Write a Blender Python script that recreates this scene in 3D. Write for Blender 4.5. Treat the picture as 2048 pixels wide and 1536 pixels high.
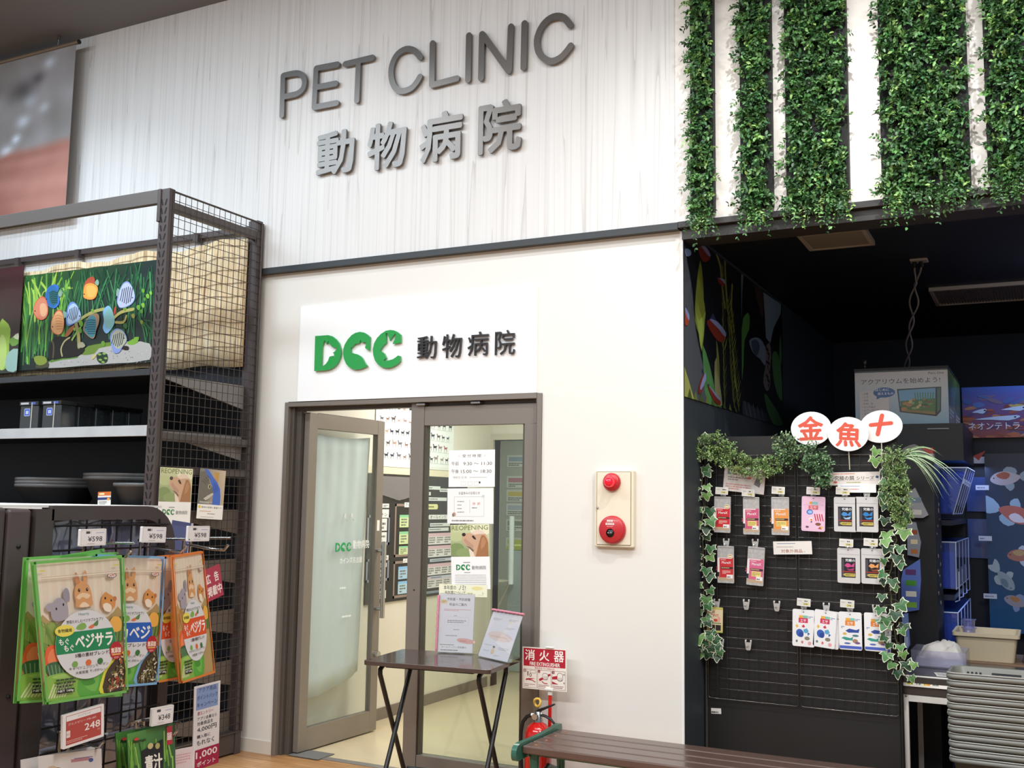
import bpy, math, random
from mathutils import Vector, Matrix
from mathutils.geometry import tessellate_polygon

for _o in list(bpy.data.objects):
    bpy.data.objects.remove(_o, do_unlink=True)
SC = bpy.context.scene
COL = SC.collection
rnd = random.Random(7)

# ---------------------------------------------------------------- camera
FPX, YAW, PITCH, ROLL = 2086.63, 0.47216136, 0.11295016, 0.01563168
CAM = Vector((1.6173, -5.0733, 1.5125))
_cy, _sy, _cp, _sp, _cr, _sr = (math.cos(YAW), math.sin(YAW), math.cos(PITCH), math.sin(PITCH), math.cos(ROLL), math.sin(ROLL))
_r = Vector((_cy, _sy, 0)); _f = Vector((-_sy, _cy, 0)); _u = Vector((0, 0, 1))
FW = _f * _cp + _u * _sp
_u2 = _u * _cp - _f * _sp
RT = _r * _cr + _u2 * _sr
UP = _u2 * _cr - _r * _sr
_cd = bpy.data.cameras.new('camera')
_cd.sensor_fit = 'HORIZONTAL'; _cd.sensor_width = 36.0
_cd.lens = FPX / 2048 * 36.0
_cd.clip_start = 0.05; _cd.clip_end = 100
CAMO = bpy.data.objects.new('camera', _cd); COL.objects.link(CAMO)
CAMO.matrix_world = Matrix(((RT.x, UP.x, -FW.x, CAM.x), (RT.y, UP.y, -FW.y, CAM.y), (RT.z, UP.z, -FW.z, CAM.z), (0, 0, 0, 1)))
SC.camera = CAMO

# ---------------------------------------------------------------- light and exposure
SC.view_settings.view_transform = 'Standard'
SC.view_settings.look = 'None'
SC.view_settings.gamma = 1.0
SC.view_settings.use_curve_mapping = False
SC.view_settings.exposure = -0.20
SC.cycles.use_denoising = True
SC.cycles.max_bounces = 8
SC.cycles.diffuse_bounces = 4
SC.cycles.glossy_bounces = 3
SC.cycles.transparent_max_bounces = 16
SC.cycles.caustics_reflective = False
SC.cycles.caustics_refractive = False
SC.cycles.sample_clamp_indirect = 6.0
_w = bpy.data.worlds.new('store_air'); SC.world = _w; _w.use_nodes = True
_w.node_tree.nodes['Background'].inputs[0].default_value = (0.93, 0.96, 1.0, 1)
_w.node_tree.nodes['Background'].inputs[1].default_value = 0.50

def area(name, loc, target, sx, sy, power, col=(1, 1, 1)):
    l = bpy.data.lights.new(name, 'AREA'); l.shape = 'RECTANGLE'; l.size = sx; l.size_y = sy
    l.energy = power; l.color = col
    o = bpy.data.objects.new(name, l); COL.objects.link(o)
    o.location = loc
    o.rotation_euler = (Vector(target) - Vector(loc)).to_track_quat('-Z', 'Y').to_euler()
    return o

def spot(name, loc, target, power, ang=70, blend=.6, rad=.04, col=(1, 1, 1)):
    l = bpy.data.lights.new(name, 'SPOT'); l.energy = power; l.color = col
    l.spot_size = math.radians(ang); l.spot_blend = blend; l.shadow_soft_size = rad
    o = bpy.data.objects.new(name, l); COL.objects.link(o)
    o.location = loc
    o.rotation_euler = (Vector(target) - Vector(loc)).to_track_quat('-Z', 'Y').to_euler()
    return o

# long ceiling luminaires over the aisle, cool on the left and warm white on the right; the last is added fill
area('ceiling_strip_and_fill', (-4.2, -2.6, 4.7), (-4.2, -2.2, 0), 3.0, .3, 160, (.74, .88, 1))
area('ceiling_strip_and_fill', (-0.6, -2.8, 4.7), (-0.6, -2.4, 0), 3.0, .3, 60, (.97, .99, 1))
area('ceiling_strip_and_fill', (-1.0, -6.0, 4.7), (-1.0, -5.0, 0), 6.0, .3, 310, (.95, .98, 1))
area('ceiling_strip_and_fill', (2.9, -3.6, 4.7), (1.2, -3.0, 0), .3, 3.0, 200, (.97, .99, 1))  # fill added from the right to brighten the foreground bags
# ceiling spotlights washing the facade and the plant wall
for _x, _tx, _p, _c in ((-4.3, -4.3, 100, (.72, .87, 1)), (-2.2, -2.0, 46, (1, .995, .985)), (-0.3, -0.5, 56, (1, .995, .985)), (1.0, .6, 190, (1, .995, .985)), (2.4, 1.7, 190, (1, .995, .985))):
    spot('ceiling_spotlight', (_x, -1.7, 4.66), (_tx, 0, 1.9), _p, 88, .9, .035, _c)
# fluorescent panel inside the clinic, in its own ceiling
area('clinic_ceiling_light', (-1.5, 1.4, 2.55), (-1.5, 1.4, 0), 1.2, .6, 46, (1, .985, .95))
area('clinic_ceiling_light', (-2.6, 4.2, 2.45), (-2.6, 4.2, 0), .8, .5, 22, (1, .98, .94))
# blue aquarium lamps in the dark room, with added fill among them
area('tank_and_fill_light', (1.21, 2.15, 1.80), (1.21, 2.15, 1), .1, .9, 3.0, (.35, .5, 1))
area('tank_and_fill_light', (1.75, 2.2, 2.6), (1.7, 2.7, 1.2), .6, .3, 6.0, (.5, .62, 1))  # overhead fill, strengthened for ambient light in the room
area('tank_and_fill_light', (1.9, 1.6, 2.88), (0, 1.5, 2.2), .5, .5, 2.5, (.75, .85, 1))  # fill added to light the side wall poster, no fixture here
area('tank_and_fill_light', (1.22, 1.9, 1.03), (1.22, 1.9, 0), .1, .7, 1.0, (.3, .45, 1))

# ---------------------------------------------------------------- pixel rays onto real planes (used to measure the place)
def ray(px, py):
    return RT * (px - 1024) + UP * (768 - py) + FW * FPX
def onX(px, py, X):
    r = ray(px, py); return CAM + r * ((X - CAM.x) / r.x)
def onY(px, py, Y):
    r = ray(px, py); return CAM + r * ((Y - CAM.y) / r.y)
def onZ(px, py, Z):
    r = ray(px, py); return CAM + r * ((Z - CAM.z) / r.z)

# ---------------------------------------------------------------- colours and materials
def lin(c):
    if isinstance(c, str):
        c = c.lstrip('#'); c = c if len(c) == 6 else ''.join(q * 2 for q in c); c = tuple(int(c[i:i + 2], 16) / 255 for i in (0, 2, 4))
    return tuple((v / 12.92 if v <= .04045 else ((v + .055) / 1.055) ** 2.4) for v in c[:3])

MATS = {}
def pbsdf(name):
    m = bpy.data.materials.new(name); m.use_nodes = True
    return m, m.node_tree, m.node_tree.nodes['Principled BSDF']

def mat(name, col='#808080', rough=.5, metal=0.0, var=0.06, scale=20, bump=0.0, coat=0.0, emit=None, es=0, spec=.5, sss=0):
    """procedural principled material: base colour broken up by a soft noise"""
    if name in MATS: return MATS[name]
    m, nt, b = pbsdf(name)
    c = lin(col)
    tc = nt.nodes.new('ShaderNodeTexCoord')
    nz = nt.nodes.new('ShaderNodeTexNoise'); nz.inputs['Scale'].default_value = scale; nz.inputs['Detail'].default_value = 3
    nt.links.new(tc.outputs['Object'], nz.inputs['Vector'])
    mx = nt.nodes.new('ShaderNodeMix'); mx.data_type = 'RGBA'
    mx.inputs[6].default_value = (*[max(0, v * (1 - var)) for v in c], 1)
    mx.inputs[7].default_value = (*[min(1, v * (1 + var)) for v in c], 1)
    nt.links.new(nz.outputs['Fac'], mx.inputs[0])
    nt.links.new(mx.outputs[2], b.inputs['Base Color'])
    b.inputs['Roughness'].default_value = rough
    b.inputs['Metallic'].default_value = metal
    b.inputs['Coat Weight'].default_value = coat
    b.inputs['Specular IOR Level'].default_value = spec
    if emit:
        b.inputs['Emission Color'].default_value = (*lin(emit), 1); b.inputs['Emission Strength'].default_value = es
    if bump:
        bp = nt.nodes.new('ShaderNodeBump'); bp.inputs['Strength'].default_value = bump; bp.inputs['Distance'].default_value = .002
        nt.links.new(nz.outputs['Fac'], bp.inputs['Height']); nt.links.new(bp.outputs['Normal'], b.inputs['Normal'])
    MATS[name] = m
    return m

def print_mat(name, rough, coat=0, transl=0):
    """printed paper or film: ink colours are stored on the faces"""
    m, nt, b = pbsdf(name)
    a = nt.nodes.new('ShaderNodeVertexColor'); a.layer_name = 'Col'
    nt.links.new(a.outputs['Color'], b.inputs['Base Color'])
    b.inputs['Roughness'].default_value = rough
    b.inputs['Coat Weight'].default_value = coat
    b.inputs['Coat Roughness'].default_value = .12
    MATS[name] = m
    return m
PRINT = print_mat('printed_paper', .6)
GLOSS = print_mat('glossy_print', .35, .35)
LEAFC = print_mat('leaf_colours', .45, .1)

def clear_mat(name, tint='#ffffff', refl=.08, alpha=.0, rough=.02, fog='#ffffff'):
    """thin clear glass or plastic: see-through, a fresnel reflection, a little body colour"""
    m = bpy.data.materials.new(name); m.use_nodes = True; nt = m.node_tree; nt.nodes.clear()
    out = nt.nodes.new('ShaderNodeOutputMaterial')
    tr = nt.nodes.new('ShaderNodeBsdfTransparent'); tr.inputs[0].default_value = (*lin(tint), 1)
    gl = nt.nodes.new('ShaderNodeBsdfGlossy'); gl.inputs['Roughness'].default_value = rough
    df = nt.nodes.new('ShaderNodeBsdfDiffuse'); df.inputs[0].default_value = (*lin(fog), 1)
    lw = nt.nodes.new('ShaderNodeLayerWeight'); lw.inputs[0].default_value = .5
    m1 = nt.nodes.new('ShaderNodeMixShader'); m1.inputs[0].default_value = alpha
    m2 = nt.nodes.new('ShaderNodeMixShader')
    pw_ = nt.nodes.new('ShaderNodeMath'); pw_.operation = 'POWER'; pw_.inputs[1].default_value = 5
    mt = nt.nodes.new('ShaderNodeMath'); mt.operation = 'MULTIPLY_ADD'; mt.inputs[1].default_value = .9; mt.inputs[2].default_value = refl
    mt.use_clamp = True
    nt.links.new(lw.outputs['Facing'], pw_.inputs[0]); nt.links.new(pw_.outputs[0], mt.inputs[0])
    nt.links.new(tr.outputs[0], m1.inputs[1]); nt.links.new(df.outputs[0], m1.inputs[2])
    nt.links.new(mt.outputs[0], m2.inputs[0]); nt.links.new(m1.outputs[0], m2.inputs[1]); nt.links.new(gl.outputs[0], m2.inputs[2])
    nt.links.new(m2.outputs[0], out.inputs['Surface'])
    MATS[name] = m
    return m

def woodgrain_mat():
    m, nt, b = pbsdf('pale_woodgrain_panel')
    N, L = nt.nodes, nt.links
    tc = N.new('ShaderNodeTexCoord')
    mp = N.new('ShaderNodeMapping'); mp.inputs['Scale'].default_value = (8, 1, .15)
    L.new(tc.outputs['Object'], mp.inputs['Vector'])
    n1 = N.new('ShaderNodeTexNoise'); n1.inputs['Scale'].default_value = 1.3; n1.inputs['Detail'].default_value = 2; n1.inputs['Distortion'].default_value = .25
    L.new(mp.outputs['Vector'], n1.inputs['Vector'])
    mp2 = N.new('ShaderNodeMapping'); mp2.inputs['Scale'].default_value = (55, 1, .35)
    L.new(tc.outputs['Object'], mp2.inputs['Vector'])
    n2 = N.new('ShaderNodeTexNoise'); n2.inputs['Scale'].default_value = 1.0; n2.inputs['Detail'].default_value = 2
    L.new(mp2.outputs['Vector'], n2.inputs['Vector'])
    # contour lines of the first noise make the long wavering grain lines
    mu = N.new('ShaderNodeMath'); mu.operation = 'MULTIPLY'; mu.inputs[1].default_value = 7.0
    L.new(n1.outputs['Fac'], mu.inputs[0])
    fr = N.new('ShaderNodeMath'); fr.operation = 'FRACT'; L.new(mu.outputs[0], fr.inputs[0])
    rp = N.new('ShaderNodeValToRGB'); e = rp.color_ramp.elements
    e[0].position = 0; e[0].color = (.57, .555, .535, 1)
    e[1].position = .09; e[1].color = (.70, .69, .675, 1)
    x = e.new(.45); x.color = (.755, .75, .74, 1)
    x = e.new(1.0); x.color = (.735, .725, .71, 1)
    L.new(fr.outputs[0], rp.inputs['Fac'])
    mx = N.new('ShaderNodeMix'); mx.data_type = 'RGBA'; mx.blend_type = 'MULTIPLY'; mx.inputs[0].default_value = 1.0
    rp2 = N.new('ShaderNodeValToRGB'); rp2.color_ramp.elements[0].position = .3; rp2.color_ramp.elements[0].color = (.94, .94, .94, 1)
    rp2.color_ramp.elements[1].position = .62; rp2.color_ramp.elements[1].color = (1, 1, 1, 1)
    L.new(n2.outputs['Fac'], rp2.inputs['Fac'])
    L.new(rp.outputs['Color'], mx.inputs[6]); L.new(rp2.outputs['Color'], mx.inputs[7])
    L.new(mx.outputs[2], b.inputs['Base Color']); b.inputs['Roughness'].default_value = .5
    return m

def plank_mat():
    m, nt, b = pbsdf('oak_plank_floor')
    N, L = nt.nodes, nt.links
    tc = N.new('ShaderNodeTexCoord')
    br = N.new('ShaderNodeTexBrick'); br.inputs['Scale'].default_value = 1; br.inputs['Brick Width'].default_value = .9; br.inputs['Row Height'].default_value = .15
    br.inputs['Mortar Size'].default_value = .0012
    br.inputs['Color1'].default_value = (*lin('#b98a5c'), 1); br.inputs['Color2'].default_value = (*lin('#cfa374'), 1); br.inputs['Mortar'].default_value = (*lin('#7c5636'), 1)
    L.new(tc.outputs['Object'], br.inputs['Vector'])
    mp = N.new('ShaderNodeMapping'); mp.inputs['Scale'].default_value = (2, 40, 1); L.new(tc.outputs['Object'], mp.inputs['Vector'])
    nz = N.new('ShaderNodeTexNoise'); nz.inputs['Scale'].default_value = 1.5; nz.inputs['Detail'].default_value = 5; L.new(mp.outputs['Vector'], nz.inputs['Vector'])
    rp = N.new('ShaderNodeValToRGB'); rp.color_ramp.elements[0].position = .3; rp.color_ramp.elements[0].color = (.62, .57, .52, 1); rp.color_ramp.elements[1].position = .7; rp.color_ramp.elements[1].color = (1.1, 1.08, 1.05, 1)
    L.new(nz.outputs['Fac'], rp.inputs['Fac'])
    mx = N.new('ShaderNodeMix'); mx.data_type = 'RGBA'; mx.blend_type = 'MULTIPLY'; mx.inputs[0].default_value = 1
    L.new(br.outputs['Color'], mx.inputs[6]); L.new(rp.outputs['Color'], mx.inputs[7]); L.new(mx.outputs[2], b.inputs['Base Color'])
    b.inputs['Roughness'].default_value = .32
    return m

def reed_mat():
    m, nt, b = pbsdf('woven_reed')
    N, L = nt.nodes, nt.links
    tc = N.new('ShaderNodeTexCoord')
    mp = N.new('ShaderNodeMapping'); mp.inputs['Scale'].default_value = (150, 150, 5); L.new(tc.outputs['Object'], mp.inputs['Vector'])
    nz = N.new('ShaderNodeTexNoise'); nz.inputs['Scale'].default_value = 1; nz.inputs['Detail'].default_value = 3; L.new(mp.outputs['Vector'], nz.inputs['Vector'])
    rp = N.new('ShaderNodeValToRGB'); e = rp.color_ramp.elements
    e[0].position = .30; e[0].color = (*lin('#8a6a48'), 1); e[1].position = .66; e[1].color = (*lin('#f2e2c2'), 1)
    x = e.new(.45); x.color = (*lin('#d6b98c'), 1)
    L.new(nz.outputs['Fac'], rp.inputs['Fac']); L.new(rp.outputs['Color'], b.inputs['Base Color'])
    bp = N.new('ShaderNodeBump'); bp.inputs['Strength'].default_value = .6; bp.inputs['Distance'].default_value = .004
    L.new(nz.outputs['Fac'], bp.inputs['Height']); L.new(bp.outputs['Normal'], b.inputs['Normal'])
    b.inputs['Roughness'].default_value = .7
    return m

GLASS = clear_mat('clear_glass', '#f2f8f5', .05, .015)
GREENGLASS = clear_mat('pale_green_glass', '#f9fcfb', .05, .03, .02, '#e6f0ee')
FILM = clear_mat('clear_plastic_film', '#f4f4f6', .20, .16, .10, '#d8d4e4')
ACRYLIC = clear_mat('clear_acrylic', '#f8f8fa', .07, .04)
SMOKE = clear_mat('smoky_plastic', '#aab2b4', .16, .22, .1, '#5a6266')
BLUEGLASS = clear_mat('blue_lit_glass', '#c0d4ff', .08, .12, .02, '#7f9cff')
WHITEWALL = mat('cream_wall_paint', '#e7e4dd', .6, var=.012, scale=3)
WOODWALL = woodgrain_mat()
DARKTRIM = mat('charcoal_steel', '#2f3336', .45, var=.1)
ALU = mat('bronze_aluminium', '#8b837b', .38, .35, var=.03, scale=40)
ALUD = mat('dark_bronze_aluminium', '#5f5953', .4, .3, var=.03)
BLACKST = mat('black_steel', '#1b1a1a', .4, var=.1)
BROWNST = mat('dark_brown_steel', '#4a4140', .45, var=.08)
CHROME = mat('chrome', '#c9c9cb', .15, 1.0, var=.02)
WIRE = mat('black_wire', '#6f6c69', .2, 1.0, var=.05)
WHITEPL = mat('white_plastic', '#eeeeec', .4, var=.02)
NAVY = mat('navy_wall_paint', '#1c2128', .55, var=.1, scale=4)
NAVYC = mat('navy_ceiling_paint', '#0d1320', .6, var=.1, scale=4)

# ---------------------------------------------------------------- mesh builder
class MB:
    def __init__(s): s.v = []; s.f = []; s.c = []; s.sm = []
    def face(s, pts, col=None, smooth=False):
        n = len(s.v); s.v += [tuple(p) for p in pts]; s.f.append(tuple(range(n, n + len(pts)))); s.c.append(col); s.sm.append(smooth)
    def mesh(s, verts, faces, col=None, smooth=False):
        n = len(s.v); s.v += [tuple(p) for p in verts]
        for f in faces: s.f.append(tuple(i + n for i in f)); s.c.append(col); s.sm.append(smooth)
    def box(s, x0, x1, y0, y1, z0, z1, col=None, M=None):
        P = [Vector((x, y, z)) for z in (z0, z1) for y in (y0, y1) for x in (x0, x1)]
        if M is not None: P = [M @ p for p in P]
        s.mesh(P, [(0, 2, 3, 1), (4, 5, 7, 6), (0, 1, 5, 4), (2, 6, 7, 3), (0, 4, 6, 2), (1, 3, 7, 5)], col)
        return s
    def tube(s, pts, r, n=8, col=None, caps=True, flat=1.0):
        pts = [Vector(p) for p in pts]; rs = r if isinstance(r, (list, tuple)) else [r] * len(pts)
        V = []; prev = None
        for i, p in enumerate(pts):
            t = (pts[min(i + 1, len(pts) - 1)] - pts[max(i - 1, 0)]).normalized()
            if prev is None:
                a = Vector((0, 0, 1)) if abs(t.z) < .9 else Vector((1, 0, 0))
                x = t.cross(a).normalized()
            else:
                x = (prev - t * prev.dot(t)).normalized()
            prev = x; y = t.cross(x)
            for k in range(n):
                a = 2 * math.pi * k / n
                V.append(p + x * (math.cos(a) * rs[i]) + y * (math.sin(a) * rs[i] * flat))
        F = []
        for i in range(len(pts) - 1):
            for k in range(n):
                F.append((i * n + k, i * n + (k + 1) % n, (i + 1) * n + (k + 1) % n, (i + 1) * n + k))
        s.mesh(V, F, col, True)
        if caps:
            s.face([V[k] for k in reversed(range(n))], col); s.face([V[(len(pts) - 1) * n + k] for k in range(n)], col)
        return s
    def lathe(s, prof, o=(0, 0, 0), n=24, col=None, axis='z', smooth=True):
        o = Vector(o); V = []
        for (r, h) in prof:
            for k in range(n):
                a = 2 * math.pi * k / n; c, d = math.cos(a) * r, math.sin(a) * r
                V.append(o + (Vector((c, d, h)) if axis == 'z' else Vector((c, h, d)) if axis == 'y' else Vector((h, c, d))))
        F = []
        for i in range(len(prof) - 1):
            for k in range(n):
                q = (i * n + k, i * n + (k + 1) % n, (i + 1) * n + (k + 1) % n, (i + 1) * n + k)
                F.append(q if axis != 'y' else q[::-1])
        s.mesh(V, F, col, smooth)
        return s
    def disc(s, o, r, n, axis='y', col=None, rx=None):
        o = Vector(o); P = []
        for k in range(n):
            a = 2 * math.pi * k / n; c, d = math.cos(a) * (rx or r), math.sin(a) * r
            P.append(o + (Vector((c, 0, d)) if axis == 'y' else Vector((c, d, 0)) if axis == 'z' else Vector((0, c, d))))
        s.face(P, col); return s
    def prism(s, loops, fr, d0, d1, col=None, side=None):
        """outline (with holes) in a frame, swept from depth d0 (front) to d1"""
        tris = tessellate_polygon([[Vector((x, y, 0)) for x, y in l] for l in loops])
        flat = [p for l in loops for p in l]
        s.mesh([fr(x, y, d0) for x, y in flat], tris, col)
        s.mesh([fr(x, y, d1) for x, y in flat], [t[::-1] for t in tris], side or col)
        for l in loops:
            for i in range(len(l)):
                a, b = l[i], l[(i + 1) % len(l)]
                s.face([fr(*a, d0), fr(*b, d0), fr(*b, d1), fr(*a, d1)], side or col)
        return s
    def build(s, name, m, parent=None, bevel=0, seg=2, origin=None, fix=True):
        me = bpy.data.meshes.new(name)
        if parent is not None:
            off = root_of(parent).location
        elif origin is not None:
            off = Vector(origin)
        else:
            xs = [v[0] for v in s.v]; ys = [v[1] for v in s.v]; zs = [v[2] for v in s.v]
            off = Vector(((min(xs) + max(xs)) / 2, (min(ys) + max(ys)) / 2, min(zs)))
        me.from_pydata([(v[0] - off.x, v[1] - off.y, v[2] - off.z) for v in s.v], [], s.f)
        if any(c is not None for c in s.c):
            at = me.color_attributes.new('Col', 'FLOAT_COLOR', 'CORNER')
            buf = []
            for f, c in zip(s.f, s.c):
                if c is None: c = (.5, .5, .5)
                if isinstance(c, list):
                    for q in c: buf += [*LC(q), 1.0]
                else:
                    buf += [*LC(c), 1.0] * len(f)
            at.data.foreach_set('color', buf)
        me.polygons.foreach_set('use_smooth', s.sm)
        me.materials.append(m)
        if bevel:
            import bmesh
            bm = bmesh.new(); bm.from_mesh(me); bmesh.ops.remove_doubles(bm, verts=bm.verts, dist=1e-5)
            bmesh.ops.recalc_face_normals(bm, faces=bm.faces); bm.to_mesh(me); bm.free()
        me.update()
        o = bpy.data.objects.new(name, me); COL.objects.link(o)
        if parent is not None: o.parent = parent
        else: o.location = off
        if bevel:
            b = o.modifiers.new('bevel', 'BEVEL'); b.width = bevel; b.segments = seg; b.limit_method = 'ANGLE'
        return o

_lc = {}
def LC(c):
    if c not in _lc: _lc[c] = lin(c)
    return _lc[c]
def root_of(o):
    while o.parent is not None: o = o.parent
    return o
def tag(o, label=None, cat=None, group=None, kind=None):
    if label: o['label'] = label
    if cat: o['category'] = cat
    if group: o['group'] = group
    if kind: o['kind'] = kind
    return o
def thing(name, loc, label, cat, group=None, kind=None):
    o = bpy.data.objects.new(name, None); COL.objects.link(o); o.empty_display_size = .05
    o.location = loc
    return tag(o, label, cat, group, kind)
def copy_tree(o, parent=None):
    c = o.copy(); COL.objects.link(c); c.parent = parent
    for ch in list(o.children): copy_tree(ch, c)
    return c
def box(name, m, x0, x1, y0, y1, z0, z1, parent=None, bevel=0):
    return MB().box(x0, x1, y0, y1, z0, z1).build(name, m, parent, bevel)

# ---------------------------------------------------------------- flat printed artwork
_tc = {}
def text_mesh(t):
    k = t
    if k not in _tc:
        cu = bpy.data.curves.new('t', 'FONT'); cu.body = t; cu.resolution_u = 2
        ob = bpy.data.objects.new('t', cu); me = ob.to_mesh()
        V = [(v.co.x, v.co.y) for v in me.vertices]; F = [tuple(p.vertices) for p in me.polygons]
        ob.to_mesh_clear(); bpy.data.objects.remove(ob); bpy.data.curves.remove(cu)
        x0 = min(v[0] for v in V); x1 = max(v[0] for v in V); y0 = min(v[1] for v in V); y1 = max(v[1] for v in V)
        _tc[k] = ([((x - x0) / (x1 - x0), (y - y0) / (y1 - y0)) for x, y in V], F, (x1 - x0) / (y1 - y0))
    return _tc[k]

def ellp(cx, cy, rx, ry, n=20, rot=0, a0=0, a1=2 * math.pi):
    P = []
    full = abs(a1 - a0 - 2 * math.pi) < 1e-6
    for k in range(n):
        a = a0 + (a1 - a0) * k / (n if full else n - 1)
        x, y = math.cos(a) * rx, math.sin(a) * ry
        P.append((cx + x * math.cos(rot) - y * math.sin(rot), cy + x * math.sin(rot) + y * math.cos(rot)))
    return P
def rrp(x, y, w, h, r, n=4):
    P = []
    for cx, cy, a in ((x + w - r, y + r, -math.pi / 2), (x + w - r, y + h - r, 0), (x + r, y + h - r, math.pi / 2), (x + r, y + r, math.pi)):
        for k in range(n + 1):
            b = a + math.pi / 2 * k / n; P.append((cx + r * math.cos(b), cy + r * math.sin(b)))
    return P
def strokep(pts, w, n=6, caps=True):
    """outline polygon of a round-ended stroke"""
    L, R = [], []
    for i, p in enumerate(pts):
        a = pts[max(i - 1, 0)]; b = pts[min(i + 1, len(pts) - 1)]
        tx, ty = b[0] - a[0], b[1] - a[1]; d = math.hypot(tx, ty) or 1; tx /= d; ty /= d
        k = 1.0
        if 0 < i < len(pts) - 1:
            ux, uy = p[0] - a[0], p[1] - a[1]; du = math.hypot(ux, uy) or 1
            k = 1 / max(.5, abs((ux * tx + uy * ty) / du))
        L.append((p[0] - ty * w / 2 * k, p[1] + tx * w / 2 * k)); R.append((p[0] + ty * w / 2 * k, p[1] - tx * w / 2 * k))
    out = list(R)
    if caps:
        a = pts[-2]; p = pts[-1]; t = math.atan2(p[1] - a[1], p[0] - a[0])
        out += [(p[0] + w / 2 * math.cos(t - math.pi / 2 + math.pi * k / n), p[1] + w / 2 * math.sin(t - math.pi / 2 + math.pi * k / n)) for k in range(1, n)]
    out += L[::-1]
    if caps:
        a = pts[1]; p = pts[0]; t = math.atan2(p[1] - a[1], p[0] - a[0])
        out += [(p[0] + w / 2 * math.cos(t - math.pi / 2 + math.pi * k / n), p[1] + w / 2 * math.sin(t - math.pi / 2 + math.pi * k / n)) for k in range(1, n)]
    return out

class Art:
    """ink on a flat sheet: x to the right and y up in metres from the lower left corner, each ink a hair above the last"""
    E = 2.5e-5; hard = False
    def __init__(s, O, U, V, w, h, base='#ffffff', t=.001, back=None, mb=None, r=0):
        s.O = Vector(O); s.U = Vector(U).normalized(); s.V = Vector(V).normalized(); s.N = s.U.cross(s.V)
        s.w, s.h, s.z = w, h, 0.0; s.m = mb or MB(); s.box = (0, 0, 1, 1)
        if base:
            lp = rrp(0, 0, w, h, r) if r else [(0, 0), (w, 0), (w, h), (0, h)]
            s.m.prism([lp], s.P, 0.0, -t, base, back or base)
    def P(s, x, y, d=0): return s.O + s.U * x + s.V * y + s.N * d
    def up(s, k=1): s.z += s.E * k; return s.z
    def poly(s, pts, c, bump=True):
        if bump: s.up()
        if s.hard and not isinstance(c, list):
            pts = s.clip(pts)
            if len(pts) < 3: return s
        if len(pts) <= 4 and not isinstance(c, list):
            s.m.face([s.P(x, y, s.z) for x, y in pts], c); return s
        if isinstance(c, list):
            s.m.face([s.P(x, y, s.z) for x, y in pts], c); return s
        tris = tessellate_polygon([[Vector((x, y, 0)) for x, y in pts]])
        s.m.mesh([s.P(x, y, s.z) for x, y in pts], tris, c)
        return s
    def clip(s, pts):
        def cut(P, ax, lim, sg):
            out = []
            for i in range(len(P)):
                a, b = P[i - 1], P[i]
                ia, ib = sg * (a[ax] - lim) <= 0, sg * (b[ax] - lim) <= 0
                if ia != ib:
                    t = (lim - a[ax]) / (b[ax] - a[ax]); out.append((a[0] + t * (b[0] - a[0]), a[1] + t * (b[1] - a[1])))
                if ib: out.append(b)
            return out
        for ax, lim, sg in ((0, 0, -1), (0, s.w, 1), (1, 0, -1), (1, s.h, 1)):
            pts = cut(pts, ax, lim, sg)
            if not pts: return []
        return pts
    def cpoly(s, pts, c, bump=True):
        p = s.clip(pts)
        if len(p) > 2: s.poly(p, c, bump)
        return s
    def rect(s, x, y, w, h, c, bump=True): return s.poly([(x, y), (x + w, y), (x + w, y + h), (x, y + h)], c, bump)
    def grad(s, x, y, w, h, cb, ct): return s.poly([(x, y), (x + w, y), (x + w, y + h), (x, y + h)], [cb, cb, ct, ct])
    def rr(s, x, y, w, h, r, c): return s.poly(rrp(x, y, w, h, r), c)
    def ell(s, cx, cy, rx, ry, c, rot=0, n=18, bump=True): return s.poly(ellp(cx, cy, rx, ry, n, rot), c, bump)
    def grid(s, fn, nx, ny):
        """a soft blurred picture: fn(u, v) gives its ink"""
        s.up(); C = [[fn(i / nx, k / ny) for k in range(ny + 1)] for i in range(nx + 1)]
        for i in range(nx):
            for k in range(ny):
                q = ((i, k), (i + 1, k), (i + 1, k + 1), (i, k + 1)); s.m.face([s.P(a / nx * s.w, b / ny * s.h, s.z) for a, b in q], [C[a][b] for a, b in q])
    def stroke(s, pts, w, c, bump=True): return s.poly(strokep(pts, w, 4), c, bump)
    def frame(s, x, y, w, h, t, c):
        s.up()
        for q in ((x, y, w, t), (x, y + h - t, w, t), (x, y, t, h), (x + w - t, y, t, h)): s.rect(*q, c, False)
    def txt(s, t, x, y, w, h, c, bold=0.0, rot=0):
        """text fitted to the box (x, y, w, h); w None keeps its proportion"""
        V, F, asp = text_mesh(t)
        if w is None: w = h * asp
        s.up(); ca, sa = math.cos(rot), math.sin(rot)
        d = bold * h
        for ox, oy in ((0, 0),) if not bold else ((-d, 0), (d, 0), (0, d), (0, -d)):
            Q = []; s.z += 1e-5
            for a, b in V:
                dx, dy = a * w + ox, b * h + oy
                Q.append(s.P(x + dx * ca - dy * sa, y + dx * sa + dy * ca, s.z))
            s.m.mesh(Q, F, c)
        return s
    def dash(s, x, y, w, h, n, c, seed=1, fill=.55):
        """n lines of unreadably small print"""
        r = random.Random(seed); s.up(); lh = h / n
        for i in range(n):
            yy = y + h - (i + 1) * lh + lh * (1 - fill) / 2; xx = x; end = x + w * (1 if i < n - 1 else r.uniform(.4, .9))
            while xx < end:
                ww = min(r.uniform(.5, 2.2) * lh * fill * 1.4, end - xx)
                if ww > lh * .1: s.rect(xx, yy, ww, lh * fill, c, False)
                xx += ww + lh * fill * .35
        return s
    def build(s, name, m=None, parent=None): return s.m.build(name, m or PRINT, parent)

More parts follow.
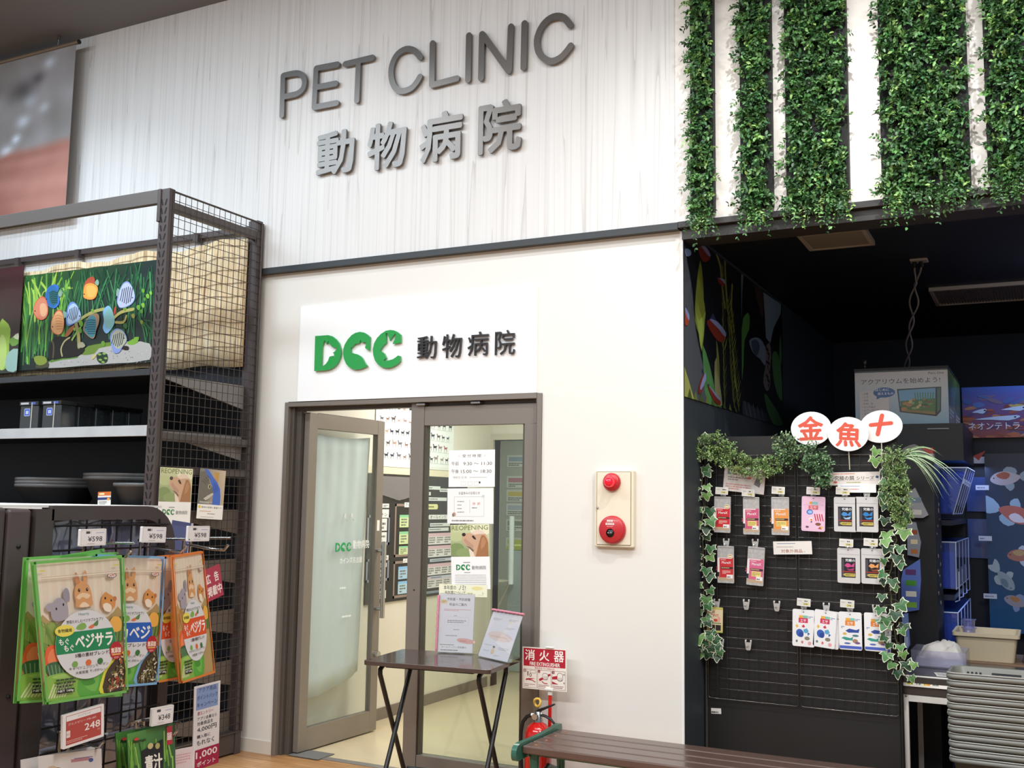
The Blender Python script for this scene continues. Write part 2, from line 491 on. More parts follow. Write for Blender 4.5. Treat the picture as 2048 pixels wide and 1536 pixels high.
def sheet(pl, TL, TR, BL, base='#ffffff', t=.0008, r=0, mb=None):
    """a sheet whose corners were seen at these pixels on a plane ('X'|'Y', value)"""
    f = onY if pl[0] == 'Y' else onX
    a, b, c = f(*TL, pl[1]), f(*TR, pl[1]), f(*BL, pl[1])
    U = (b - a); w = U.length; U.normalize()
    D = c - a; h = D.length
    N = Vector((0, -1, 0)) if pl[0] == 'Y' else Vector((1, 0, 0))
    V = N.cross(U)
    hh = abs(D.dot(V))
    return Art(a - V * hh, U, V, w, hh, base, t, r=r, mb=mb)
# ================================================================ the setting
def struct(name, m, *b, parent=None, bevel=0):
    mb = MB()
    for q in b: mb.box(*q)
    return tag(mb.build(name, m, parent, bevel), kind='structure')

UPY = -0.035                                   # face of the upper panel, proud of the facade below
struct('floor', plank_mat(), (-12, 8, -12, .06, -.1, 0))
struct('ceiling', mat('grey_store_ceiling', '#7b7b7d', .8, var=.02), (-12, 8, -12, .3, 4.82, 4.92))
struct('wall_upper', woodgrain_mat(), (-12, -.03, UPY, .14, 2.945, 4.82))
struct('wall_upper_right', mat('white_stone_panel', '#f4efe8', .55, var=.05, scale=7), (-.03, 3.4, UPY + .004, .14, 2.945, 4.82))
struct('wall_front', WHITEWALL, (-12, -2.536, 0, .12, 0, 2.103), (-.787, -.0125, 0, .12, 0, 2.103), (-12, -.0125, .0012, .12, 2.103, 2.945))
struct('trim_1', DARKTRIM, (-2.79, -.012, UPY - .012, .0, 2.917, 2.952))
struct('trim_2', mat('lintel_steel', '#3a3838', .5, var=.1), (-.012, 3.4, UPY - .008, .02, 2.925, 2.955), (.0, 3.4, -.012, .16, 2.868, 2.922))
struct('trim_3', WHITEPL, (-.0125, .002, -.003, .0055, 0, 2.915))
struct('baseboard_front', mat('beige_baseboard', '#d9d2c6', .5, var=.02), (-2.79, -2.537, -.006, .002, 0, .075), (-.787, -.001, -.006, .002, 0, .075))
struct('wall_left', mat('slate_wall_paint', '#383e44', .55, var=.08, scale=4), (-.012, .0, .006, 4.3, 0, 2.95))
struct('wall_back', NAVY, (-.012, 3.4, 4.3, 4.4, 0, 2.95))
struct('wall_right', NAVY, (3.3, 3.4, 0, 4.4, 0, 2.95))
struct('ceiling_dark', NAVYC, (-.012, 3.4, .16, 4.4, 2.95, 3.02))
struct('floor_dark', mat('dark_vinyl_floor', '#3b3a3c', .4, var=.1), (-.012, 3.4, .06, 4.4, -.1, -.001))
# clinic interior
CW = mat('clinic_wall_paint', '#e6e1d3', .6, var=.01)
struct('wall_clinic_left', CW, (-2.66, -2.56, .12, 2.85, 0, 2.62))
bx = onY(988, 1000, 2.75).x; bx2 = onY(1070, 1000, 2.75).x; bz = onY(1010, 880, 2.75).z
struct('wall_clinic_back', CW, (-2.56, bx, 2.75, 2.85, 0, 2.62), (bx2, -.12, 2.75, 2.85, 0, 2.62), (bx, bx2, 2.75, 2.85, bz, 2.62))
struct('wall_clinic_right', CW, (-.12, -.02, .12, 2.85, 0, 2.62))
struct('wall_clinic_far', mat('clinic_far_wall', '#b9bfb2', .6, var=.02), (-4.2, -.5, 5.2, 5.3, 0, 2.62), (-4.3, -4.2, 2.85, 5.3, 0, 2.62), (-.6, -.5, 2.85, 5.3, 0, 2.62))
struct('ceiling_clinic', mat('clinic_ceiling', '#f2efe6', .7, var=.01), (-4.3, -.02, .12, 5.3, 2.62, 2.7))
struct('floor_clinic', mat('cream_vinyl_tile', '#d6c6a4', .25, var=.06, scale=5), (-4.3, -.02, .12, 5.3, -.1, .001))
struct('baseboard_clinic_left', mat('taupe_baseboard', '#7d736a', .5, var=.03), (-2.562, -2.55, .12, 2.75, 0, .08))
struct('baseboard_clinic_back', mat('taupe_baseboard'), (-2.55, bx, 2.738, 2.752, 0, .08))
struct('trim_4', mat('threshold_steel', '#8d8a86', .4, .4, var=.05), (-2.536, -.787, .06, .12, -.1, .003))
tag(box('door_mat', mat('grey_rubber', '#6d6c69', .8, var=.1), *(-2.44, -2.22, .03, .19), .003, .007), 'small grey rubber mat on the threshold by the open glass door', 'mat')
dw = thing('door_2', (bx, 2.75, 0), None, None, kind='structure')
MB().box(bx - .05, bx + .0, 2.72, 2.86, 0, bz + .05).box(bx, bx2, 2.72, 2.86, bz, bz + .05).box(bx2, bx2 + .05, 2.72, 2.86, 0, bz + .05).build('door_frame', mat('pale_door_frame', '#c9c3b2', .5, var=.02), dw)
dx = onY(1044, 1000, 2.66).x
MB().box(dx, dx + .04, 2.66, 2.70, 0, bz - .02).build('door_edge', mat('dark_door_edge', '#3c4240', .5), dw)
MB().tube([(dx - .07, 2.62, .85), (dx - .07, 2.62, 1.40)], .022, 10).build('pull_handle', mat('pale_grey_handle', '#c7d3d6', .3), dw)

# ---------------------------------------------------------------- the glass door and its side light
door = thing('door_1', (-1.66, .05, 0), None, None, kind='structure')
FL, FR, FT = -2.535, -.788, 2.102
f = MB()
for x0, x1 in ((FL, FL + .028), (FR - .028, FR)): f.box(x0, x1, -.012, .12, 0, FT)
f.box(FL + .028, FR - .028, -.012, .12, FT - .028, FT)
f.build('door_frame', ALU, door, .002)
f = MB()
f.box(FL + .028, FL + .05, .02, .11, 0, FT - .028).box(FL + .05, FL + .085, .045, .10, 0, FT - .028).box(FL + .05, FR - .028, .04, .10, FT - .05, FT - .028)
f.build('door_stop', ALUD, door, .002)
PX0, PX1 = -1.632, -1.545
MB().box(PX0, PX1, .015, .085, 0, FT - .028).build('centre_post', ALU, door, .003)
sl = MB()
sl.box(PX1, FR - .028, .02, .08, FT - .16, FT - .05).box(PX1, FR - .028, .02, .08, .0, .115).box(FR - .115, FR - .028, .02, .08, .115, FT - .16)
side = sl.build('side_light', ALU, door, .002)
box('glass_pane', GLASS, PX1, FR - .115, .047, .053, .115, FT - .16, side)
gk = MB().box(PX1 + .001, PX1 + .012, .028, .07, .115, FT - .16).box(FR - .127, FR - .116, .028, .07, .115, FT - .16)
gk.build('glazing_bead', ALUD, side)
box('lock_hole', mat('dark_hole', '#141414', .6), PX0 + .046, PX0 + .054, .0135, .016, 1.008, 1.016, door)
for hx in (-1.56, -1.20):
    MB().box(hx - .03, hx + .03, -.004, .035, FT - .045, FT - .033).build('head_clip', CHROME, door, .002)
# open leaf: hinged on the left, swung into the clinic
hng = Vector((-2.425, .075, 0)); ang = math.radians(87.6)
LM = Matrix.Translation(hng) @ Matrix.Rotation(ang, 4, 'Z')       # local x runs from the hinge to the free edge, -y is the street face
LW, Z0, Z1 = .775, .012, 2.045
lf = MB()
lf.box(0, .075, -.02, .02, Z0, Z1, M=LM).box(LW - .075, LW, -.02, .02, Z0, Z1, M=LM)
lf.box(.075, LW - .075, -.02, .02, Z1 - .095, Z1, M=LM).box(.075, LW - .075, -.02, .02, Z0, Z0 + .13, M=LM)
leaf = lf.build('door_leaf', ALU, door, .002)
MB().box(.075, LW - .075, -.004, .004, Z0 + .13, Z1 - .095, M=LM).build('glass_pane', GREENGLASS, leaf)
hd = MB()
for zz in (.80, 1.18):
    hd.tube([LM @ Vector((LW - .045, -.02, zz)), LM @ Vector((LW - .045, -.075, zz))], .013, 12)
hd.tube([LM @ Vector((LW - .045, -.075, zz)) for zz in (.74, .80, 1.0, 1.18, 1.24)], .016, 12)
hd.build('pull_handle', CHROME, leaf)
MB().tube([LM @ Vector((LW - .035, -.02, .50)), LM @ Vector((LW - .035, -.05, .50))], .022, 14).build('lock_cylinder', CHROME, leaf)
MB().box(LW - .058, LW - .03, -.0215, -.02, 1.31, 1.38, M=LM).build('pull_sticker', WHITEPL, leaf)
# ================================================================ signs on the facade
def pw(pts, ox, oy, sc, Y):
    out = []
    for x, y in pts:
        p = onY(ox + x * sc, oy + y * sc, Y); out.append((p.x, p.z))
    return out
def fy(Y): return lambda x, z, d: Vector((x, Y + d, z))
def smooth(pts, k=2, closed=False):
    """Catmull-Rom through traced points"""
    n = len(pts); out = []
    rng = range(n if closed else n - 1)
    for i in rng:
        p0, p1, p2, p3 = [pts[(i + j) % n] if closed else pts[min(max(i + j, 0), n - 1)] for j in (-1, 0, 1, 2)]
        for q in range(k):
            t = q / k
            out.append(tuple(.5 * (2 * p1[a] + (p2[a] - p0[a]) * t + (2 * p0[a] - 5 * p1[a] + 4 * p2[a] - p3[a]) * t * t + (3 * p1[a] - p0[a] - 3 * p2[a] + p3[a]) * t ** 3) for a in (0, 1)))
    if not closed: out.append(pts[-1])
    return out

STEEL = mat('brushed_sign_steel', '#6e6965', .36, .85, var=.05, scale=60)
LY = UPY - .028
S = .33203
sign = thing('wall_sign', (-1.65, LY, 3.95), 'large brushed steel PET CLINIC lettering high on the pale wood-grain wall', 'sign')
LET = {
 'P': [[(130, 695), (138, 456)], [(139, 455), (180, 445), (222, 440), (252, 452), (267, 487), (258, 532), (225, 562), (180, 574), (143, 583)]],
 'E': [[(337, 412), (325, 645)], [(465, 387), (339, 411)], [(330, 527), (455, 502)], [(326, 646), (460, 620)]],
 'T': [[(512, 385), (675, 346)], [(592, 370), (582, 605)]],
 'C': [[(965, 345), (930, 305), (880, 294), (830, 322), (800, 372), (788, 430), (795, 490), (820, 535), (860, 548), (910, 530), (942, 495), (962, 462)]],
 'L': [[(1038, 260), (1034, 510)], [(1036, 511), (1185, 472)]],
 'I': [[(1257, 213), (1252, 480)]],
 'N': [[(1330, 470), (1336, 205)], [(1339, 206), (1496, 425)], [(1499, 425), (1510, 160)]],
 'I2': [[(1592, 140), (1586, 405)]],
 'C2': [[(1868, 150), (1830, 106), (1780, 96), (1730, 120), (1690, 170), (1667, 240), (1677, 310), (1712, 352), (1757, 368), (1810, 345), (1848, 305), (1870, 275)]],
}
for k, strokes in LET.items():
    mb = MB()
    for si, st in enumerate(strokes):
        p = pw(st, 520, 0, S, LY)
        if len(p) > 3 and k in ('P', 'C', 'C2'): p = smooth(p, 3)
        elif len(p) > 3:
            p = [p[0]] + [q for a, b in zip(p, p[1:]) for q in ((a[0] * .5 + b[0] * .5, a[1] * .5 + b[1] * .5), b)]
        mb.prism([strokep(p, .037, 8)], fy(LY - 1e-4 * si), 0, .014)
        for i in (0, -1):
            mb.tube([(p[i][0], LY + .01, p[i][1]), (p[i][0], UPY + .002, p[i][1])], .004, 6)
    mb.build('letter', STEEL, sign)
def kanji(ch, X0, X1, Z0, Z1, Y, t, m, parent, bold, name='letter'):
    V, F, _ = text_mesh(ch)
    mb = MB(); d = bold / 2
    cnt = {}
    for f in F:
        for i in range(len(f)):
            e = (f[i], f[(i + 1) % len(f)]); cnt[e] = cnt.get(e, 0) + 1
    edge = [e for e in cnt if (e[1], e[0]) not in cnt]
    offs = [(0, 0)] if not bold else [(d * math.cos(k * math.pi / 4), d * math.sin(k * math.pi / 4)) for k in range(8)]
    for oi, (ox, oz) in enumerate(offs):      # a heavier cut of the same character
        Y = Y - 6e-5
        W = [(X0 + d + a * (X1 - X0 - 2 * d) + ox, Z0 + d + b * (Z1 - Z0 - 2 * d) + oz) for a, b in V]
        mb.mesh([(x, Y, z) for x, z in W], F); mb.mesh([(x, Y + t, z) for x, z in W], [f[::-1] for f in F])
        for a, b in edge:
            mb.face([(W[a][0], Y, W[a][1]), (W[b][0], Y, W[b][1]), (W[b][0], Y + t, W[b][1]), (W[a][0], Y + t, W[a][1])])
    return mb.build(name, m, parent)
sign2 = thing('wall_sign', (-1.55, LY, 3.4), 'brushed steel animal hospital characters under the PET CLINIC lettering', 'sign')
for ch, x0, x1, b, t in (('動', 335, 572, (340, 1068), (520, 775)), ('物', 642, 885, (690, 1028), (790, 730)), ('病', 958, 1222, (985, 985), (1110, 668)), ('院', 1310, 1577, (1325, 935), (1485, 595))):
    X0 = onY(520 + x0 * S, b[1] * S, LY).x; X1 = onY(520 + x1 * S, t[1] * S, LY).x
    kanji(ch, X0, X1, onY(520 + b[0] * S, b[1] * S, LY).z, onY(520 + t[0] * S, t[1] * S, LY).z, LY, .014, STEEL, sign2, .014)

# clinic name board over the door
SY = -.012
board = thing('sign_board', (-1.64, 0, 2.104), 'white rectangular clinic name board with green DCC logo above the glass door', 'sign')
tl = onY(601.5, 613.3, SY); br = onY(1072.5, 782, SY)
box('panel', mat('white_sign_panel', '#fbfbfb', .35, var=.005), tl.x, br.x, SY, .0015, 2.1045, tl.z, board, .001)
GREEN = mat('green_acrylic', '#2f9f4f', .25, coat=.3, var=.02)
INK = mat('black_acrylic', '#2c2a2c', .35, var=.03)
D0 = [(105, 328), (370, 310), (450, 330), (530, 390), (590, 470), (625, 580), (632, 680), (610, 790), (560, 890), (480, 970), (400, 1010), (320, 1030), (85, 1045)]
D1 = [(230, 940), (238, 750), (245, 560), (270, 460), (305, 410), (325, 470), (335, 500), (375, 425), (385, 480), (430, 520), (450, 550), (500, 555), (545, 575), (535, 610), (500, 650), (465, 670), (490, 690), (495, 760), (470, 765), (465, 735), (400, 750), (390, 770), (370, 830), (330, 890), (280, 935)]
C0 = [(1225, 345), (1170, 295), (1100, 255), (1020, 243), (930, 262), (850, 310), (770, 400), (710, 500), (680, 600), (675, 690), (695, 800), (740, 900), (800, 965), (880, 1005), (950, 1015), (1040, 1000), (1110, 975), (1175, 940), (1130, 890), (1095, 830), (1070, 780), (1030, 735), (960, 700), (860, 675), (835, 650), (830, 570), (870, 545), (920, 490), (1000, 475), (1035, 405), (1060, 465), (1145, 450), (1140, 520), (1125, 565), (1150, 590), (1215, 625)]
R0 = [(1855, 300), (1790, 245), (1710, 210), (1640, 203), (1550, 220), (1450, 285), (1370, 370), (1310, 480), (1285, 600), (1295, 720), (1330, 830), (1400, 920), (1490, 970), (1590, 985), (1690, 960), (1780, 910), (1845, 850), (1845, 738), (1800, 725), (1760, 760), (1700, 800), (1620, 825), (1560, 835), (1505, 825), (1560, 775), (1510, 675), (1450, 645), (1435, 625), (1480, 540), (1560, 465), (1550, 270), (1575, 265), (1615, 350), (1635, 430), (1680, 350), (1745, 270), (1755, 310), (1735, 390), (1690, 490), (1855, 465)]
GY = SY - .018
LOGO = [[pw(l, 620, 640, .09766, GY) for l in g] for g in ([D0, D1], [C0], [R0])]
for g in LOGO:
    MB().prism(g, fy(GY), 0, .012).build('logo_letter', GREEN, board)
_xs = [p[0] for g in LOGO for l in g for p in l]; _zs = [p[1] for g in LOGO for l in g for p in l]
lx, lz, lw, lh = min(_xs), min(_zs), max(_xs) - min(_xs), max(_zs) - min(_zs)
LOGON = [[[((x - lx) / lw, (z - lz) / lh) for x, z in l] for l in g] for g in LOGO]
def logo(art, x, y, w, c):
    """the same three letter emblem printed flat"""
    art.up(); h = w * lh / lw
    for g in LOGON:
        t = tessellate_polygon([[Vector((*p, 0)) for p in l] for l in g]); fl = [p for l in g for p in l]
        art.m.mesh([art.P(x + a * w, y + b * h, art.z) for a, b in fl], t, c)
S2 = .10742
for ch, x0, x1, b, t in (('動', 125, 492, (130, 637), (400, 200)), ('物', 590, 960, (670, 617), (800, 165)), ('病', 1065, 1460, (1100, 577), (1300, 120)), ('院', 1575, 1950, (1590, 562), (1815, 90))):
    kanji(ch, onY(820 + x0 * S2, 650 + b[1] * S2, GY).x, onY(820 + x1 * S2, 650 + t[1] * S2, GY).x, onY(820 + b[0] * S2, 650 + b[1] * S2, GY).z, onY(820 + t[0] * S2, 650 + t[1] * S2, GY).z, GY, .012, INK, board, 0, 'character')

# fire alarm box
AY = -.03
tl = onY(1189.4, 940.5, AY); br = onY(1267, 1096, AY)
al = thing('fire_alarm', ((tl.x + br.x) / 2, 0, br.z), 'cream fire alarm box with a red lamp and red push plate on the wall', 'fire alarm')
CREAM = mat('cream_enamel', '#e9dfc6', .4, var=.01)
RED = mat('red_enamel', '#c22b34', .35, var=.04, coat=.2)
box('housing', CREAM, tl.x, br.x, AY, .0, br.z, tl.z, al, .006)
w, h = br.x - tl.x, tl.z - br.z
def ap(x, y): return tl.x + (x - 275) / 530 * w, tl.z - (y - 283) / 1075 * h
a0, a1 = ap(312, 1322), ap(766, 310)
box('access_door', mat('cream_enamel_light', '#ece3cd', .4, var=.01), a0[0], a1[0], AY - .003, AY, a0[1], a1[1], al, .002)
MB().box(a0[0] - .003, a0[0], AY - .001, AY, a0[1], a1[1]).box(a1[0], a1[0] + .003, AY - .001, AY, a0[1], a1[1]).box(a0[0], a1[0], AY - .001, AY, a1[1], a1[1] + .003).box(a0[0], a1[0], AY - .001, AY, a0[1] - .003, a0[1]).build('door_gap', mat('gap_shadow_grey', '#8d836c', .7), al)
c = ap(520, 450); r = .115 * w / .53 * 1.0
r = 115 / 530 * w
lamp = MB().lathe([(r, AY - .002), (r * 1.0, AY - .018), (r * .8, AY - .026), (r * .62, AY - .028)], (c[0], 0, c[1]), 28, axis='y').build('lamp_base', RED, al)
MB().lathe([(r * .62, AY - .026), (r * .60, AY - .045), (r * .5, AY - .062), (r * .3, AY - .071), (.0005, AY - .074)], (c[0], 0, c[1]), 24, axis='y').build('lamp_lens', mat('red_lamp_lens', '#e01230', .1, var=.03, coat=.5, emit='#ff1030', es=.35), al)
c = ap(530, 1115); r = 178 / 530 * w
pl = MB().lathe([(r, AY - .002), (r, AY - .014), (r * .96, AY - .022), (r * .85, AY - .028), (.0005, AY - .029)], (c[0], 0, c[1]), 36, axis='y').build('push_plate', RED, al)
c2 = ap(520, 1157)
MB().lathe([(r * .30, AY - .0285), (r * .30, AY - .032), (.0005, AY - .0325)], (c2[0], 0, c2[1]), 20, axis='y').build('push_window', mat('black_gloss', '#0c0c0d', .1), pl)
a = Art((c[0] - r, AY - .0300, c[1] - r), (1, 0, 0), (0, 0, 1), 2 * r, 2 * r, None)
u = 2 * r
a.rect(.35 * u, .78 * u, .22 * u, .07 * u, '#f2efe9'); a.txt('火災', .39 * u, .79 * u, .14 * u, .05 * u, '#c22b34', .01)
a.rect(.30 * u, .67 * u, .32 * u, .075 * u, '#f2efe9'); a.txt('報知機', .33 * u, .68 * u, .26 * u, .055 * u, '#c22b34', .01)
a.txt('FIRE ALARM', .35 * u, .60 * u, .22 * u, .03 * u, '#f2d9d6')
a.build('plate_print', PRINT, pl)
a = Art((c2[0] - .3 * r, AY - .0328, c2[1] - .3 * r), (1, 0, 0), (0, 0, 1), .6 * r, .6 * r, None)
a.txt('強く押す', .12 * r, .26 * r, .36 * r, .1 * r, '#e8e8e8'); a.build('window_print', PRINT, pl)
k = ap(322, 812); MB().lathe([(.006, AY - .001), (.006, AY - .008), (.0005, AY - .009)], (k[0], 0, k[1]), 12, axis='y').build('door_knob', CHROME, al)
# ================================================================ inside the clinic
CX = -2.556
def wallart(y0, y1, z0, z1, base, t=.003): return Art((CX + .004, y0, z0), (0, 1, 0), (0, 0, 1), y1 - y0, z1 - z0, base, t)
# dog breed chart
a = wallart(1.0, 2.09, 1.752, 2.50, '#eef1f0')
r = random.Random(3)
def dog(a, x, y, s, c):
    q = [(0, .55), (.1, .62), (.62, .60), (.70, .80), (.78, .84), (.95, .76), (.93, .70), (.84, .68), (.80, .45), (.78, 0), (.70, 0), (.68, .34), (.28, .34), (.22, 0), (.13, 0), (.14, .4), (.02, .7), (-.03, .68)]
    fl = r.random() < .5
    a.poly([(x + (1 - u if fl else u) * s, y + v * s * .95) for u, v in q], c, False)
for row in range(8):
    a.rect(.03, .045 + row * .087, 1.02, .0012, '#b9c0c0', False)
a.up()
for row in range(8):
    y = .056 + row * .087; x = .035 + r.uniform(0, .02)
    while x < 1.02:
        sz = r.uniform(.042, .072)
        dog(a, x, y, sz, r.choice(['#2a2c33', '#55484a', '#8a6a5c', '#3a3e52', '#b08f7c', '#222430', '#9c8484', '#6b6a70', '#a5565a']))
        a.rect(x, y - .006, sz * .9, .002, '#9aa0a0', False); x += sz + r.uniform(.006, .03)
a.rect(0, 0, a.w, .02, '#e4e6e2')
tag(a.build('wall_poster'), 'large white chart of small dog silhouettes on the clinic wall', 'poster')
# black price board of printed slips behind clear film
BY0, BY1, BZ0, BZ1 = .93, 2.32, .80, 1.695
pb = thing('price_board', (CX, 1.6, BZ0), 'black price board covered in small pastel price slips, below the dog chart', 'notice board')
box('backing', mat('black_felt_board', '#33312e', .7, var=.1), CX, CX + .008, BY0, BY1, BZ0, BZ1, pb)
a = Art((CX + .0085, BY0, BZ0), (0, 1, 0), (0, 0, 1), BY1 - BY0, BZ1 - BZ0, None)
def slip(x, y, w, h, c, head=None, rows=3, seed=0):
    a.rect(x, y, w, h, '#e9ebe8'); a.rect(x, y, w * .45, h, c)
    if head: a.rect(x, y + h * .78, w, h * .22, head)
    a.dash(x + w * .08, y + h * .08, w * .3, h * .66, rows, '#77796f', seed); a.dash(x + w * .55, y + h * .08, w * .36, h * .66, rows, '#6b6e70', seed + 1)
def frame_(x, y, w, h, c): a.frame(x, y, w, h, .018, c)
def label(x, y, w, h, t, c='#f0f0ee'):
    a.rect(x, y, w, h, c); a.txt(t, x + w * .06, y + h * .18, w * .88, h * .64, '#2c2c2c', .02)
frame_(.00, .40, .275, .21, '#8f97ad'); frame_(.00, .15, .28, .16, '#8f97ad'); frame_(.34, .31, .36, .38, '#97857b'); frame_(.34, .02, .36, .26, '#97857b'); frame_(.73, .02, .55, .58, '#8b96a8')
for i, (x, y, w, h, c) in enumerate([(.10, .66, .16, .03, '#b9b4dc'), (.10, .59, .16, .06, '#dfc2d3'), (.05, .50, .19, .085, '#e6dfb0'), (.05, .42, .19, .07, '#ddd2b4'), (.05, .245, .2, .03, '#d6d6e0'), (.05, .18, .17, .05, '#dcd0dc'), (.05, .10, .19, .03, '#c9c3dd'), (.05, .03, .2, .055, '#dccadb')]):
    slip(x, y, w, h, c, None, 2, i)
label(.06, .595, .19, .035, 'ワクチン'); label(.06, .295, .21, .032, 'チップ埋め込み')
label(.46, .665, .2, .035, 'フィラリア'); label(.46, .265, .2, .03, 'ノミ・ダニ')
for i, (y, c, hd) in enumerate([(.52, '#cfe0a8', '#8fd0a0'), (.40, '#cfe0a8', '#8fd0a0'), (.325, '#cfe0a8', '#8fd0a0'), (.15, '#a9cfe8', '#8fc0ea'), (.045, '#b4d6ea', '#8fc0ea')]):
    slip(.40, y, .26, .09 if i != 2 else .06, c, hd, 3, 20 + i)
label(.80, .575, .32, .034, 'オールインワン'); a.rr(.76, .65, .17, .04, .018, '#e9e7a4'); a.dash(.785, .66, .12, .018, 1, '#6a6a4a', 5)
for i, (x, y, w) in enumerate([(.70, .80, .26), (.95, .785, .2), (.70, .755, .12), (.70, .715, .36), (.82, .52, .3), (.80, .485, .3)]):
    a.rect(x, y, w, .026, '#dfe3e3'); a.dash(x + .01, y + .006, w - .02, .014, 1, '#70757a', 60 + i)
for i, y in enumerate([.385, .29, .155, .06]):
    w = .46 if i != 2 else .4
    a.rect(.80, y, w, .085, '#e8e4e4'); a.rect(.80, y + .06, w, .025, '#e3bcc8')
    for k in range(4): a.dash(.81 + k * w / 4, y + .008, w / 5, .05, 3, '#7a7476', 80 + i * 5 + k)
for i, y in enumerate([.255, .125]): a.rect(.83, y, .4, .022, '#c9cede'); a.dash(.85, y + .004, .34, .013, 1, '#63687c', 99 + i)
a.build('price_slips', PRINT, pb)
# crumpled film at the top of the board
n = 14; V = []
for i in range(n + 1):
    for k in range(6):
        V.append((CX + .014 + .012 * abs(math.sin(i * 1.7 + k * 1.1)), BY0 + .12 + .5 * i / n, BZ1 - .012 - .17 * k / 5 * (1 - .5 * abs(i / n - .5))))
mb = MB(); mb.mesh(V, [(i * 6 + k, (i + 1) * 6 + k, (i + 1) * 6 + k + 1, i * 6 + k + 1) for i in range(n) for k in range(5)], None, True)
mb.build('clear_film', FILM, pb)
tag(box('chair_rail', mat('pale_wood_rail', '#e8dcc0', .5, var=.02), CX, CX + .012, .15, 2.75, 1.70, 1.748), kind='structure').name = 'trim_5'
# next room, seen through the inner doorway
b1 = onY(1015, 1095, 3.5); b2 = onY(1046, 1095, 3.5)
wb = thing('storage_bin', ((b1.x + b2.x) / 2, 3.6, 0), 'tall pale blue-white bin with a lime green lid beyond the inner doorway', 'bin')
MB().box(b1.x, b2.x, 3.5, 3.7, 0, b1.z - .02).build('bin_body', mat('pale_blue_plastic', '#c3d6d8', .4), wb, .01)
MB().box(b1.x - .008, b2.x + .008, 3.49, 3.71, b1.z - .02, b1.z + .02).build('bin_lid', mat('lime_plastic', '#c3cf3c', .4), wb, .008)
tt = thing('side_table', (onY(990, 1160, 3.35).x, 3.4, 0), 'small pale table with crossed white legs beyond the inner doorway', 'table')
tx = tt.location.x; tz = onY(990, 1160, 3.3).z
MB().box(tx - .28, tx + .14, 3.05, 3.45, tz - .02, tz).build('table_top', mat('pale_table_top', '#d8d2b4', .4), tt, .006)
for y in (3.10, 3.40):
    for s in (-1, 1):
        MB().tube([(tx - .07 + s * .19, y, tz - .02), (tx - .07 - s * .19, y, .012)], .011, 8).build('leg', mat('white_table_leg', '#e6e6de', .4), tt)
q = onY(1032, 930, 5.18)
for i, (z, c) in enumerate(((1.98, '#9fb6c4'), (1.75, '#c48a98'), (1.60, '#d9c860'), (1.45, '#b8c4d0'), (1.28, '#8f9a86'), (1.08, '#c6d64a'))):
    a = Art((q.x - .12, 5.196, z - .08), (1, 0, 0), (0, 0, 1), .26, .13, '#dfe4dc'); a.rect(.02, .06, .22, .05, c); a.dash(.02, .01, .2, .04, 2, '#70766e', i)
    tag(a.build('wall_notice'), 'small notice on the far clinic wall, %s of the column' % ['topmost', 'second from top', 'third from top', 'fourth from top', 'fifth from top', 'lowest'][i], 'notice', 'notices on the far clinic wall')

# ---------------------------------------------------------------- curtain and stickers on the open leaf
n, mrows = 60, 14; mb = MB(); V = []
for i in range(n + 1):
    u = i / n; x = .085 + u * .60
    zb = .30 + .10 * u ** 2; 
    for k in range(mrows + 1):
        w = k / mrows; z = 1.93 * (1 - w) + zb * w - (.02 * math.sin(u * math.pi) if k == 0 else 0)
        g = .009 * math.sin(u * 13 + 1.8 * math.sin(w * 2.2)) * (.25 + .75 * w) + .004 * math.sin(u * 31 + w * 3)
        V.append(LM @ Vector((x - .045 * w * u, .036 + g, z)))
mb.mesh(V, [(i * (mrows + 1) + k, (i + 1) * (mrows + 1) + k, (i + 1) * (mrows + 1) + k + 1, i * (mrows + 1) + k + 1) for i in range(n) for k in range(mrows)], None, True)
cur = mb.build('curtain', mat('pale_aqua_curtain', '#e2eaee', .8, var=.03))
sm = cur.modifiers.new('thickness', 'SOLIDIFY'); sm.thickness = .0015
tag(cur, 'pale aqua fabric curtain hanging behind the glass of the open door', 'curtain')
UX = (LM.to_3x3() @ Vector((1, 0, 0))).normalized()
a = Art(LM @ Vector((.075, -.006, Z0 + .13)), UX, (0, 0, 1), LW - .15, 1.8, None)
logo(a, .23, 1.04, .16, '#1f9a55'); a.txt('動物病院', .41, 1.055, .17, .055, '#f4f8f7', .01)
a.txt('カインズ名古屋', .28, .965, .23, .038, '#f4f8f7', .01); a.dash(.29, .80, .12, .022, 1, '#e8efee', 4); a.dash(.32, .62, .13, .02, 1, '#e8efee', 5)
a.build('door_lettering', PRINT, leaf)
for x in (.39, .46):
    p = LM @ Vector((x, -.005, 1.42))
    h = MB(); h.box(x - .009, x + .009, -.009, -.005, 1.395, 1.425, M=LM); h.tube([LM @ Vector(v) for v in ((x, -.009, 1.40), (x, -.014, 1.385), (x, -.022, 1.38), (x, -.024, 1.39))], .0022, 6)
    tag(h.build('adhesive_hook', mat('clear_hook_plastic', '#d8dcd8', .2)), 'small clear adhesive hook on the open door glass, the %s one' % ('left' if x < .4 else 'right'), 'hook', 'hooks on the door glass')

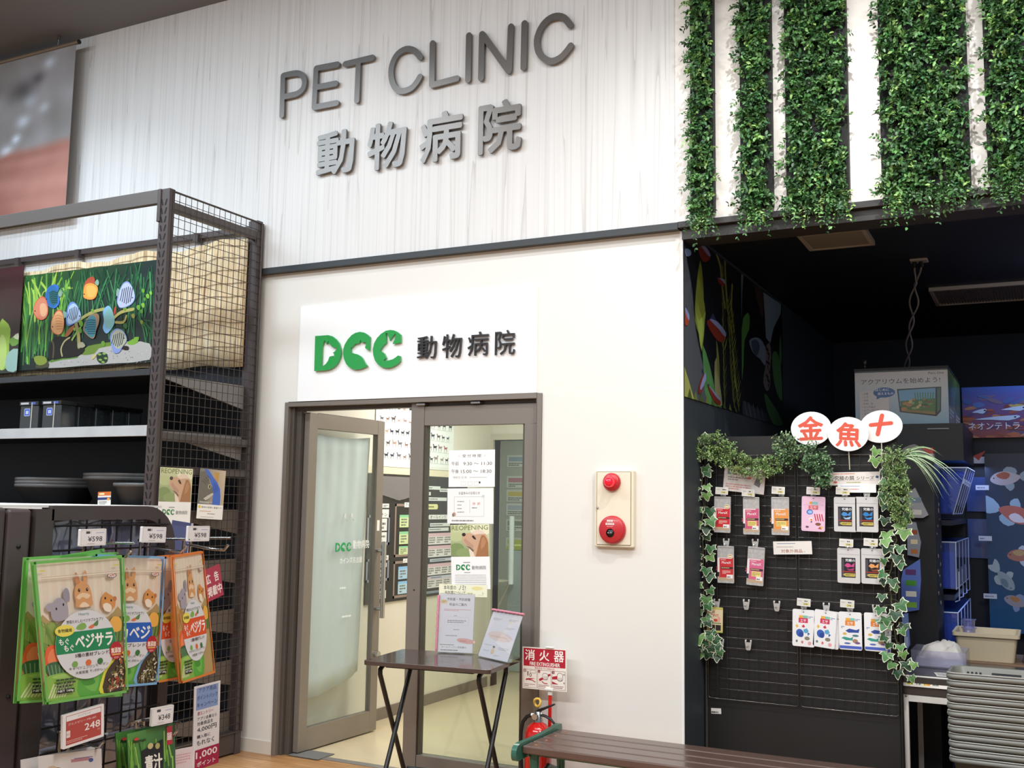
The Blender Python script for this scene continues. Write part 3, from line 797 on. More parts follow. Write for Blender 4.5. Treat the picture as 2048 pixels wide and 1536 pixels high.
# ---------------------------------------------------------------- notices taped to the side light
GP = ('Y', .040)
def holder(a, name='plastic_sleeve'): pass
a = sheet(GP, (898, 901), (990, 899), (896, 974), '#fbfaf8')
w, h = a.w, a.h
a.txt('受 付 時 間', .30 * w, .80 * h, .40 * w, .085 * h, '#454341', .006); a.txt('☆', .2 * w, .81 * h, .05 * w, .07 * h, '#e9b9a8'); a.txt('☆', .76 * w, .81 * h, .05 * w, .07 * h, '#e9b9a8')
a.txt('午前', .06 * w, .58 * h, .16 * w, .11 * h, '#454341'); a.txt('9:30 〜 11:30', .32 * w, .585 * h, .62 * w, .09 * h, '#454341')
a.txt('午後', .06 * w, .37 * h, .16 * w, .11 * h, '#454341'); a.txt('15:00 〜 18:30', .27 * w, .375 * h, .66 * w, .09 * h, '#454341')
a.txt('休診日 日 祝', .1 * w, .23 * h, .3 * w, .06 * h, '#96938f'); a.dash(.46 * w, .24 * h, .42 * w, .035 * h, 1, '#c4c2be', 2)
for k in range(3): a.frame((.28 + .14 * k) * w, .04 * h, .1 * w, .1 * h, .0012, '#c8c6c2')
a.ell(.68 * w, .12 * h, .018 * w, .03 * h, '#3b3b3b')
tag(a.build('paper_notice', GLOSS), 'white opening hours sheet with times, topmost on the glass side panel', 'notice')
a = sheet(GP, (895, 977), (987, 976), (893, 1047), '#f8f7f5')
w, h = a.w, a.h
a.txt('お盆休みのお知らせ', .25 * w, .82 * h, .46 * w, .085 * h, '#5d5b5a', .008); a.frame(.15 * w, .2 * h, .65 * w, .56 * h, .0013, '#9a9895'); a.rect(.49 * w, .3 * h, .0013, .38 * h, '#9a9895')
for k in range(4): a.dash(.22 * w, (.60 - .1 * k) * h, .22 * w, .05 * h, 1, '#a3a09d', 30 + k)
a.txt('休  診', .55 * w, .52 * h, .17 * w, .085 * h, '#d9827c', .01); a.dash(.54 * w, .42 * h, .21 * w, .05 * h, 1, '#8d8a88', 8)
a.ell(.15 * w, .26 * h, .04 * w, .06 * h, '#d39a8d'); a.ell(.13 * w, .24 * h, .025 * w, .05 * h, '#85857c'); a.ell(.78 * w, .77 * h, .03 * w, .045 * h, '#d6d6d8'); a.dash(.1 * w, .05 * h, .75 * w, .065 * h, 1, '#8d8a88', 9)
tag(a.build('paper_notice', GLOSS), 'white holiday closing notice with a boxed table, just above the puppy poster on the glass', 'notice')

def puppy(a, x, y, w, h):
    """puppy head looking up to the left on a blurred green ground"""
    q = lambda *p: [(x + u * w, y + v * h) for u, v in p]
    a.poly(q((0, 0), (1, 0), (1, 1), (0, 1)), ['#7f9060', '#a9b487', '#dfe2b8', '#d9dfae'])
    for (u, v, ru, rv, c) in ((.15, .25, .2, .18, '#869a62'), (.35, .12, .22, .14, '#93a56e'), (.15, .62, .18, .14, '#c3cc98'), (.8, .85, .3, .2, '#eeeccb')):
        a.cpoly(ellp(x + u * w, y + v * h, ru * w, rv * h, 18), c) if False else a.poly([(min(max(px, x), x + w), min(max(py, y), y + h)) for px, py in ellp(x + u * w, y + v * h, ru * w, rv * h, 18)], c)
    a.poly(q((.50, 0), (.47, .22), (.44, .30), (.34, .42), (.29, .55), (.30, .66), (.32, .74), (.42, .73), (.55, .74), (.62, .80), (.72, .83), (.82, .80), (.92, .68), (.97, .5), (.97, 0)), '#d3ab8c')
    a.poly(q((.52, .73), (.62, .80), (.72, .83), (.82, .80), (.9, .70), (.75, .70), (.62, .68)), '#ecd6c4')
    a.poly(q((.50, 0), (.47, .22), (.5, .26), (.58, .16), (.62, 0)), '#efdfcc')
    a.poly(q((.34, .50), (.44, .33), (.56, .22), (.60, .34), (.48, .46), (.38, .58)), '#c29a82')
    a.poly(q((.80, .66), (.76, .52), (.72, .36), (.68, .18), (.64, 0), (.97, 0), (.97, .42), (.93, .56), (.87, .66)), '#a9764e')
    a.poly(q((.82, .58), (.78, .40), (.78, .22), (.86, .30), (.92, .46), (.87, .60)), '#bd8a62')
    a.poly(q((.40, .34), (.50, .24), (.58, .14), (.60, .2), (.50, .30)), '#7f6354')
    a.ell(x + .345 * w, y + .69 * h, .05 * w, .055 * h, '#33272a'); a.poly(q((.55, .64), (.60, .66), (.65, .58), (.66, .52), (.61, .54), (.57, .59)), '#3a2a26')
def reopen(a, full):
    w, h = a.w, a.h; hs = .50 if full else .54
    puppy(a, 0, h * (1 - hs), w, h * hs)
    a.txt('REOPENING', .03 * w, h * (1 - hs * .17), .94 * w, h * hs * .14, '#6f7d3a', .004)
    a.dash(.32 * w, h * (.90 - hs), .34 * w, h * .022, 1, '#7c7b7a', 3)
    logo(a, .13 * w, h * (.79 - hs), .36 * w, '#1d8a4a'); a.txt('動物病院', .54 * w, h * (.80 - hs), .36 * w, .06 * h, '#8a8988', .01)
    if full: a.dash(.1 * w, .03 * h, .8 * w, .2 * h, 7, '#bcbab8', 12, .35); a.dash(.34 * w, .245 * h, .3 * w, .022 * h, 1, '#96938f', 4)
a = sheet(GP, (901, 1050), (978, 1048), (899, 1178), '#fcfcfb'); reopen(a, True)
tag(a.build('poster', GLOSS), 'reopening poster with a golden puppy looking up, on the glass side panel', 'poster')
a = sheet(('Y', .037), (878, 1168), (974, 1170), (876, 1192), '#f7f4d8'); w, h = a.w, a.h
a.txt('本年度の', .1 * w, .55 * h, .26 * w, .36 * h, '#5f5c50', .01); a.txt('ノミ!', .42 * w, .52 * h, .14 * w, .4 * h, '#4c4a44', .02); a.txt('予防薬について', .12 * w, .1 * h, .44 * w, .36 * h, '#6b685c', .01)
a.ell(.8 * w, .7 * h, .12 * w, .16 * h, '#f0e3a0'); a.txt('…!', .82 * w, .14 * h, .1 * w, .24 * h, '#6d7048'); a.dash(.6 * w, .16 * h, .2 * w, .22 * h, 1, '#c9c08a', 3)
tag(a.build('paper_strip', PRINT), 'pale yellow handwritten paper strip on the glass just below the puppy poster', 'notice')

# ================================================================ folding table with leaflets
A0 = Vector((-1.517, -.562)); ud = Vector((.691, .085)).normalized(); vd = Vector((-ud.y, ud.x)); TW, TD, TZ = .696, .475, .70
tb = thing('folding_table', (0, 0, 0), 'dark brown folding table with black crossed legs in front of the glass door', 'table')
MB().prism([rrp(-TW / 2, -TD / 2, TW, TD, .025)], lambda x, y, d: Vector((x, y, TZ - d)), 0, .022).build('table_top', mat('dark_walnut_laminate', '#4a3c38', .16, var=.12, scale=8, coat=.2), tb, .006)
for s in (-1, 1): MB().box(-.24, .24, s * (TD / 2 - .06) - .01, s * (TD / 2 - .06) + .01, TZ - .035, TZ - .022).build('under_rail', BLACKST, tb)
for sx in (-1, 1):
    x0 = sx * (TW / 2 - .075)
    for k, s in enumerate((-1, 1)):
        x = x0 + (.011 if k else -.011); y0, y1 = s * .15, -s * .19
        pts = [(x, y0 - s * .05, TZ - .033), (x, y0 - s * .015, TZ - .035), (x, y0 + s * .012, TZ - .05), (x, y0 + s * .012, TZ - .075)]
        end = Vector((x, y1, .012)); st = Vector(pts[-1])
        pts += [tuple(st.lerp(end, q)) for q in (.03, .5, 1)]
        lg = MB().tube(pts, .0125, 10).build('leg', BLACKST, tb)
        MB().tube([(x, y1, .0), (x, y1 + s * .008, .035)], .0145, 10).build('rubber_foot', mat('black_rubber', '#141414', .8), lg)
    MB().tube([(x0 - .02, 0, TZ * .50), (x0 + .02, 0, TZ * .50)], .008, 8).build('pivot_pin', BLACKST, tb)
for s in (-1, 1):
    MB().tube([(-TW / 2 + .075, s * .165, .09), (TW / 2 - .075, s * .165, .09)], .009, 8).build('cross_bar', BLACKST, tb)

tb.location = (A0.x + ud.x * TW / 2 + vd.x * TD / 2, A0.y + ud.y * TW / 2 + vd.y * TD / 2, 0); tb.rotation_euler = (0, 0, math.atan2(ud.y, ud.x))

def acrylic_stand(bl, br, hgt, lean, label, art_fn, deco):
    """clear leaflet stand: sloping face, foot plate and the sheet inside"""
    U = (br - bl).normalized(); Bk = Vector((0, 0, 1)).cross(U)
    V = (Vector((0, 0, 1)) + Bk * lean).normalized(); W = (br - bl).length
    st = thing('leaflet_stand', (bl + br) / 2, label, 'leaflet stand')
    g = MB(); fr = lambda x, y, d: bl + U * x + V * y + Bk * d
    g.prism([rrp(0, .002, W, hgt, .006)], fr, -.0035, -.0015); g.prism([rrp(0, .002, W, hgt, .006)], fr, .0015, .0035)
    g.mesh([bl + U * x + Bk * y + Vector((0, 0, z)) for z in (.001, .004) for x, y in ((0, -.0), (W, 0), (W, .09), (0, .09))], [(0, 1, 2, 3), (4, 5, 6, 7), (0, 1, 5, 4), (1, 2, 6, 5), (2, 3, 7, 6), (3, 0, 4, 7)])
    g.build('acrylic_holder', ACRYLIC, st)
    a = Art(bl + U * .004 + V * .006, U, V, W - .008, hgt - .01, '#f6f5f4', .001); art_fn(a)
    a.build('leaflet', PRINT, st)
    d = MB()
    for p, q in deco:
        n = 16
        pts = [fr(p[0] * W + (q[0] - p[0]) * W * i / n, p[1] * hgt + (q[1] - p[1]) * hgt * i / n, -.005 - .003 * (i % 2)) for i in range(n + 1)]
        d.tube(pts, [.0055 + .002 * (i % 2) for i in range(n + 1)], 6)
    d.build('gingham_ribbon', mat('pink_gingham_ribbon', '#e58ba0', .7, var=.45, scale=160), st)
def fee(a):
    w, h = a.w, a.h
    a.txt('予防薬・予防接種', .2 * w, .89 * h, .68 * w, .05 * h, '#5b5959', .012); a.txt('料金のご案内', .28 * w, .80 * h, .5 * w, .05 * h, '#5b5959', .012)
    a.dash(.12 * w, .71 * h, .8 * w, .035 * h, 2, '#e3a39a', 3); a.frame(.16 * w, .47 * h, .7 * w, .14 * h, .0008, '#d0cecb')
    a.dash(.42 * w, .62 * h, .2 * w, .018 * h, 1, '#9d9b99', 1); a.dash(.24 * w, .50 * h, .55 * w, .06 * h, 2, '#a9a7a4', 5); a.dash(.42 * w, .38 * h, .22 * w, .02 * h, 1, '#9d9b99', 6); a.dash(.2 * w, .27 * h, .6 * w, .03 * h, 1, '#b5b3b0', 7)
    a.rect(.0, .0, .95 * w, .155 * h, '#fbfaf6'); a.dash(.05 * w, .115 * h, .8 * w, .025 * h, 1, '#9a917e', 8); a.txt('オールインワン予防薬の', .1 * w, .07 * h, .72 * w, .035 * h, '#7a776f', .008); a.dash(.08 * w, .02 * h, .8 * w, .03 * h, 1, '#7f7c74', 9)
    a.rr(.02 * w, .835 * h, .2 * w, .07 * h, .035 * h, '#f1dfa5'); a.dash(.05 * w, .85 * h, .14 * w, .04 * h, 2, '#d89a4a', 3)
    a.ell(.8 * w, .2 * h, .27 * w, .045 * h, '#f3b8a8', -.1); a.dash(.62 * w, .185 * h, .36 * w, .025 * h, 1, '#dd7f70', 4)
tz = Vector((0, 0, .7015))
bl = onZ(874, 1306, .7005); br_ = onZ(946, 1309, .7005)
bl.z = br_.z = .7015
acrylic_stand(bl, br_, .315, .10, 'upright clear stand with a fee guide sheet, left on the folding table', fee, (((-.02, .03), (-.02, .97)),))
def flyer(a):
    w, h = a.w, a.h
    a.ell(.5 * w, .47 * h, .42 * w, .1 * h, '#f7e3d6', -.05); a.dash(.2 * w, .44 * h, .6 * w, .045 * h, 1, '#ecc9b4', 2)
    for q, s in (((.08, .8, .3, .05), 1), ((.62, .82, .3, .05), 2), ((.08, .25, .34, .03), 3), ((.58, .2, .34, .06), 4), ((.6, .64, .3, .05), 5), ((.1, .13, .24, .03), 6), ((.5, .06, .2, .03), 7)):
        a.dash(q[0] * w, q[1] * h, q[2] * w, q[3] * h, 2, '#b5b3b2', s, .4)
    a.ell(.42 * w, .23 * h, .04 * w, .03 * h, '#efd3b4'); a.ell(.42 * w, .15 * h, .06 * w, .06 * h, '#f3d8b0'); a.ell(.42 * w, .245 * h, .042 * w, .02 * h, '#7b6a58'); a.ell(.7 * w, .8 * h, .04 * w, .03 * h, '#f7e9c9')
bl = Vector((-1.085, -.135, .7015)); br_ = Vector((-.845, -.255, .7015))
acrylic_stand(bl, br_, .26, .42, 'tilted clear stand with a white leaflet and pink ribbon top, right on the folding table', flyer, (((-.02, 1.0), (1.03, 1.0)),))
# ================================================================ extinguisher, bench
ex = thing('fire_extinguisher', (-.705, -.178, 0), 'red fire extinguisher standing behind the left end of the bench', 'fire extinguisher')
EO = Vector((-.705, -.178, 0)); R_ = .066
RED2 = mat('red_extinguisher_enamel', '#cf1f1c', .18, coat=.5, var=.03)
MB().lathe([(.0005, 0), (R_ * .96, 0), (R_, .012), (R_, .345), (R_ * .97, .366), (R_ * .85, .388), (R_ * .62, .404), (R_ * .4, .412), (.024, .416), (.0005, .417)], EO, 32).build('cylinder', RED2, ex)
MB().lathe([(.024, .412), (.024, .425), (.021, .43), (.021, .448), (.017, .452), (.017, .468), (.0005, .469)], EO, 20).build('valve', mat('dull_chrome', '#9a9a98', .25, .9, var=.08), ex)
g = MB().lathe([(.0155, -.036), (.0155, -.020), (.012, -.020)], EO + Vector((-.004, 0, .445)), 18, axis='y')
g.disc(EO + Vector((-.004, -.0355, .445)), .0152, 18, 'y'); g.build('gauge', CHROME, ex)
BP = mat('black_moulded_plastic', '#181818', .35, var=.05)
def dirv(x, z): return EO + Vector((x, 0, z))
MB().tube([dirv(-.012, .462), dirv(.01, .474), dirv(.045, .490), dirv(.08, .506), dirv(.092, .511)], [.011, .011, .009, .0075, .005], 8, flat=.7).build('lever', BP, ex)
MB().tube([dirv(.012, .452), dirv(.04, .448), dirv(.07, .435), dirv(.09, .416), dirv(.094, .404)], [.010, .010, .009, .008, .006], 8, flat=.7).build('carry_handle', BP, ex)
MB().tube([dirv(-.016, .446), dirv(-.038, .446)], .0095, 10).build('hose_nut', WHITEPL, ex)
MB().tube([dirv(-.036, .446), dirv(-.062, .436), dirv(-.085, .408), dirv(-.095, .36), dirv(-.097, .29), dirv(-.092, .2), dirv(-.086, .12)], .0095, 10).build('hose', mat('black_rubber_hose', '#161616', .5), ex)
rg = MB(); n = 24; cc = EO + Vector((.0, -.012, .512))
rg.tube([cc + Vector((.017 * math.cos(2 * math.pi * k / n), .004 * math.sin(4 * math.pi * k / n), .019 * math.sin(2 * math.pi * k / n))) for k in range(n + 1)], .0065, 8)
rg.build('safety_ring', mat('yellow_plastic', '#d7b04a', .35), ex)
MB().tube([dirv(.004, .47), dirv(.016, .458), dirv(.02, .44)], .006, 8).build('seal_tag', WHITEPL, ex)

st = thing('sign_stand', (-.681, -.09, 0), 'red and white fire extinguisher sign on a slim red post behind the extinguisher', 'sign')
MB().box(-.690, -.672, -.094, -.084, .0, .56).build('post', RED2, st, .002)
MB().box(-.72, -.64, -.105, -.02, 0, .006).build('base_plate', RED2, st, .002)
MB().box(-.692, -.670, -.096, -.082, .535, .60).build('post_cap', WHITEPL, st, .002)
for z0, z1 in ((.560, .572), (.772, .779)):
    MB().box(-.704, -.658, -.107, -.089, z0, z1).build('panel_clip', WHITEPL, st, .002)
a = sheet(('Y', -.100), (1045, 1293), (1133, 1299), (1043, 1376), '#efe8de', .003)
w, h = a.w, a.h
CR = '#b3162e'
a.rect(.025 * w, .545 * h, .95 * w, .43 * h, CR)
for i, ch in enumerate('消火器'): a.txt(ch, (.06 + .33 * i) * w, .69 * h, .22 * w, .25 * h, '#f4f0ea', .018)
a.txt('FIRE EXTINGUISHER', .17 * w, .565 * h, .68 * w, .085 * h, '#f4f0ea', .02)
a.txt('使用方法 TO OPERATE', .28 * w, .485 * h, .45 * w, .045 * h, CR, .012)
for i in range(3):
    x = (.025 + .322 * i) * w; W_ = .305 * w
    a.frame(x, .03 * h, W_, .44 * h, .0013, '#8d4a4e'); a.rect(x + .01 * w, .40 * h, .05 * w, .065 * h, '#7d1c2c'); a.txt(str(i + 1), x + .025 * w, .41 * h, .02 * w, .045 * h, '#f4f0ea')
    a.dash(x + .02 * w, .055 * h, W_ * .8, .075 * h, 2, '#a9777a', i + 1, .4)
    if i == 0:
        a.stroke([(x + .1 * w, .32 * h), (x + .1 * w, .41 * h)], .005, '#5e2a30'); a.ell(x + .16 * w, .33 * h, .028 * w, .04 * h, '#5e2a30'); a.ell(x + .16 * w, .33 * h, .017 * w, .025 * h, '#efe8de'); a.rr(x + .15 * w, .38 * h, .13 * w, .07 * h, .004, '#5e2a30'); a.rr(x + .155 * w, .386 * h, .12 * w, .058 * h, .004, '#efe8de')
        a.poly([(x + .05 * w, .2 * h), (x + .13 * w, .22 * h), (x + .27 * w, .26 * h), (x + .14 * w, .255 * h), (x + .06 * w, .24 * h)], CR); a.stroke([(x + .12 * w, .22 * h), (x + .2 * w, .21 * h), (x + .27 * w, .17 * h)], .004, CR)
    elif i == 1:
        a.poly([(x + .03 * w, .25 * h), (x + .28 * w, .40 * h), (x + .3 * w, .36 * h), (x + .05 * w, .2 * h)], CR)
        a.rr(x + .11 * w, .24 * h, .13 * w, .16 * h, .012, '#5e2a30'); a.rr(x + .117 * w, .25 * h, .116 * w, .14 * h, .011, '#efe8de')
        for k in range(3): a.stroke([(x + (.14 + .03 * k) * w, .25 * h), (x + (.15 + .03 * k) * w, .33 * h)], .002, '#5e2a30')
        a.stroke([(x + .1 * w, .2 * h), (x + .15 * w, .16 * h), (x + .22 * w, .155 * h)], .004, CR)
    else:
        a.poly([(x + .01 * w, .33 * h), (x + .13 * w, .36 * h), (x + .13 * w, .28 * h), (x + .01 * w, .27 * h)], CR); a.poly([(x + .01 * w, .16 * h), (x + .01 * w, .22 * h), (x + .15 * w, .16 * h)], CR)
        a.rr(x + .12 * w, .24 * h, .13 * w, .19 * h, .012, '#5e2a30'); a.rr(x + .127 * w, .25 * h, .116 * w, .17 * h, .011, '#efe8de')
        for k in range(3): a.stroke([(x + (.152 + .03 * k) * w, .25 * h), (x + (.152 + .03 * k) * w, .32 * h)], .002, '#5e2a30')
        for yy in (.40, .2): a.ell(x + .275 * w, yy * h, .01 * w, .02 * h, '#5e2a30')
a.build('sign_panel', PRINT, st)

# slatted bench: four brown slats on green cast ends
BX0, BX1, BYF, BYB, BZ = -.575, 1.45, -.62, -.20, .40
bn = thing('bench', ((BX0 + BX1) / 2, -.41, 0), 'low bench of four brown slats on green cast iron ends, against the wall', 'bench')
SLAT = mat('brown_painted_wood', '#5f4941', .26, var=.1, scale=6, coat=.2)
GRN = mat('green_cast_iron', '#2f6455', .3, var=.1, coat=.2)
sw = (BYB - BYF - 3 * .012) / 4
for i in range(4):
    y = BYF + i * (sw + .012); b = MB().box(BX0, BX1, y, y + sw, BZ - .035, BZ).build('slat', SLAT, bn, .006)
    for x in (BX0 + .05, BX1 - .05):
        MB().lathe([(.008, BZ - .0005), (.008, BZ + .0015), (.0005, BZ + .002)], (x, y + sw / 2, 0), 10).build('bolt_cap', mat('worn_bolt', '#9a6a50', .4), b)
for xe, s in ((BX0, -1), (BX1, 1)):
    e = MB(); x0, x1 = (xe - .028, xe + .03) if s < 0 else (xe - .03, xe + .028)
    fr = lambda u, v, d: Vector((x0 + d, u, v))
    # side casting: rolled front lip, seat rail with a raised back, legs
    prof = smooth([(BYF - .042, BZ - .062), (BYF - .058, BZ - .035), (BYF - .05, BZ - .004), (BYF - .022, BZ + .010), (BYF + .02, BZ + .012), (-.42, BZ + .010), (-.28, BZ + .016), (BYB + .01, BZ + .022), (BYB + .03, BZ + .012), (BYB + .02, BZ - .03), (-.3, BZ - .06), (-.42, BZ - .065), (BYF + .02, BZ - .062)], 3, True)
    e.prism([prof], fr, 0, .026 if s < 0 else .058 - .0)
    c1 = e.build('arm_casting', GRN, bn, .004)
    for yl, dyy in ((BYF + .07, -.05), (BYB - .07, .05)):
        lg = MB(); lg.tube([(xe + (.03 if s < 0 else -.03), yl, BZ - .04), (xe + (.035 if s < 0 else -.035), yl + dyy * .2, .25), (xe + (.035 if s < 0 else -.035), yl - dyy * .1, .12), (xe + (.035 if s < 0 else -.035), yl + dyy, .012)], [.026, .02, .02, .024], 10)
        lg.build('leg', GRN, bn)
    MB().tube([(xe + .035 * -s, BYF + .08, .22), (xe + .035 * -s, (BYF + BYB) / 2, .27), (xe + .035 * -s, BYB - .08, .22)], .014, 8).build('brace', GRN, bn)
MB().tube([(BX0 + .02, (BYF + BYB) / 2 - .1, BZ - .055), (BX1 - .02, (BYF + BYB) / 2 - .1, BZ - .055)], .012, 8).build('stretcher', GRN, bn)

# ================================================================ black pegboard stand in the opening
GYP = .33
bd = thing('display_board', (.49, GYP + .03, 0), 'tall black display panel with wire grids in the dark opening, hung with fish food', 'display panel')
BLK = mat('black_board', '#1c1b1b', .55, var=.08, scale=5)
tlp = onY(1432, 876, GYP + .03); 
box('panel', BLK, .015, .975, GYP + .02, GYP + .045, .03, 1.875, bd)
MB().tube([(.012, GYP + .012, .0), (.012, GYP + .012, 1.80)], .009, 8).build('post', mat('worn_black_steel', '#4a4845', .35, .4, var=.3), bd)
MB().tube([(.968, GYP + .012, .0), (.968, GYP + .012, 1.80)], .009, 8).build('post', BLACKST, bd)
for s in (.03, .955):
    MB().box(s - .02, s + .02, GYP - .16, GYP + .2, .001, .03).build('foot', BLACKST, bd, .003)
a = sheet(('Y', GYP + .0185), (1422, 1416), (1442, 1417), (1422, 1427), '#eceae6'); a.dash(.001, .001, a.w * .8, a.h * .5, 1, '#555', 2); a.build('barcode_sticker', PRINT, bd)
GX = [(.025, .483), (.497, .955)]
GZ0, GZ1 = .527, 1.775
GY0 = GYP
for x0, x1 in GX:
    gr = MB()
    gr.tube([(x0, GY0, GZ0 + .01), (x0, GY0, GZ1)], .0028, 6); gr.tube([(x1, GY0, GZ0 + .01), (x1, GY0, GZ1)], .0028, 6)
    gr.tube([(x0, GY0, GZ0 + .012), (x0 + .004, GY0, GZ0 + .003), (x0 + .012, GY0, GZ0), (x1 - .012, GY0, GZ0), (x1 - .004, GY0, GZ0 + .003), (x1, GY0, GZ0 + .012)], .0028, 6)
    gr.tube([(x0, GY0, GZ1), (x1, GY0, GZ1)], .0028, 6)
    nz = 24
    for k in range(1, nz): gr.tube([(x0, GY0 - .003, GZ0 + (GZ1 - GZ0) * k / nz), (x1, GY0 - .003, GZ0 + (GZ1 - GZ0) * k / nz)], .0017, 5)
    for k in range(1, 9): gr.tube([(x0 + (x1 - x0) * k / 9, GY0, GZ0), (x0 + (x1 - x0) * k / 9, GY0, GZ1)], .0017, 5)
    gr.build('wire_grid', WIRE, bd)
PY = GYP - .035                                 # plane of the hanging goods
def on(px, py, Y=PY): return onY(px, py, Y)

def hook_proto():
    h = thing('grid_hook', (0, 0, 0), '', 'hook', 'clear hooks on the display grid')
    m = MB(); m.prism([[(-.018, .012), (-.013, .014), (-.010, .004), (.010, .004), (.013, .014), (.018, .012), (.012, -.030), (.008, -.036), (-.008, -.036), (-.012, -.030)]], lambda x, y, d: Vector((x, d, y)), -.006, -.003)
    m.build('hook_plate', mat('clear_grey_plastic', '#b9b6b2', .15, var=.03, coat=.4), h)
    m = MB(); m.tube([(0, -.006, -.014), (.002, -.035, -.018), (.002, -.048, -.012)], .0022, 6); m.build('prong', CHROME, h)
    m = MB(); m.box(-.016, -.010, -.006, .002, .008, .016).box(.010, .016, -.006, .002, .008, .016); m.build('clip', WHITEPL, h)
    return h
HK = hook_proto(); _hk = [0]
def hook(px, py, label):
    p = on(px, py, GYP - .006)
    o = HK if _hk[0] == 0 else copy_tree(HK)
    _hk[0] += 1; o.location = p; o['label'] = label; return o

def pouch(name, px, py, w, h, tilt, label, cat, group, art_fn, body, body_m, t=.014, top=.0, base='#d9d7d5', film=False, Y=None):
    """flat food pouch hanging by its top edge, centred on pixel column px with its top at py"""
    p = on(px, py, PY if Y is None else Y)
    th = thing(name, (0, 0, 0), label, cat, group)
    U = Vector((math.cos(tilt), 0, math.sin(tilt))); V = Vector((-math.sin(tilt), 0, math.cos(tilt)))
    O = -U * (w / 2) - V * h
    m = MB(); rings = ((0, .0), (-.3, 1.0), (-1.0, .85)); L = rrp(0, 0, w, h, .004 if film else .008, 3)
    fr = lambda x, y, d: O + U * x + V * y + Vector((0, d, 0))
    nn = len(L); Vv = []
    for d, s in ((.0, 1), (t * .5, 1.0), (t, .86)):
        Vv += [fr(w / 2 + (x - w / 2) * s, h / 2 + (y - h / 2) * (s if d else 1), d) for x, y in L]
    m.mesh(Vv, [(i + k * nn, (i + 1) % nn + k * nn, (i + 1) % nn + (k + 1) * nn, i + (k + 1) * nn) for k in (0, 1) for i in range(nn)], None, False)
    m.face(Vv[:nn]); m.face(Vv[2 * nn:][::-1]); m.build(body, body_m, th)
    a = Art(O + Vector((0, -.0004, 0)), U, V, w, h, None)
    art_fn(a); a.build('front_print', GLOSS, th)
    th.location = p
    return th
CLR = mat('crinkled_clear_film', '#b9b7b5', .16, var=.35, scale=70, bump=.9, coat=.8)
SILV = mat('white_foil', '#e2e0df', .28, .25, var=.04, coat=.2)
def mx(col, star, yel):
    def fn(a):
        w, h = a.w, a.h
        a.rect(.06 * w, .07 * h, .88 * w, .10 * h, '#c4a98c'); a.rect(.10 * w, .15 * h, .86 * w, .54 * h, col); a.rect(.0, .17 * h, .13 * w, .50 * h, '#efe6e4'); a.rect(.0, .17 * h, .12 * w, .12 * h, '#2a2426')
        a.rect(.02 * w, .66 * h, .76 * w, .025 * h, '#efe3e0'); a.txt('HikariX', .3 * w, .53 * h, .5 * w, .06 * h, '#f3ecec', .02) if False else a.txt('MoreX', .27 * w, .52 * h, .55 * w, .065 * h, '#f0e8ea', .03)
        a.dash(.2 * w, .61 * h, .6 * w, .03 * h, 1, '#f2e0dc', 3); a.rect(.22 * w, .38 * h, .72 * w, .055 * h, '#3a2a2a'); a.dash(.25 * w, .395 * h, .6 * w, .03 * h, 1, '#e9d49a', 6)
        a.rect(.28 * w, .23 * h, .55 * w, .13 * h, '#f0df8a' if yel else col); a.dash(.3 * w, .24 * h, .5 * w, .10 * h, 3, '#a58a3a' if yel else '#f0c8c0', 8)
        a.txt('MoreX', .02 * w, .34 * h, .22 * w, .05 * h, col, .02, math.pi / 2)
        a.rect(.56 * w, .13 * h, .38 * w, .10 * h, '#f4f2f0'); a.dash(.6 * w, .14 * h, .3 * w, .05 * h, 1, '#4a4a4a', 9)
        if star: a.ell(.78 * w, .72 * h, .17 * w, .065 * h, '#f4efdd'); a.ell(.78 * w, .72 * h, .14 * w, .05 * h, '#c8a24a'); a.rect(.68 * w, .70 * h, .2 * w, .035 * h, '#f8f4ea')
        a.rect(.02 * w, .95 * h, .96 * w, .012 * h, '#8d8b8a')
    return fn
GRP = 'fish food packs on the display grid'
PXU = .00262
for (nm, x, y, w, h, tl_, col, star, yel, lb) in (
    ('p', 1445, 993, 33, 71, -.02, '#cf2b33', True, False, 'clear pack of fish food with red label and gold seal, upper row far left'),
    ('p', 1502, 994, 32, 73, .0, '#cf5a7f', False, True, 'clear pack of fish food with rose pink label, upper row'),
    ('p', 1560, 994, 34, 73, .0, '#e79a4e', False, True, 'clear pack of fish food with orange label, upper row'),
    ('p', 1451, 1092, 33, 72, .0, '#cf2b33', True, False, 'clear pack of fish food with red label and gold seal, second row far left'),
    ('p', 1513, 1094, 33, 74, -.06, '#d9688f', False, True, 'clear pack of fish food with rose pink label, tilted in the second row')):
    pouch('food_pack', x, y, w * PXU, h * PXU, tl_, lb, 'fish food', GRP, mx(col, star, yel), 'clear_bag', CLR, .016, film=True)
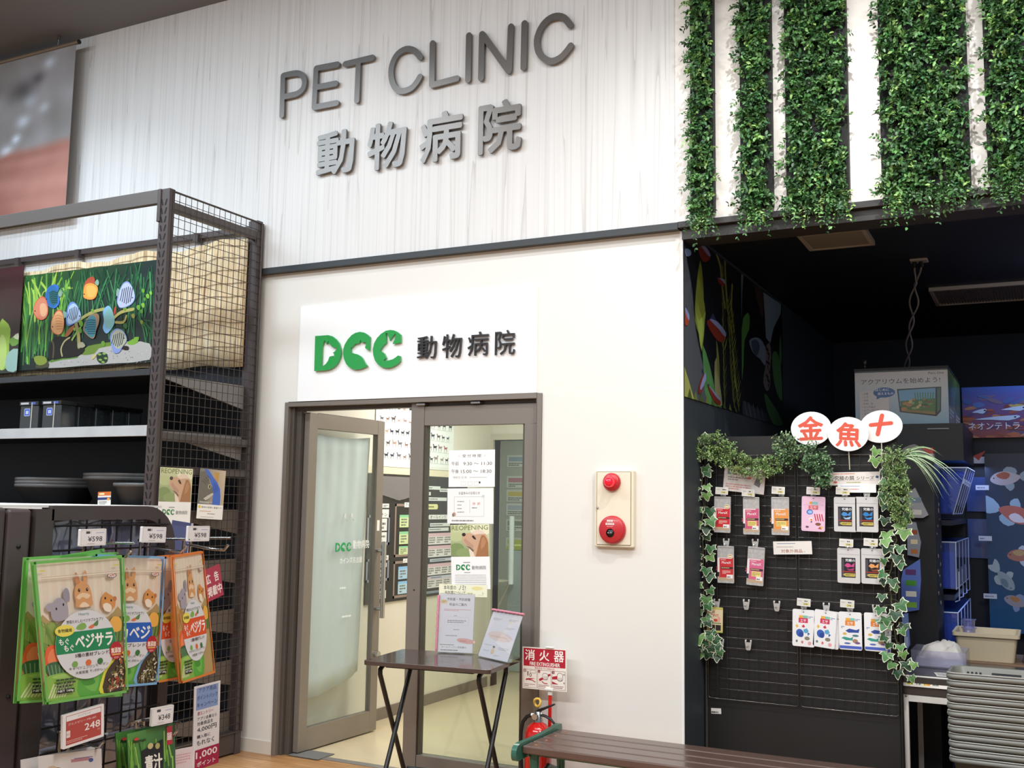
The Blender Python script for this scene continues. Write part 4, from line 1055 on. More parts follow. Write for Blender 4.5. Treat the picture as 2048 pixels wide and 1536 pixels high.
def pink(a):
    w, h = a.w, a.h
    a.rr(.04 * w, .03 * h, .92 * w, .94 * h, .008, '#ecc5dc'); a.rect(.06 * w, .75 * h, .88 * w, .01 * h, '#d3a2c0'); a.rect(.33 * w, .77 * h, .12 * w, .08 * h, '#e8a04a'); a.rect(.45 * w, .77 * h, .24 * w, .08 * h, '#8cc9c4'); a.rect(.30 * w, .62 * h, .40 * w, .12 * h, '#dc6a72'); a.txt('エサ', .36 * w, .64 * h, .28 * w, .08 * h, '#f4e4e4', .02)
    a.ell(.35 * w, .55 * h, .14 * w, .075 * h, '#4a7fd0'); a.ell(.36 * w, .55 * h, .09 * w, .045 * h, '#a8c8ee')
    for k in range(4): a.stroke([((.56 + .10 * k) * w, .49 * h), ((.585 + .10 * k) * w, .40 * h), ((.62 + .10 * k) * w, .31 * h)], .045 * w, '#c4303a')
    a.poly([(.3 * w, .36 * h), (.44 * w, .40 * h), (.5 * w, .33 * h), (.40 * w, .28 * h)], '#f4f0ee'); a.ell(.42 * w, .33 * h, .05 * w, .03 * h, '#e8883a'); a.poly([(.38 * w, .27 * h), (.46 * w, .3 * h), (.44 * w, .24 * h)], '#3a2a2a')
    a.ell(.71 * w, .21 * h, .12 * w, .045 * h, '#8a5648'); a.ell(.25 * w, .12 * h, .07 * w, .03 * h, '#6a4a6a'); a.poly([(.8 * w, .15 * h), (.86 * w, .06 * h), (.7 * w, .08 * h)], '#b05a4a'); a.ell(.86 * w, .12 * h, .04 * w, .04 * h, '#e8b84a'); a.ell(.5 * w, .94 * h, .04 * w, .015 * h, '#7a6a74')
pouch('food_pouch', 1627, 993, 44 * PXU, 66 * PXU, -.03, 'pink food pouch with red stripes, fourth pack of the upper row', 'fish food', GRP, pink, 'pouch', mat('pink_foil', '#e9c3da', .3, coat=.2), .014)
def silver(c1, c2):
    def fn(a):
        w, h = a.w, a.h
        a.rect(.05 * w, .81 * h, .9 * w, .012 * h, '#b4b2b2'); a.rect(.18 * w, .16 * h, .62 * w, .56 * h, '#1c1c22'); a.rect(.20 * w, .18 * h, .10 * w, .5 * h, '#4a4a52')
        a.txt('究極の', .36 * w, .61 * h, .42 * w, .08 * h, '#f0f0f0', .02)
        a.poly([(.32 * w, .50 * h), (.42 * w, .57 * h), (.56 * w, .55 * h), (.60 * w, .50 * h), (.76 * w, .59 * h), (.74 * w, .46 * h), (.6 * w, .47 * h), (.44 * w, .44 * h)], c1); a.poly([(.40 * w, .42 * h), (.55 * w, .40 * h), (.76 * w, .44 * h), (.7 * w, .36 * h), (.5 * w, .36 * h)], c2)
        a.rect(.2 * w, .31 * h, .6 * w, .03 * h, '#a5342f'); a.poly([(.24 * w, .24 * h), (.34 * w, .28 * h), (.78 * w, .28 * h), (.78 * w, .19 * h), (.36 * w, .19 * h)], '#c9b45c'); a.dash(.36 * w, .21 * h, .38 * w, .05 * h, 2, '#5a4f22', 3); a.ell(.48 * w, .94 * h, .035 * w, .015 * h, '#6c6a6c')
    return fn
for x, y, c1, c2, lb in ((1690, 994, '#4a8fd0', '#9cc4e8', 'white fish food pouch with light blue fish label, upper row'), (1733, 994, '#2f7fc4', '#3a8fd8', 'white fish food pouch with deep blue fish label, upper row far right'), (1697, 1096, '#d04a8a', '#a83a70', 'white fish food pouch with magenta fish label, second row'), (1745, 1097, '#e8a060', '#8a4a2a', 'white fish food pouch with orange fish label, second row far right')):
    pouch('food_pouch', x, y, 41 * PXU, 65 * PXU, -.01, lb, 'fish food', GRP, silver(c1, c2), 'pouch', SILV, .014)
def white(kind):
    def fn(a):
        w, h = a.w, a.h
        a.rr(.02 * w, .02 * h, .96 * w, .96 * h, .006, '#f2f1f1'); a.ell(.5 * w, .93 * h, .04 * w, .015 * h, '#77757a')
        q = '#d23a62' if kind == 'red' else '#ea8a3a'
        a.rect(.30 * w, .77 * h, .18 * w, .07 * h, '#efb04a'); a.rect(.48 * w, .77 * h, .22 * w, .07 * h, '#86c7b4'); a.dash(.72 * w, .76 * h, .2 * w, .07 * h, 2, '#6a86b4', 1)
        a.rect(.28 * w, .64 * h, .42 * w, .13 * h, q); a.txt('エサ', .36 * w, .66 * h, .26 * w, .08 * h, '#f8eef0', .02)
        if kind == 'red':
            a.ell(.34 * w, .36 * h, .17 * w, .11 * h, '#3a62b8', .5); a.ell(.40 * w, .32 * h, .11 * w, .07 * h, '#2a4a9a'); a.poly([(.5 * w, .46 * h), (.66 * w, .50 * h), (.74 * w, .42 * h), (.62 * w, .36 * h), (.52 * w, .39 * h)], '#5aa8d0'); a.poly([(.68 * w, .40 * h), (.80 * w, .36 * h), (.70 * w, .30 * h)], '#3a70b4')
            a.poly([(.14 * w, .55 * h), (.2 * w, .60 * h), (.28 * w, .54 * h), (.2 * w, .49 * h)], '#e8c050'); a.poly([(.42 * w, .55 * h), (.52 * w, .60 * h), (.58 * w, .53 * h), (.48 * w, .51 * h)], '#d0405a')
            a.ell(.67 * w, .23 * h, .12 * w, .05 * h, '#8a8470'); a.ell(.2 * w, .14 * h, .05 * w, .035 * h, '#7a7a80'); a.ell(.78 * w, .1 * h, .08 * w, .05 * h, '#e8a8a8'); a.ell(.45 * w, .12 * h, .05 * w, .04 * h, '#d87a70')
        else:
            a.poly([(.28 * w, .50 * h), (.45 * w, .56 * h), (.75 * w, .53 * h), (.9 * w, .57 * h), (.86 * w, .46 * h), (.66 * w, .46 * h), (.42 * w, .45 * h)], '#2f4f9c'); a.poly([(.1 * w, .30 * h), (.22 * w, .34 * h), (.5 * w, .31 * h), (.62 * w, .35 * h), (.58 * w, .25 * h), (.3 * w, .25 * h)], '#3a9a8a')
            a.ell(.25 * w, .42 * h, .09 * w, .035 * h, '#e0b860'); a.ell(.72 * w, .38 * h, .14 * w, .03 * h, '#4a7f86'); a.ell(.7 * w, .24 * h, .12 * w, .055 * h, '#a98a6a'); a.ell(.36 * w, .17 * h, .14 * w, .025 * h, '#5a74b0'); a.ell(.8 * w, .19 * h, .12 * w, .03 * h, '#7a5a8a'); a.dash(.1 * w, .56 * h, .14 * w, .06 * h, 2, '#5a80b0', 2)
            a.rect(.02 * w, .03 * h, .96 * w, .075 * h, '#4a64c0')
    return fn
for x, y, tlt, kind, lb, dy in ((1607, 1219, -.02, 'red', 'white fish food pouch with red stamp and blue fish, left of the bottom row', 0), (1660, 1222, -.09, 'red', 'white fish food pouch behind its tilted twin in the bottom row', .012), (1652, 1221, -.09, 'red', 'white fish food pouch with red stamp, tilted, second of the bottom row', 0), (1700, 1224, 0, 'blue', 'white fish food pouch with orange stamp and blue base, third of the bottom row', 0), (1760, 1228, -.05, 'blue', 'white fish food pouch peeking out behind the one at the right of the bottom row', .012), (1751, 1226, 0, 'blue', 'white fish food pouch with orange stamp and blue base, right of the bottom row', 0)):
    pouch('food_pouch', x, y, 41 * PXU, 69 * PXU, tlt, lb, 'fish food', GRP, white(kind), 'pouch', mat('white_pouch', '#efeeee', .3, coat=.2), .010, Y=PY + dy)
def onept(a):
    w, h = a.w, a.h
    a.rect(0, 0, w, h, '#d9c98a'); a.rect(0, .9 * h, w, .1 * h, '#c9c46a'); a.rect(.03 * w, .3 * h, .94 * w, .6 * h, '#e9d8b4'); a.txt('ONE', .1 * w, .76 * h, .4 * w, .1 * h, '#b8352e', .02); a.txt('POINT', .08 * w, .62 * h, .66 * w, .1 * h, '#b8352e', .02)
    a.ell(.55 * w, .48 * h, .14 * w, .06 * h, '#d0523a'); a.ell(.75 * w, .52 * h, .1 * w, .12 * h, '#e9b0a0'); a.rect(.1 * w, .34 * h, .8 * w, .05 * h, '#8a9a6a')
    a.rect(.2 * w, .08 * h, .32 * w, .22 * h, '#2a2422'); a.rect(.56 * w, .08 * h, .32 * w, .22 * h, '#2a2422'); a.rect(.0, .0, w, .05 * h, '#b4c05a')
pouch('food_card', 1430, 1214, 32 * PXU, 49 * PXU, -.02, 'small yellow card pack reading ONE POINT, bottom left beside the ivy', 'fish food', GRP, onept, 'card', mat('yellow_card', '#d9c98a', .5), .006)
# hooks: behind the packs and the empty ones
for px, py, lb in ((1447, 985, 'over the first pack of the upper row'), (1505, 986, 'over the second pack of the upper row'), (1563, 984, 'over the third pack of the upper row'), (1627, 984, 'over the pink pouch'), (1690, 985, 'over the light blue pouch'), (1734, 985, 'over the deep blue pouch'), (1453, 1083, 'over the red pack of the second row'), (1511, 1084, 'over the tilted pink pack'), (1698, 1088, 'over the magenta pouch'), (1746, 1089, 'over the orange fish pouch'), (1434, 1204, 'over the yellow card pack'), (1493, 1205, 'empty, third row left of centre'), (1554, 1208, 'empty, third row nearest the centre'), (1608, 1210, 'over the left bottom pouch'), (1653, 1212, 'over the tilted bottom pouch'), (1700, 1214, 'over the third bottom pouch'), (1752, 1216, 'over the right bottom pouch'), (1442, 1284, 'empty and askew, under the yellow card pack'), (1497, 1286, 'empty, lowest on the grid')):
    hook(px, py, 'clear grid hook ' + lb)
TG = 'shelf labels on the display grid'
for i, (x, y, lb) in enumerate(((1443, 981, 'first pack of the upper row'), (1496, 985, 'second pack of the upper row'), (1556, 980, 'third pack of the upper row'), (1626, 981, 'pink pouch'), (1685, 981, 'light blue pouch'), (1692, 1085, 'magenta pouch'), (1741, 1084, 'orange fish pouch'), (1607, 1204, 'left bottom pouch'), (1694, 1207, 'third bottom pouch'))):
    p = on(x, y, GYP - .045); w, h = .066, .037
    a = Art((p.x - w / 2, p.y, p.z - h / 2), Vector((1, 0, -.05)), Vector((.05, 0, 1)), w, h, '#e9e7e2', .004)
    a.rect(.05 * w, .1 * h, .9 * w, .8 * h, '#dcd9d2'); a.dash(.55 * w, .56 * h, .36 * w, .24 * h, 1, '#3a3a3a', 2 + i); a.dash(.1 * w, .6 * h, .36 * w, .12 * h, 1, '#9a9a96', 5); a.rect(.42 * w, .16 * h, .5 * w, .26 * h, '#ddd58a'); a.txt('298', .5 * w, .18 * h, .28 * w, .22 * h, '#4a4630', .02)
    tag(a.build('price_tag'), 'small white price tag above the ' + lb, 'price tag', TG)
# printed notices on the grid
a = sheet(('Y', GYP - .012), (1450, 930), (1532, 938), (1450, 981), '#e4dfdb'); w, h = a.w, a.h
a.rect(.02 * w, .03 * h, .96 * w, .94 * h, '#e9e4e0'); a.ell(.28 * w, .92 * h, .17 * w, .07 * h, '#e8c060')
for k, c in enumerate(('#8a9aa4', '#a4705a', '#9a86a8', '#8aa48a')): a.rect((.08 + .14 * k) * w, .66 * h, .09 * w, .22 * h, c)
a.dash(.1 * w, .42 * h, .5 * w, .18 * h, 2, '#a39d98', 3); a.ell(.62 * w, .58 * h, .05 * w, .05 * h, '#c86a5a'); a.poly([(.74 * w, .35 * h), (.8 * w, .68 * h), (.93 * w, .6 * h), (.88 * w, .25 * h)], '#77777a'); a.dash(.06 * w, .06 * h, .62 * w, .26 * h, 3, '#d99a90', 7)
tag(a.build('notice_card', GLOSS), 'laminated how-to card half hidden under the fern garland, upper left of the grid', 'notice')
a = sheet(('Y', GYP - .014), (1658, 945), (1760, 943), (1658, 971), '#ece6e0'); w, h = a.w, a.h
a.txt('究極の餌', .11 * w, .38 * h, .38 * w, .34 * h, '#2c2a2a', .012); a.txt('シリーズ', .54 * w, .40 * h, .34 * w, .28 * h, '#3a3838', .012)
a.dash(.06 * w, .82 * h, .86 * w, .1 * h, 1, '#d9705a', 3); a.rect(.1 * w, .34 * h, .8 * w, .012 * h, '#77736e'); a.dash(.34 * w, .14 * h, .54 * w, .13 * h, 1, '#a8b060', 4); a.ell(.12 * w, .24 * h, .04 * w, .08 * h, '#d8604a'); a.ell(.94 * w, .6 * h, .03 * w, .1 * h, '#2f4f86')
tag(a.build('notice_card', GLOSS), 'wide cream header card in black lettering above the white pouches', 'notice')
a = sheet(('Y', GYP - .018), (1675, 968), (1752, 968), (1672, 985), '#f8f7f6'); w, h = a.w, a.h
a.rect(.08 * w, .72 * h, .5 * w, .06 * h, '#7d96b8'); a.dash(.3 * w, .3 * h, .5 * w, .18 * h, 1, '#d3807a', 3)
tag(a.build('notice_card', PRINT), 'white slip tucked below the wide cream header card', 'notice')
a = sheet(('Y', GYP - .02), (1546, 1083), (1623, 1082), (1548, 1109), '#e9e4de'); w, h = a.w, a.h
a.rect(.1 * w, .80 * h, .48 * w, .05 * h, '#7d8ea8'); a.dash(.08 * w, .52 * h, .86 * w, .1 * h, 1, '#a89f98', 3); a.txt('対象外商品', .2 * w, .12 * h, .55 * w, .27 * h, '#a5604f', .012); a.dash(.78 * w, .14 * h, .1 * w, .08 * h, 1, '#b09a90', 4)
tag(a.build('notice_card', PRINT), 'white strip with brown lettering in the middle of the grid', 'notice')
# round goldfish signs on sticks
for cx, cy, rx, ry, ch, dy, lb in ((1622, 857, 39, 33, '金', .0, 'white oval sign with the red character for gold, left of the three'), (1696, 868, 38, 33, '魚', -.012, 'white oval sign with the red character for fish, middle and lowest'), (1762, 853, 39, 31, '十', .012, 'white oval sign with a red cross stroke, right of the three')):
    p = on(cx, cy, GYP - .024 + dy); W = rx * 2 * .00258; H = ry * 2 * .00258
    sg = thing('oval_sign', (p.x, p.y, p.z - .2), lb, 'sign', 'goldfish oval signs over the panel')
    ti = {'金': .03, '魚': -.06, '十': .1}[ch]
    m = MB(); m.prism([ellp(0, 0, W / 2, H / 2, 36, ti)], lambda x, y, d: Vector((p.x + x, p.y + d, p.z + y)), 0, .004); m.build('sign_disc', mat('white_card', '#f3f1ee', .4, var=.01), sg)
    a = Art((p.x - W / 2, p.y - .0006, p.z - H / 2), (1, 0, 0), (0, 0, 1), W, H, None)
    if ch == '十':
        a.stroke([(.26 * W, .55 * H), (.74 * W, .60 * H)], .12 * H, '#dd5a44'); a.stroke([(.53 * W, .84 * H), (.42 * W, .26 * H)], .13 * H, '#dd5a44')
    else: a.txt(ch, .2 * W, .16 * H, .6 * W, .68 * H, '#dd5a44', .03, ti)
    a.build('character', GLOSS, sg)
    MB().tube([(p.x, p.y + .006, p.z - H * .3), (p.x, GYP - .006, 1.70)], .003, 6).build('stick', mat('pale_stick', '#cfc8b8', .5), sg)
# ================================================================ greenery
import numpy as np
def leafmass(name, P, D, N, L, W, C, m, parent=None, ymax=None):
    """many small pointed leaves: P base points, D directions, N face normals, L/W sizes, C colours (sRGB 0..1)"""
    P, D, N, C = (np.asarray(q, float) for q in (P, D, N, C)); L = np.asarray(L, float)[:, None]; W = np.asarray(W, float)[:, None]
    D /= np.linalg.norm(D, axis=1)[:, None] + 1e-9
    S = np.cross(D, N); S /= np.linalg.norm(S, axis=1)[:, None] + 1e-9
    N = np.cross(S, D); n = len(P)
    V = np.stack([P, P + D * L * .35 + S * W * .5 + N * W * .12, P + D * L * .72 + S * W * .42 + N * W * .08, P + D * L - N * L * .12, P + D * L * .72 - S * W * .42 + N * W * .08, P + D * L * .35 - S * W * .5 + N * W * .12], 1).reshape(-1, 3)
    if ymax is not None: V[:, 1] = np.minimum(V[:, 1], ymax)
    off = np.array(root_of(parent).location) if parent is not None else np.array(((V[:, 0].min() + V[:, 0].max()) / 2, (V[:, 1].min() + V[:, 1].max()) / 2, V[:, 2].min()))
    V = V - off
    me = bpy.data.meshes.new(name); me.vertices.add(n * 6); me.vertices.foreach_set('co', V.astype(np.float32).ravel())
    base = (np.arange(n) * 6)[:, None]
    loops = (base[:, :, None] + np.array([[0, 1, 2, 3], [0, 3, 4, 5]])[None]).reshape(-1)
    me.loops.add(n * 8); me.loops.foreach_set('vertex_index', loops.astype(np.int32))
    me.polygons.add(n * 2); me.polygons.foreach_set('loop_start', (np.arange(n * 2) * 4).astype(np.int32))
    me.update(calc_edges=True)
    c = np.where(C <= .04045, C / 12.92, ((C + .055) / 1.055) ** 2.4)
    at = me.color_attributes.new('Col', 'FLOAT_COLOR', 'CORNER')
    at.data.foreach_set('color', np.repeat(np.concatenate([c, np.ones((n, 1))], 1), 8, 0).astype(np.float32).ravel())
    me.materials.append(m)
    o = bpy.data.objects.new(name, me); COL.objects.link(o)
    if parent is not None: o.parent = parent
    else: o.location = off
    return o
ng = np.random.default_rng(5)
GREENS = np.array([[.25, .42, .23], [.32, .49, .27], [.41, .58, .33], [.19, .34, .20], [.54, .68, .38], [.32, .48, .32]])
def sprigs(n, base_fn, lo, hi, nl, ll, droop, spread=1.0):
    """sprigs: curved stems with paired leaves; returns leaf arrays"""
    P, D, N, L, W, C = [], [], [], [], [], []
    for i in range(n):
        p, d = base_fn(); d = np.array(d); ln = ng.uniform(lo, hi); col = GREENS[ng.choice(6, p=[.28, .24, .14, .2, .06, .08])] * ng.uniform(.85, 1.15)
        q = np.array(p, float); dd = d / np.linalg.norm(d)
        side = np.cross(dd, ng.normal(size=3)); side /= np.linalg.norm(side)
        for k in range(nl):
            dd = dd + np.array((0, 0, -droop)) / nl + ng.normal(size=3) * .08; dd /= np.linalg.norm(dd)
            q = q + dd * ln / nl
            for s in (-1, 1):
                a = dd * .55 + side * s * ng.uniform(.6, 1) * spread + ng.normal(size=3) * .2
                P.append(q); D.append(a); N.append(np.array((0, -.6, .7)) + ng.normal(size=3) * .5)
                l = ll * ng.uniform(.7, 1.2); L.append(l); W.append(l * ng.uniform(.48, .62)); C.append(np.clip(col * ng.uniform(.85, 1.2), 0, 1))
            side = side * .9 + np.cross(dd, side) * .45
    return P, D, N, L, W, C

PB = mat('black_plant_backing', '#0b0d0b', .7, var=.1)
YB = UPY - .001
STR = [(1381, 1427, 'first and narrowest'), (1481, 1544, 'second'), (1572, 1697, 'third'), (1762, 1940, 'fourth and widest'), (1974, 2130, 'fifth and last')]
for i, (xa, xb, lb) in enumerate(STR):
    x0, x1 = onY(xa, 300, -.075).x, onY(xb, 300, -.075).x; z0, z1 = 2.975, 4.70
    pn = thing('plant_panel', ((x0 + x1) / 2, YB, z0), 'strip of green artificial foliage above the dark opening, %s from left' % lb, 'plant wall', 'foliage strips above the dark opening')
    box('backing', PB, x0, x1, YB - .042, YB, z0, z1, pn)
    def bf(x0=x0, x1=x1, z0=z0, z1=z1):
        x = ng.uniform(x0 + .008, x1 - .012); z = z0 + (z1 - z0) * ng.uniform(-.01, 1)
        e = 0
        if x < x0 + .02: e = -.55
        elif x > x1 - .03: e = .12
        return (x, YB - .04 - ng.uniform(0, .02), z), (e * ng.uniform(.2, 1) + ng.normal() * .38, -ng.uniform(.35, 1), ng.normal() * .6 - .15)
    n = int((x1 - x0 + .03) * (z1 - z0) * 2300)
    A = sprigs(n, bf, .03, .075, 4, .0235, .5)
    def bb(x0=x0, x1=x1, z0=z0):
        return (ng.uniform(x0, x1), YB - .045 - ng.uniform(0, .02), z0 + ng.uniform(.0, .05)), (ng.normal() * .3, -.5, -.7)
    B = sprigs(int((x1 - x0) * 110) + 4, bb, .09, .21, 8, .019, 1.2)
    leafmass('leaves', *[a + b for a, b in zip(A, B)], LEAFC, pn, UPY - .012)

# ---------------------------------------------------------------- ivy garlands on the display panel
IVY = [(0, -.02), (.16, -.16), (.46, -.24), (.40, -.02), (.56, .22), (.28, .22), (.20, .42), (.04, .62), (-.06, .62), (-.18, .40), (-.28, .22), (-.54, .2), (-.40, -.02), (-.44, -.24), (-.16, -.16)]
def ivy(name, pts, n, size, label, seed, sides=(-1, 1)):
    r = random.Random(seed)
    P = [on(x, y, GYP - .03) for x, y in pts]
    P3 = []
    for i in range(len(P) - 1):
        for k in range(6): P3.append(P[i].lerp(P[i + 1], k / 6) + Vector((r.uniform(-.006, .006), r.uniform(-.01, .006), 0)))
    P3.append(P[-1])
    g = thing(name, P3[len(P3) // 2], label, 'garland')
    m = MB(); st = MB().tube(P3, .0032, 6)
    for i in range(n):
        t = (i + .5) / n * (len(P3) - 1); k = int(t); p = P3[k].lerp(P3[min(k + 1, len(P3) - 1)], t - k)
        s = sides[i % len(sides)] ; sz = size * r.uniform(.65, 1.15)
        q = p + Vector((s * r.uniform(.018, .05), -r.uniform(.012, .04), r.uniform(-.02, .02)))
        st.tube([p, p.lerp(q, .6) + Vector((0, 0, .006)), q], .0013, 5)
        ang = -math.pi + s * r.uniform(-.2, .9); U = Vector((math.cos(ang), r.uniform(-.35, .35), math.sin(ang))).normalized()
        N = Vector((s * r.uniform(-.1, .5), -1, r.uniform(-.1, .6))).normalized(); V = N.cross(U).normalized(); U = V.cross(N)
        g1 = r.choice(['#2f5a33', '#3f7040', '#56864a', '#6f9a50', '#2a4a30'])
        def fr(x, y, d, sc=1.0): return q + U * (x * sz * sc) + V * (y * sz * sc) - N * (d - .06 * sz * (abs(x) + abs(y - .1)) * -1)
        f3 = lambda x, y, e, sc: q + U * x * sz * sc + V * (y * sz * sc + (1 - sc) * sz * .12) + N * (e - .16 * sz * (x * x + (y - .1) ** 2) * 2)
        for sc, col, e in ((1.0, '#e6e8cf', 0), (.87, g1, .0012)):
            C = f3(0, .12, e, sc); R = [f3(x, y, e, sc) for x, y in IVY]
            for a in range(len(R)): m.face([C, R[a], R[(a + 1) % len(R)]], col)
    m.build('leaves', LEAFC, g); st.build('stem', mat('ivy_stem', '#5d5a3c', .7, var=.2), g)
    return g
ivy('ivy_garland', [(1403, 868), (1400, 930), (1408, 1010), (1404, 1090), (1408, 1170), (1404, 1240), (1415, 1290), (1428, 1305)], 54, .076, 'variegated ivy garland hanging down the left edge of the black panel', 2)
ivy('ivy_garland', [(1768, 905), (1784, 950), (1790, 1010), (1792, 1080), (1780, 1150), (1785, 1230), (1795, 1300), (1812, 1350)], 48, .070, 'variegated ivy garland hanging down the right edge of the black panel', 9)
def bunch(name, label, blobs, n, ll, pal, lo=.03, hi=.07, nl=4, droop=.4):
    """bushy artificial sprigs around a line of pixel blobs (x, y, rx, ry)"""
    pts = [(on(x, y, GYP - .04), rx * .0026, ry * .0026) for x, y, rx, ry in blobs]
    g = thing(name, pts[0][0], label, 'garland')
    def bf():
        p, rx, ry = pts[ng.integers(len(pts))]; a = ng.uniform(0, 6.28); u = ng.uniform(0, .8) ** .5
        d = np.array((math.cos(a), -ng.uniform(.2, .9), math.sin(a)))
        return (p.x + rx * .75 * u * math.cos(a), p.y - ng.uniform(0, .05), p.z + ry * .75 * u * math.sin(a)), d
    A = sprigs(n, bf, lo, hi, nl, ll, droop)
    pal = np.array(pal); A = list(A); A[5] = pal[ng.integers(len(pal), size=len(A[0]))] * ng.uniform(.8, 1.2, size=(len(A[0]), 1)); A[5] = np.clip(A[5], 0, 1)
    leafmass('leaves', *A, LEAFC, g)
    tp = [p for p, _, _ in pts]
    if len(tp) > 1: MB().tube(tp, .004, 6).build('stem', mat('ivy_stem', '#5d5a3c', .7, var=.2), g)
    return g
FERN = [[.46, .58, .32], [.56, .66, .40], [.38, .50, .28], [.62, .70, .48], [.40, .55, .30]]
bunch('fern_garland', 'light green fern garland swagged along the upper left of the black panel', [(1412, 895, 24, 20), (1430, 892, 30, 26), (1450, 905, 26, 24), (1475, 922, 22, 18), (1500, 932, 20, 14), (1525, 938, 20, 13), (1545, 930, 18, 14)], 520, .011, FERN, .02, .05)
bunch('leafy_bunch', 'rounded leafy bunch hanging just left of the white oval signs', [(1572, 893, 20, 18), (1580, 905, 12, 20)], 150, .015, [[.34, .47, .32], [.46, .57, .40], [.28, .40, .27], [.60, .68, .50]], .025, .05)
bunch('leafy_bunch', 'rounded leafy bunch hanging below the oval signs, with a trailing tail', [(1630, 912, 22, 16), (1640, 928, 20, 14), (1648, 952, 5, 12)], 170, .016, [[.28, .43, .28], [.40, .54, .36], [.52, .63, .46], [.24, .37, .25]], .025, .055)
bunch('grass_bunch', 'trailing light green bunch hanging at the upper right of the black panel', [(1788, 920, 16, 26), (1797, 955, 17, 28), (1802, 995, 14, 26), (1808, 1026, 10, 20), (1784, 985, 10, 40)], 330, .011, FERN, .02, .05, 4, .9)
# spider plant
sp_ = thing('spider_plant', on(1805, 905, GYP - .06), 'spider plant with long striped arching leaves at the panel top right corner', 'plant')
m = MB(); r = random.Random(4); o0 = on(1803, 915, GYP - .06)
for i in range(34):
    a = r.uniform(-.5, math.pi + .2); ln = r.uniform(.10, .2); w = r.uniform(.005, .008)
    dx, dz = math.cos(a) + .45, abs(math.sin(a)) * .9 + .1; dy = r.uniform(-.7, .3)
    prev = None
    for k in range(8):
        t = k / 7; p = o0 + Vector((dx * ln * t, dy * ln * t - .01, dz * ln * t * 1.1 - .17 * t * t * (.6 + abs(dx) * .5)))
        S_ = Vector((-dz, .4, dx)).normalized() * (w * (1 - t ** 2) + .0006)
        cur_ = (p - S_, p - S_ * .3, p + S_ * .3, p + S_)
        if prev:
            for q, c in ((0, '#4f7a40'), (1, '#e4ead2'), (2, '#5d8a4a')): m.face([prev[q], prev[q + 1], cur_[q + 1], cur_[q]], c)
        prev = cur_
m.build('leaves', LEAFC, sp_)
# ================================================================ the dark aquarium corner
ORD = ['topmost', 'second from top', 'third from top', 'fourth from top', 'fifth from top', 'sixth from top', 'seventh from top', 'eighth from top', 'ninth from top', 'tenth from top', 'eleventh from top', 'lowest']
def traced(art, pl, ox, oy, sc):
    """outline traced on the photo, carried onto the sheet it is printed on"""
    f = onX if pl[0] == 'X' else onY
    def g(pts, c, sm=0, stroke=0):
        Q = []
        for x, y in pts:
            d = f(ox + x * sc, oy + y * sc, pl[1]) - art.O; Q.append((d.dot(art.U), d.dot(art.V)))
        if sm: Q = smooth(Q, sm, not stroke)
        if stroke: art.cpoly(strokep(Q, stroke, 4), c) if False else art.poly([(min(max(a, 0), art.w), min(max(b, 0), art.h)) for a, b in strokep(Q, stroke, 4)], c)
        else: art.poly([(min(max(a, 0), art.w), min(max(b, 0), art.h)) for a, b in Q], c)
    return g
XP = ('X', .004)
wp = thing('wall_poster', (.002, 1.13, 2.06), 'two-panel dark poster of red and blue neon fish among water plants, on the side wall', 'poster')
a = Art((.004, .012, 2.06), (0, 1, 0), (0, 0, 1), 1.133, .87, '#14171c', .004); g = traced(a, XP, 1340, 420, .3457)
g([(78, 230), (100, 300), (130, 470), (150, 700), (200, 940), (230, 1150), (80, 1080)], '#5b6068', 2)
g([(175, 290), (192, 420), (195, 520), (205, 600), (185, 820), (168, 720), (145, 640), (150, 470)], '#8f9c3c', 2); g([(145, 560), (165, 700), (182, 810), (200, 640), (205, 590), (170, 640)], '#a9c25a', 2)
g([(80, 905), (110, 990), (140, 1105), (80, 1080)], '#b9c26a'); g([(190, 780), (230, 900), (262, 1040), (300, 1150), (215, 1130), (195, 930)], '#5f9a5a', 2)
for q in ([(270, 255), (292, 330), (305, 470), (318, 560)], [(318, 300), (322, 420), (330, 520)], [(360, 440), (355, 560), (370, 700)]): g(q, '#93953f', 2, .03)
rl = random.Random(31)
for x0, x1, y0_, y1_ in ((305, 318, 330, 1120), (335, 372, 520, 1140), (352, 398, 640, 1160)):
    g([(x0, y0_), ((x0 + x1) / 2 - 4, (y0_ + y1_) / 2), (x1, y1_)], '#7c8238', 3, .014)
    for i in range(17):
        t = i / 17; xx = x0 + (x1 - x0) * t; yy = y0_ + (y1_ - y0_) * t; k = rl.uniform(.7, 1.2)
        for s_ in (-1, 1): g([(xx, yy + 20), (xx + s_ * 9 * k, yy - 10 * k), (xx + s_ * 15 * k, yy - 48 * k), (xx + s_ * 5, yy - 8)], rl.choice(['#8f9440', '#77803a', '#a4a850', '#6a7436']), 2)
g([(255, 880), (280, 870), (285, 1000), (300, 1130), (262, 1100)], '#a7ab78', 2); g([(265, 750), (280, 850), (285, 960), (272, 940)], '#8a9044', 2)
for i in range(9): g([(100 + i * 34, 1090 + i * 9), (112 + i * 33, 1030 + i * 13), (125 + i * 33, 1108 + i * 9)], ['#5a6a2e', '#7c8a40'][i % 2])
def tetra(pts_body, pts_blue, fin, c='#8f3426'):
    g(fin, '#3c3d6a', 0); g(pts_body, c, 2); g(pts_blue, '#9aa4d8', 2)
tetra([(160, 215), (200, 210), (225, 240), (230, 280), (205, 302), (180, 290), (165, 250)], [(175, 205), (205, 215), (232, 262), (222, 268), (195, 235)], [(150, 200), (185, 180), (195, 215), (165, 225)])
tetra([(270, 395), (300, 395), (315, 425), (305, 445), (285, 430)], [(282, 395), (310, 402), (318, 430), (300, 412)], [(262, 400), (280, 385), (285, 402)])
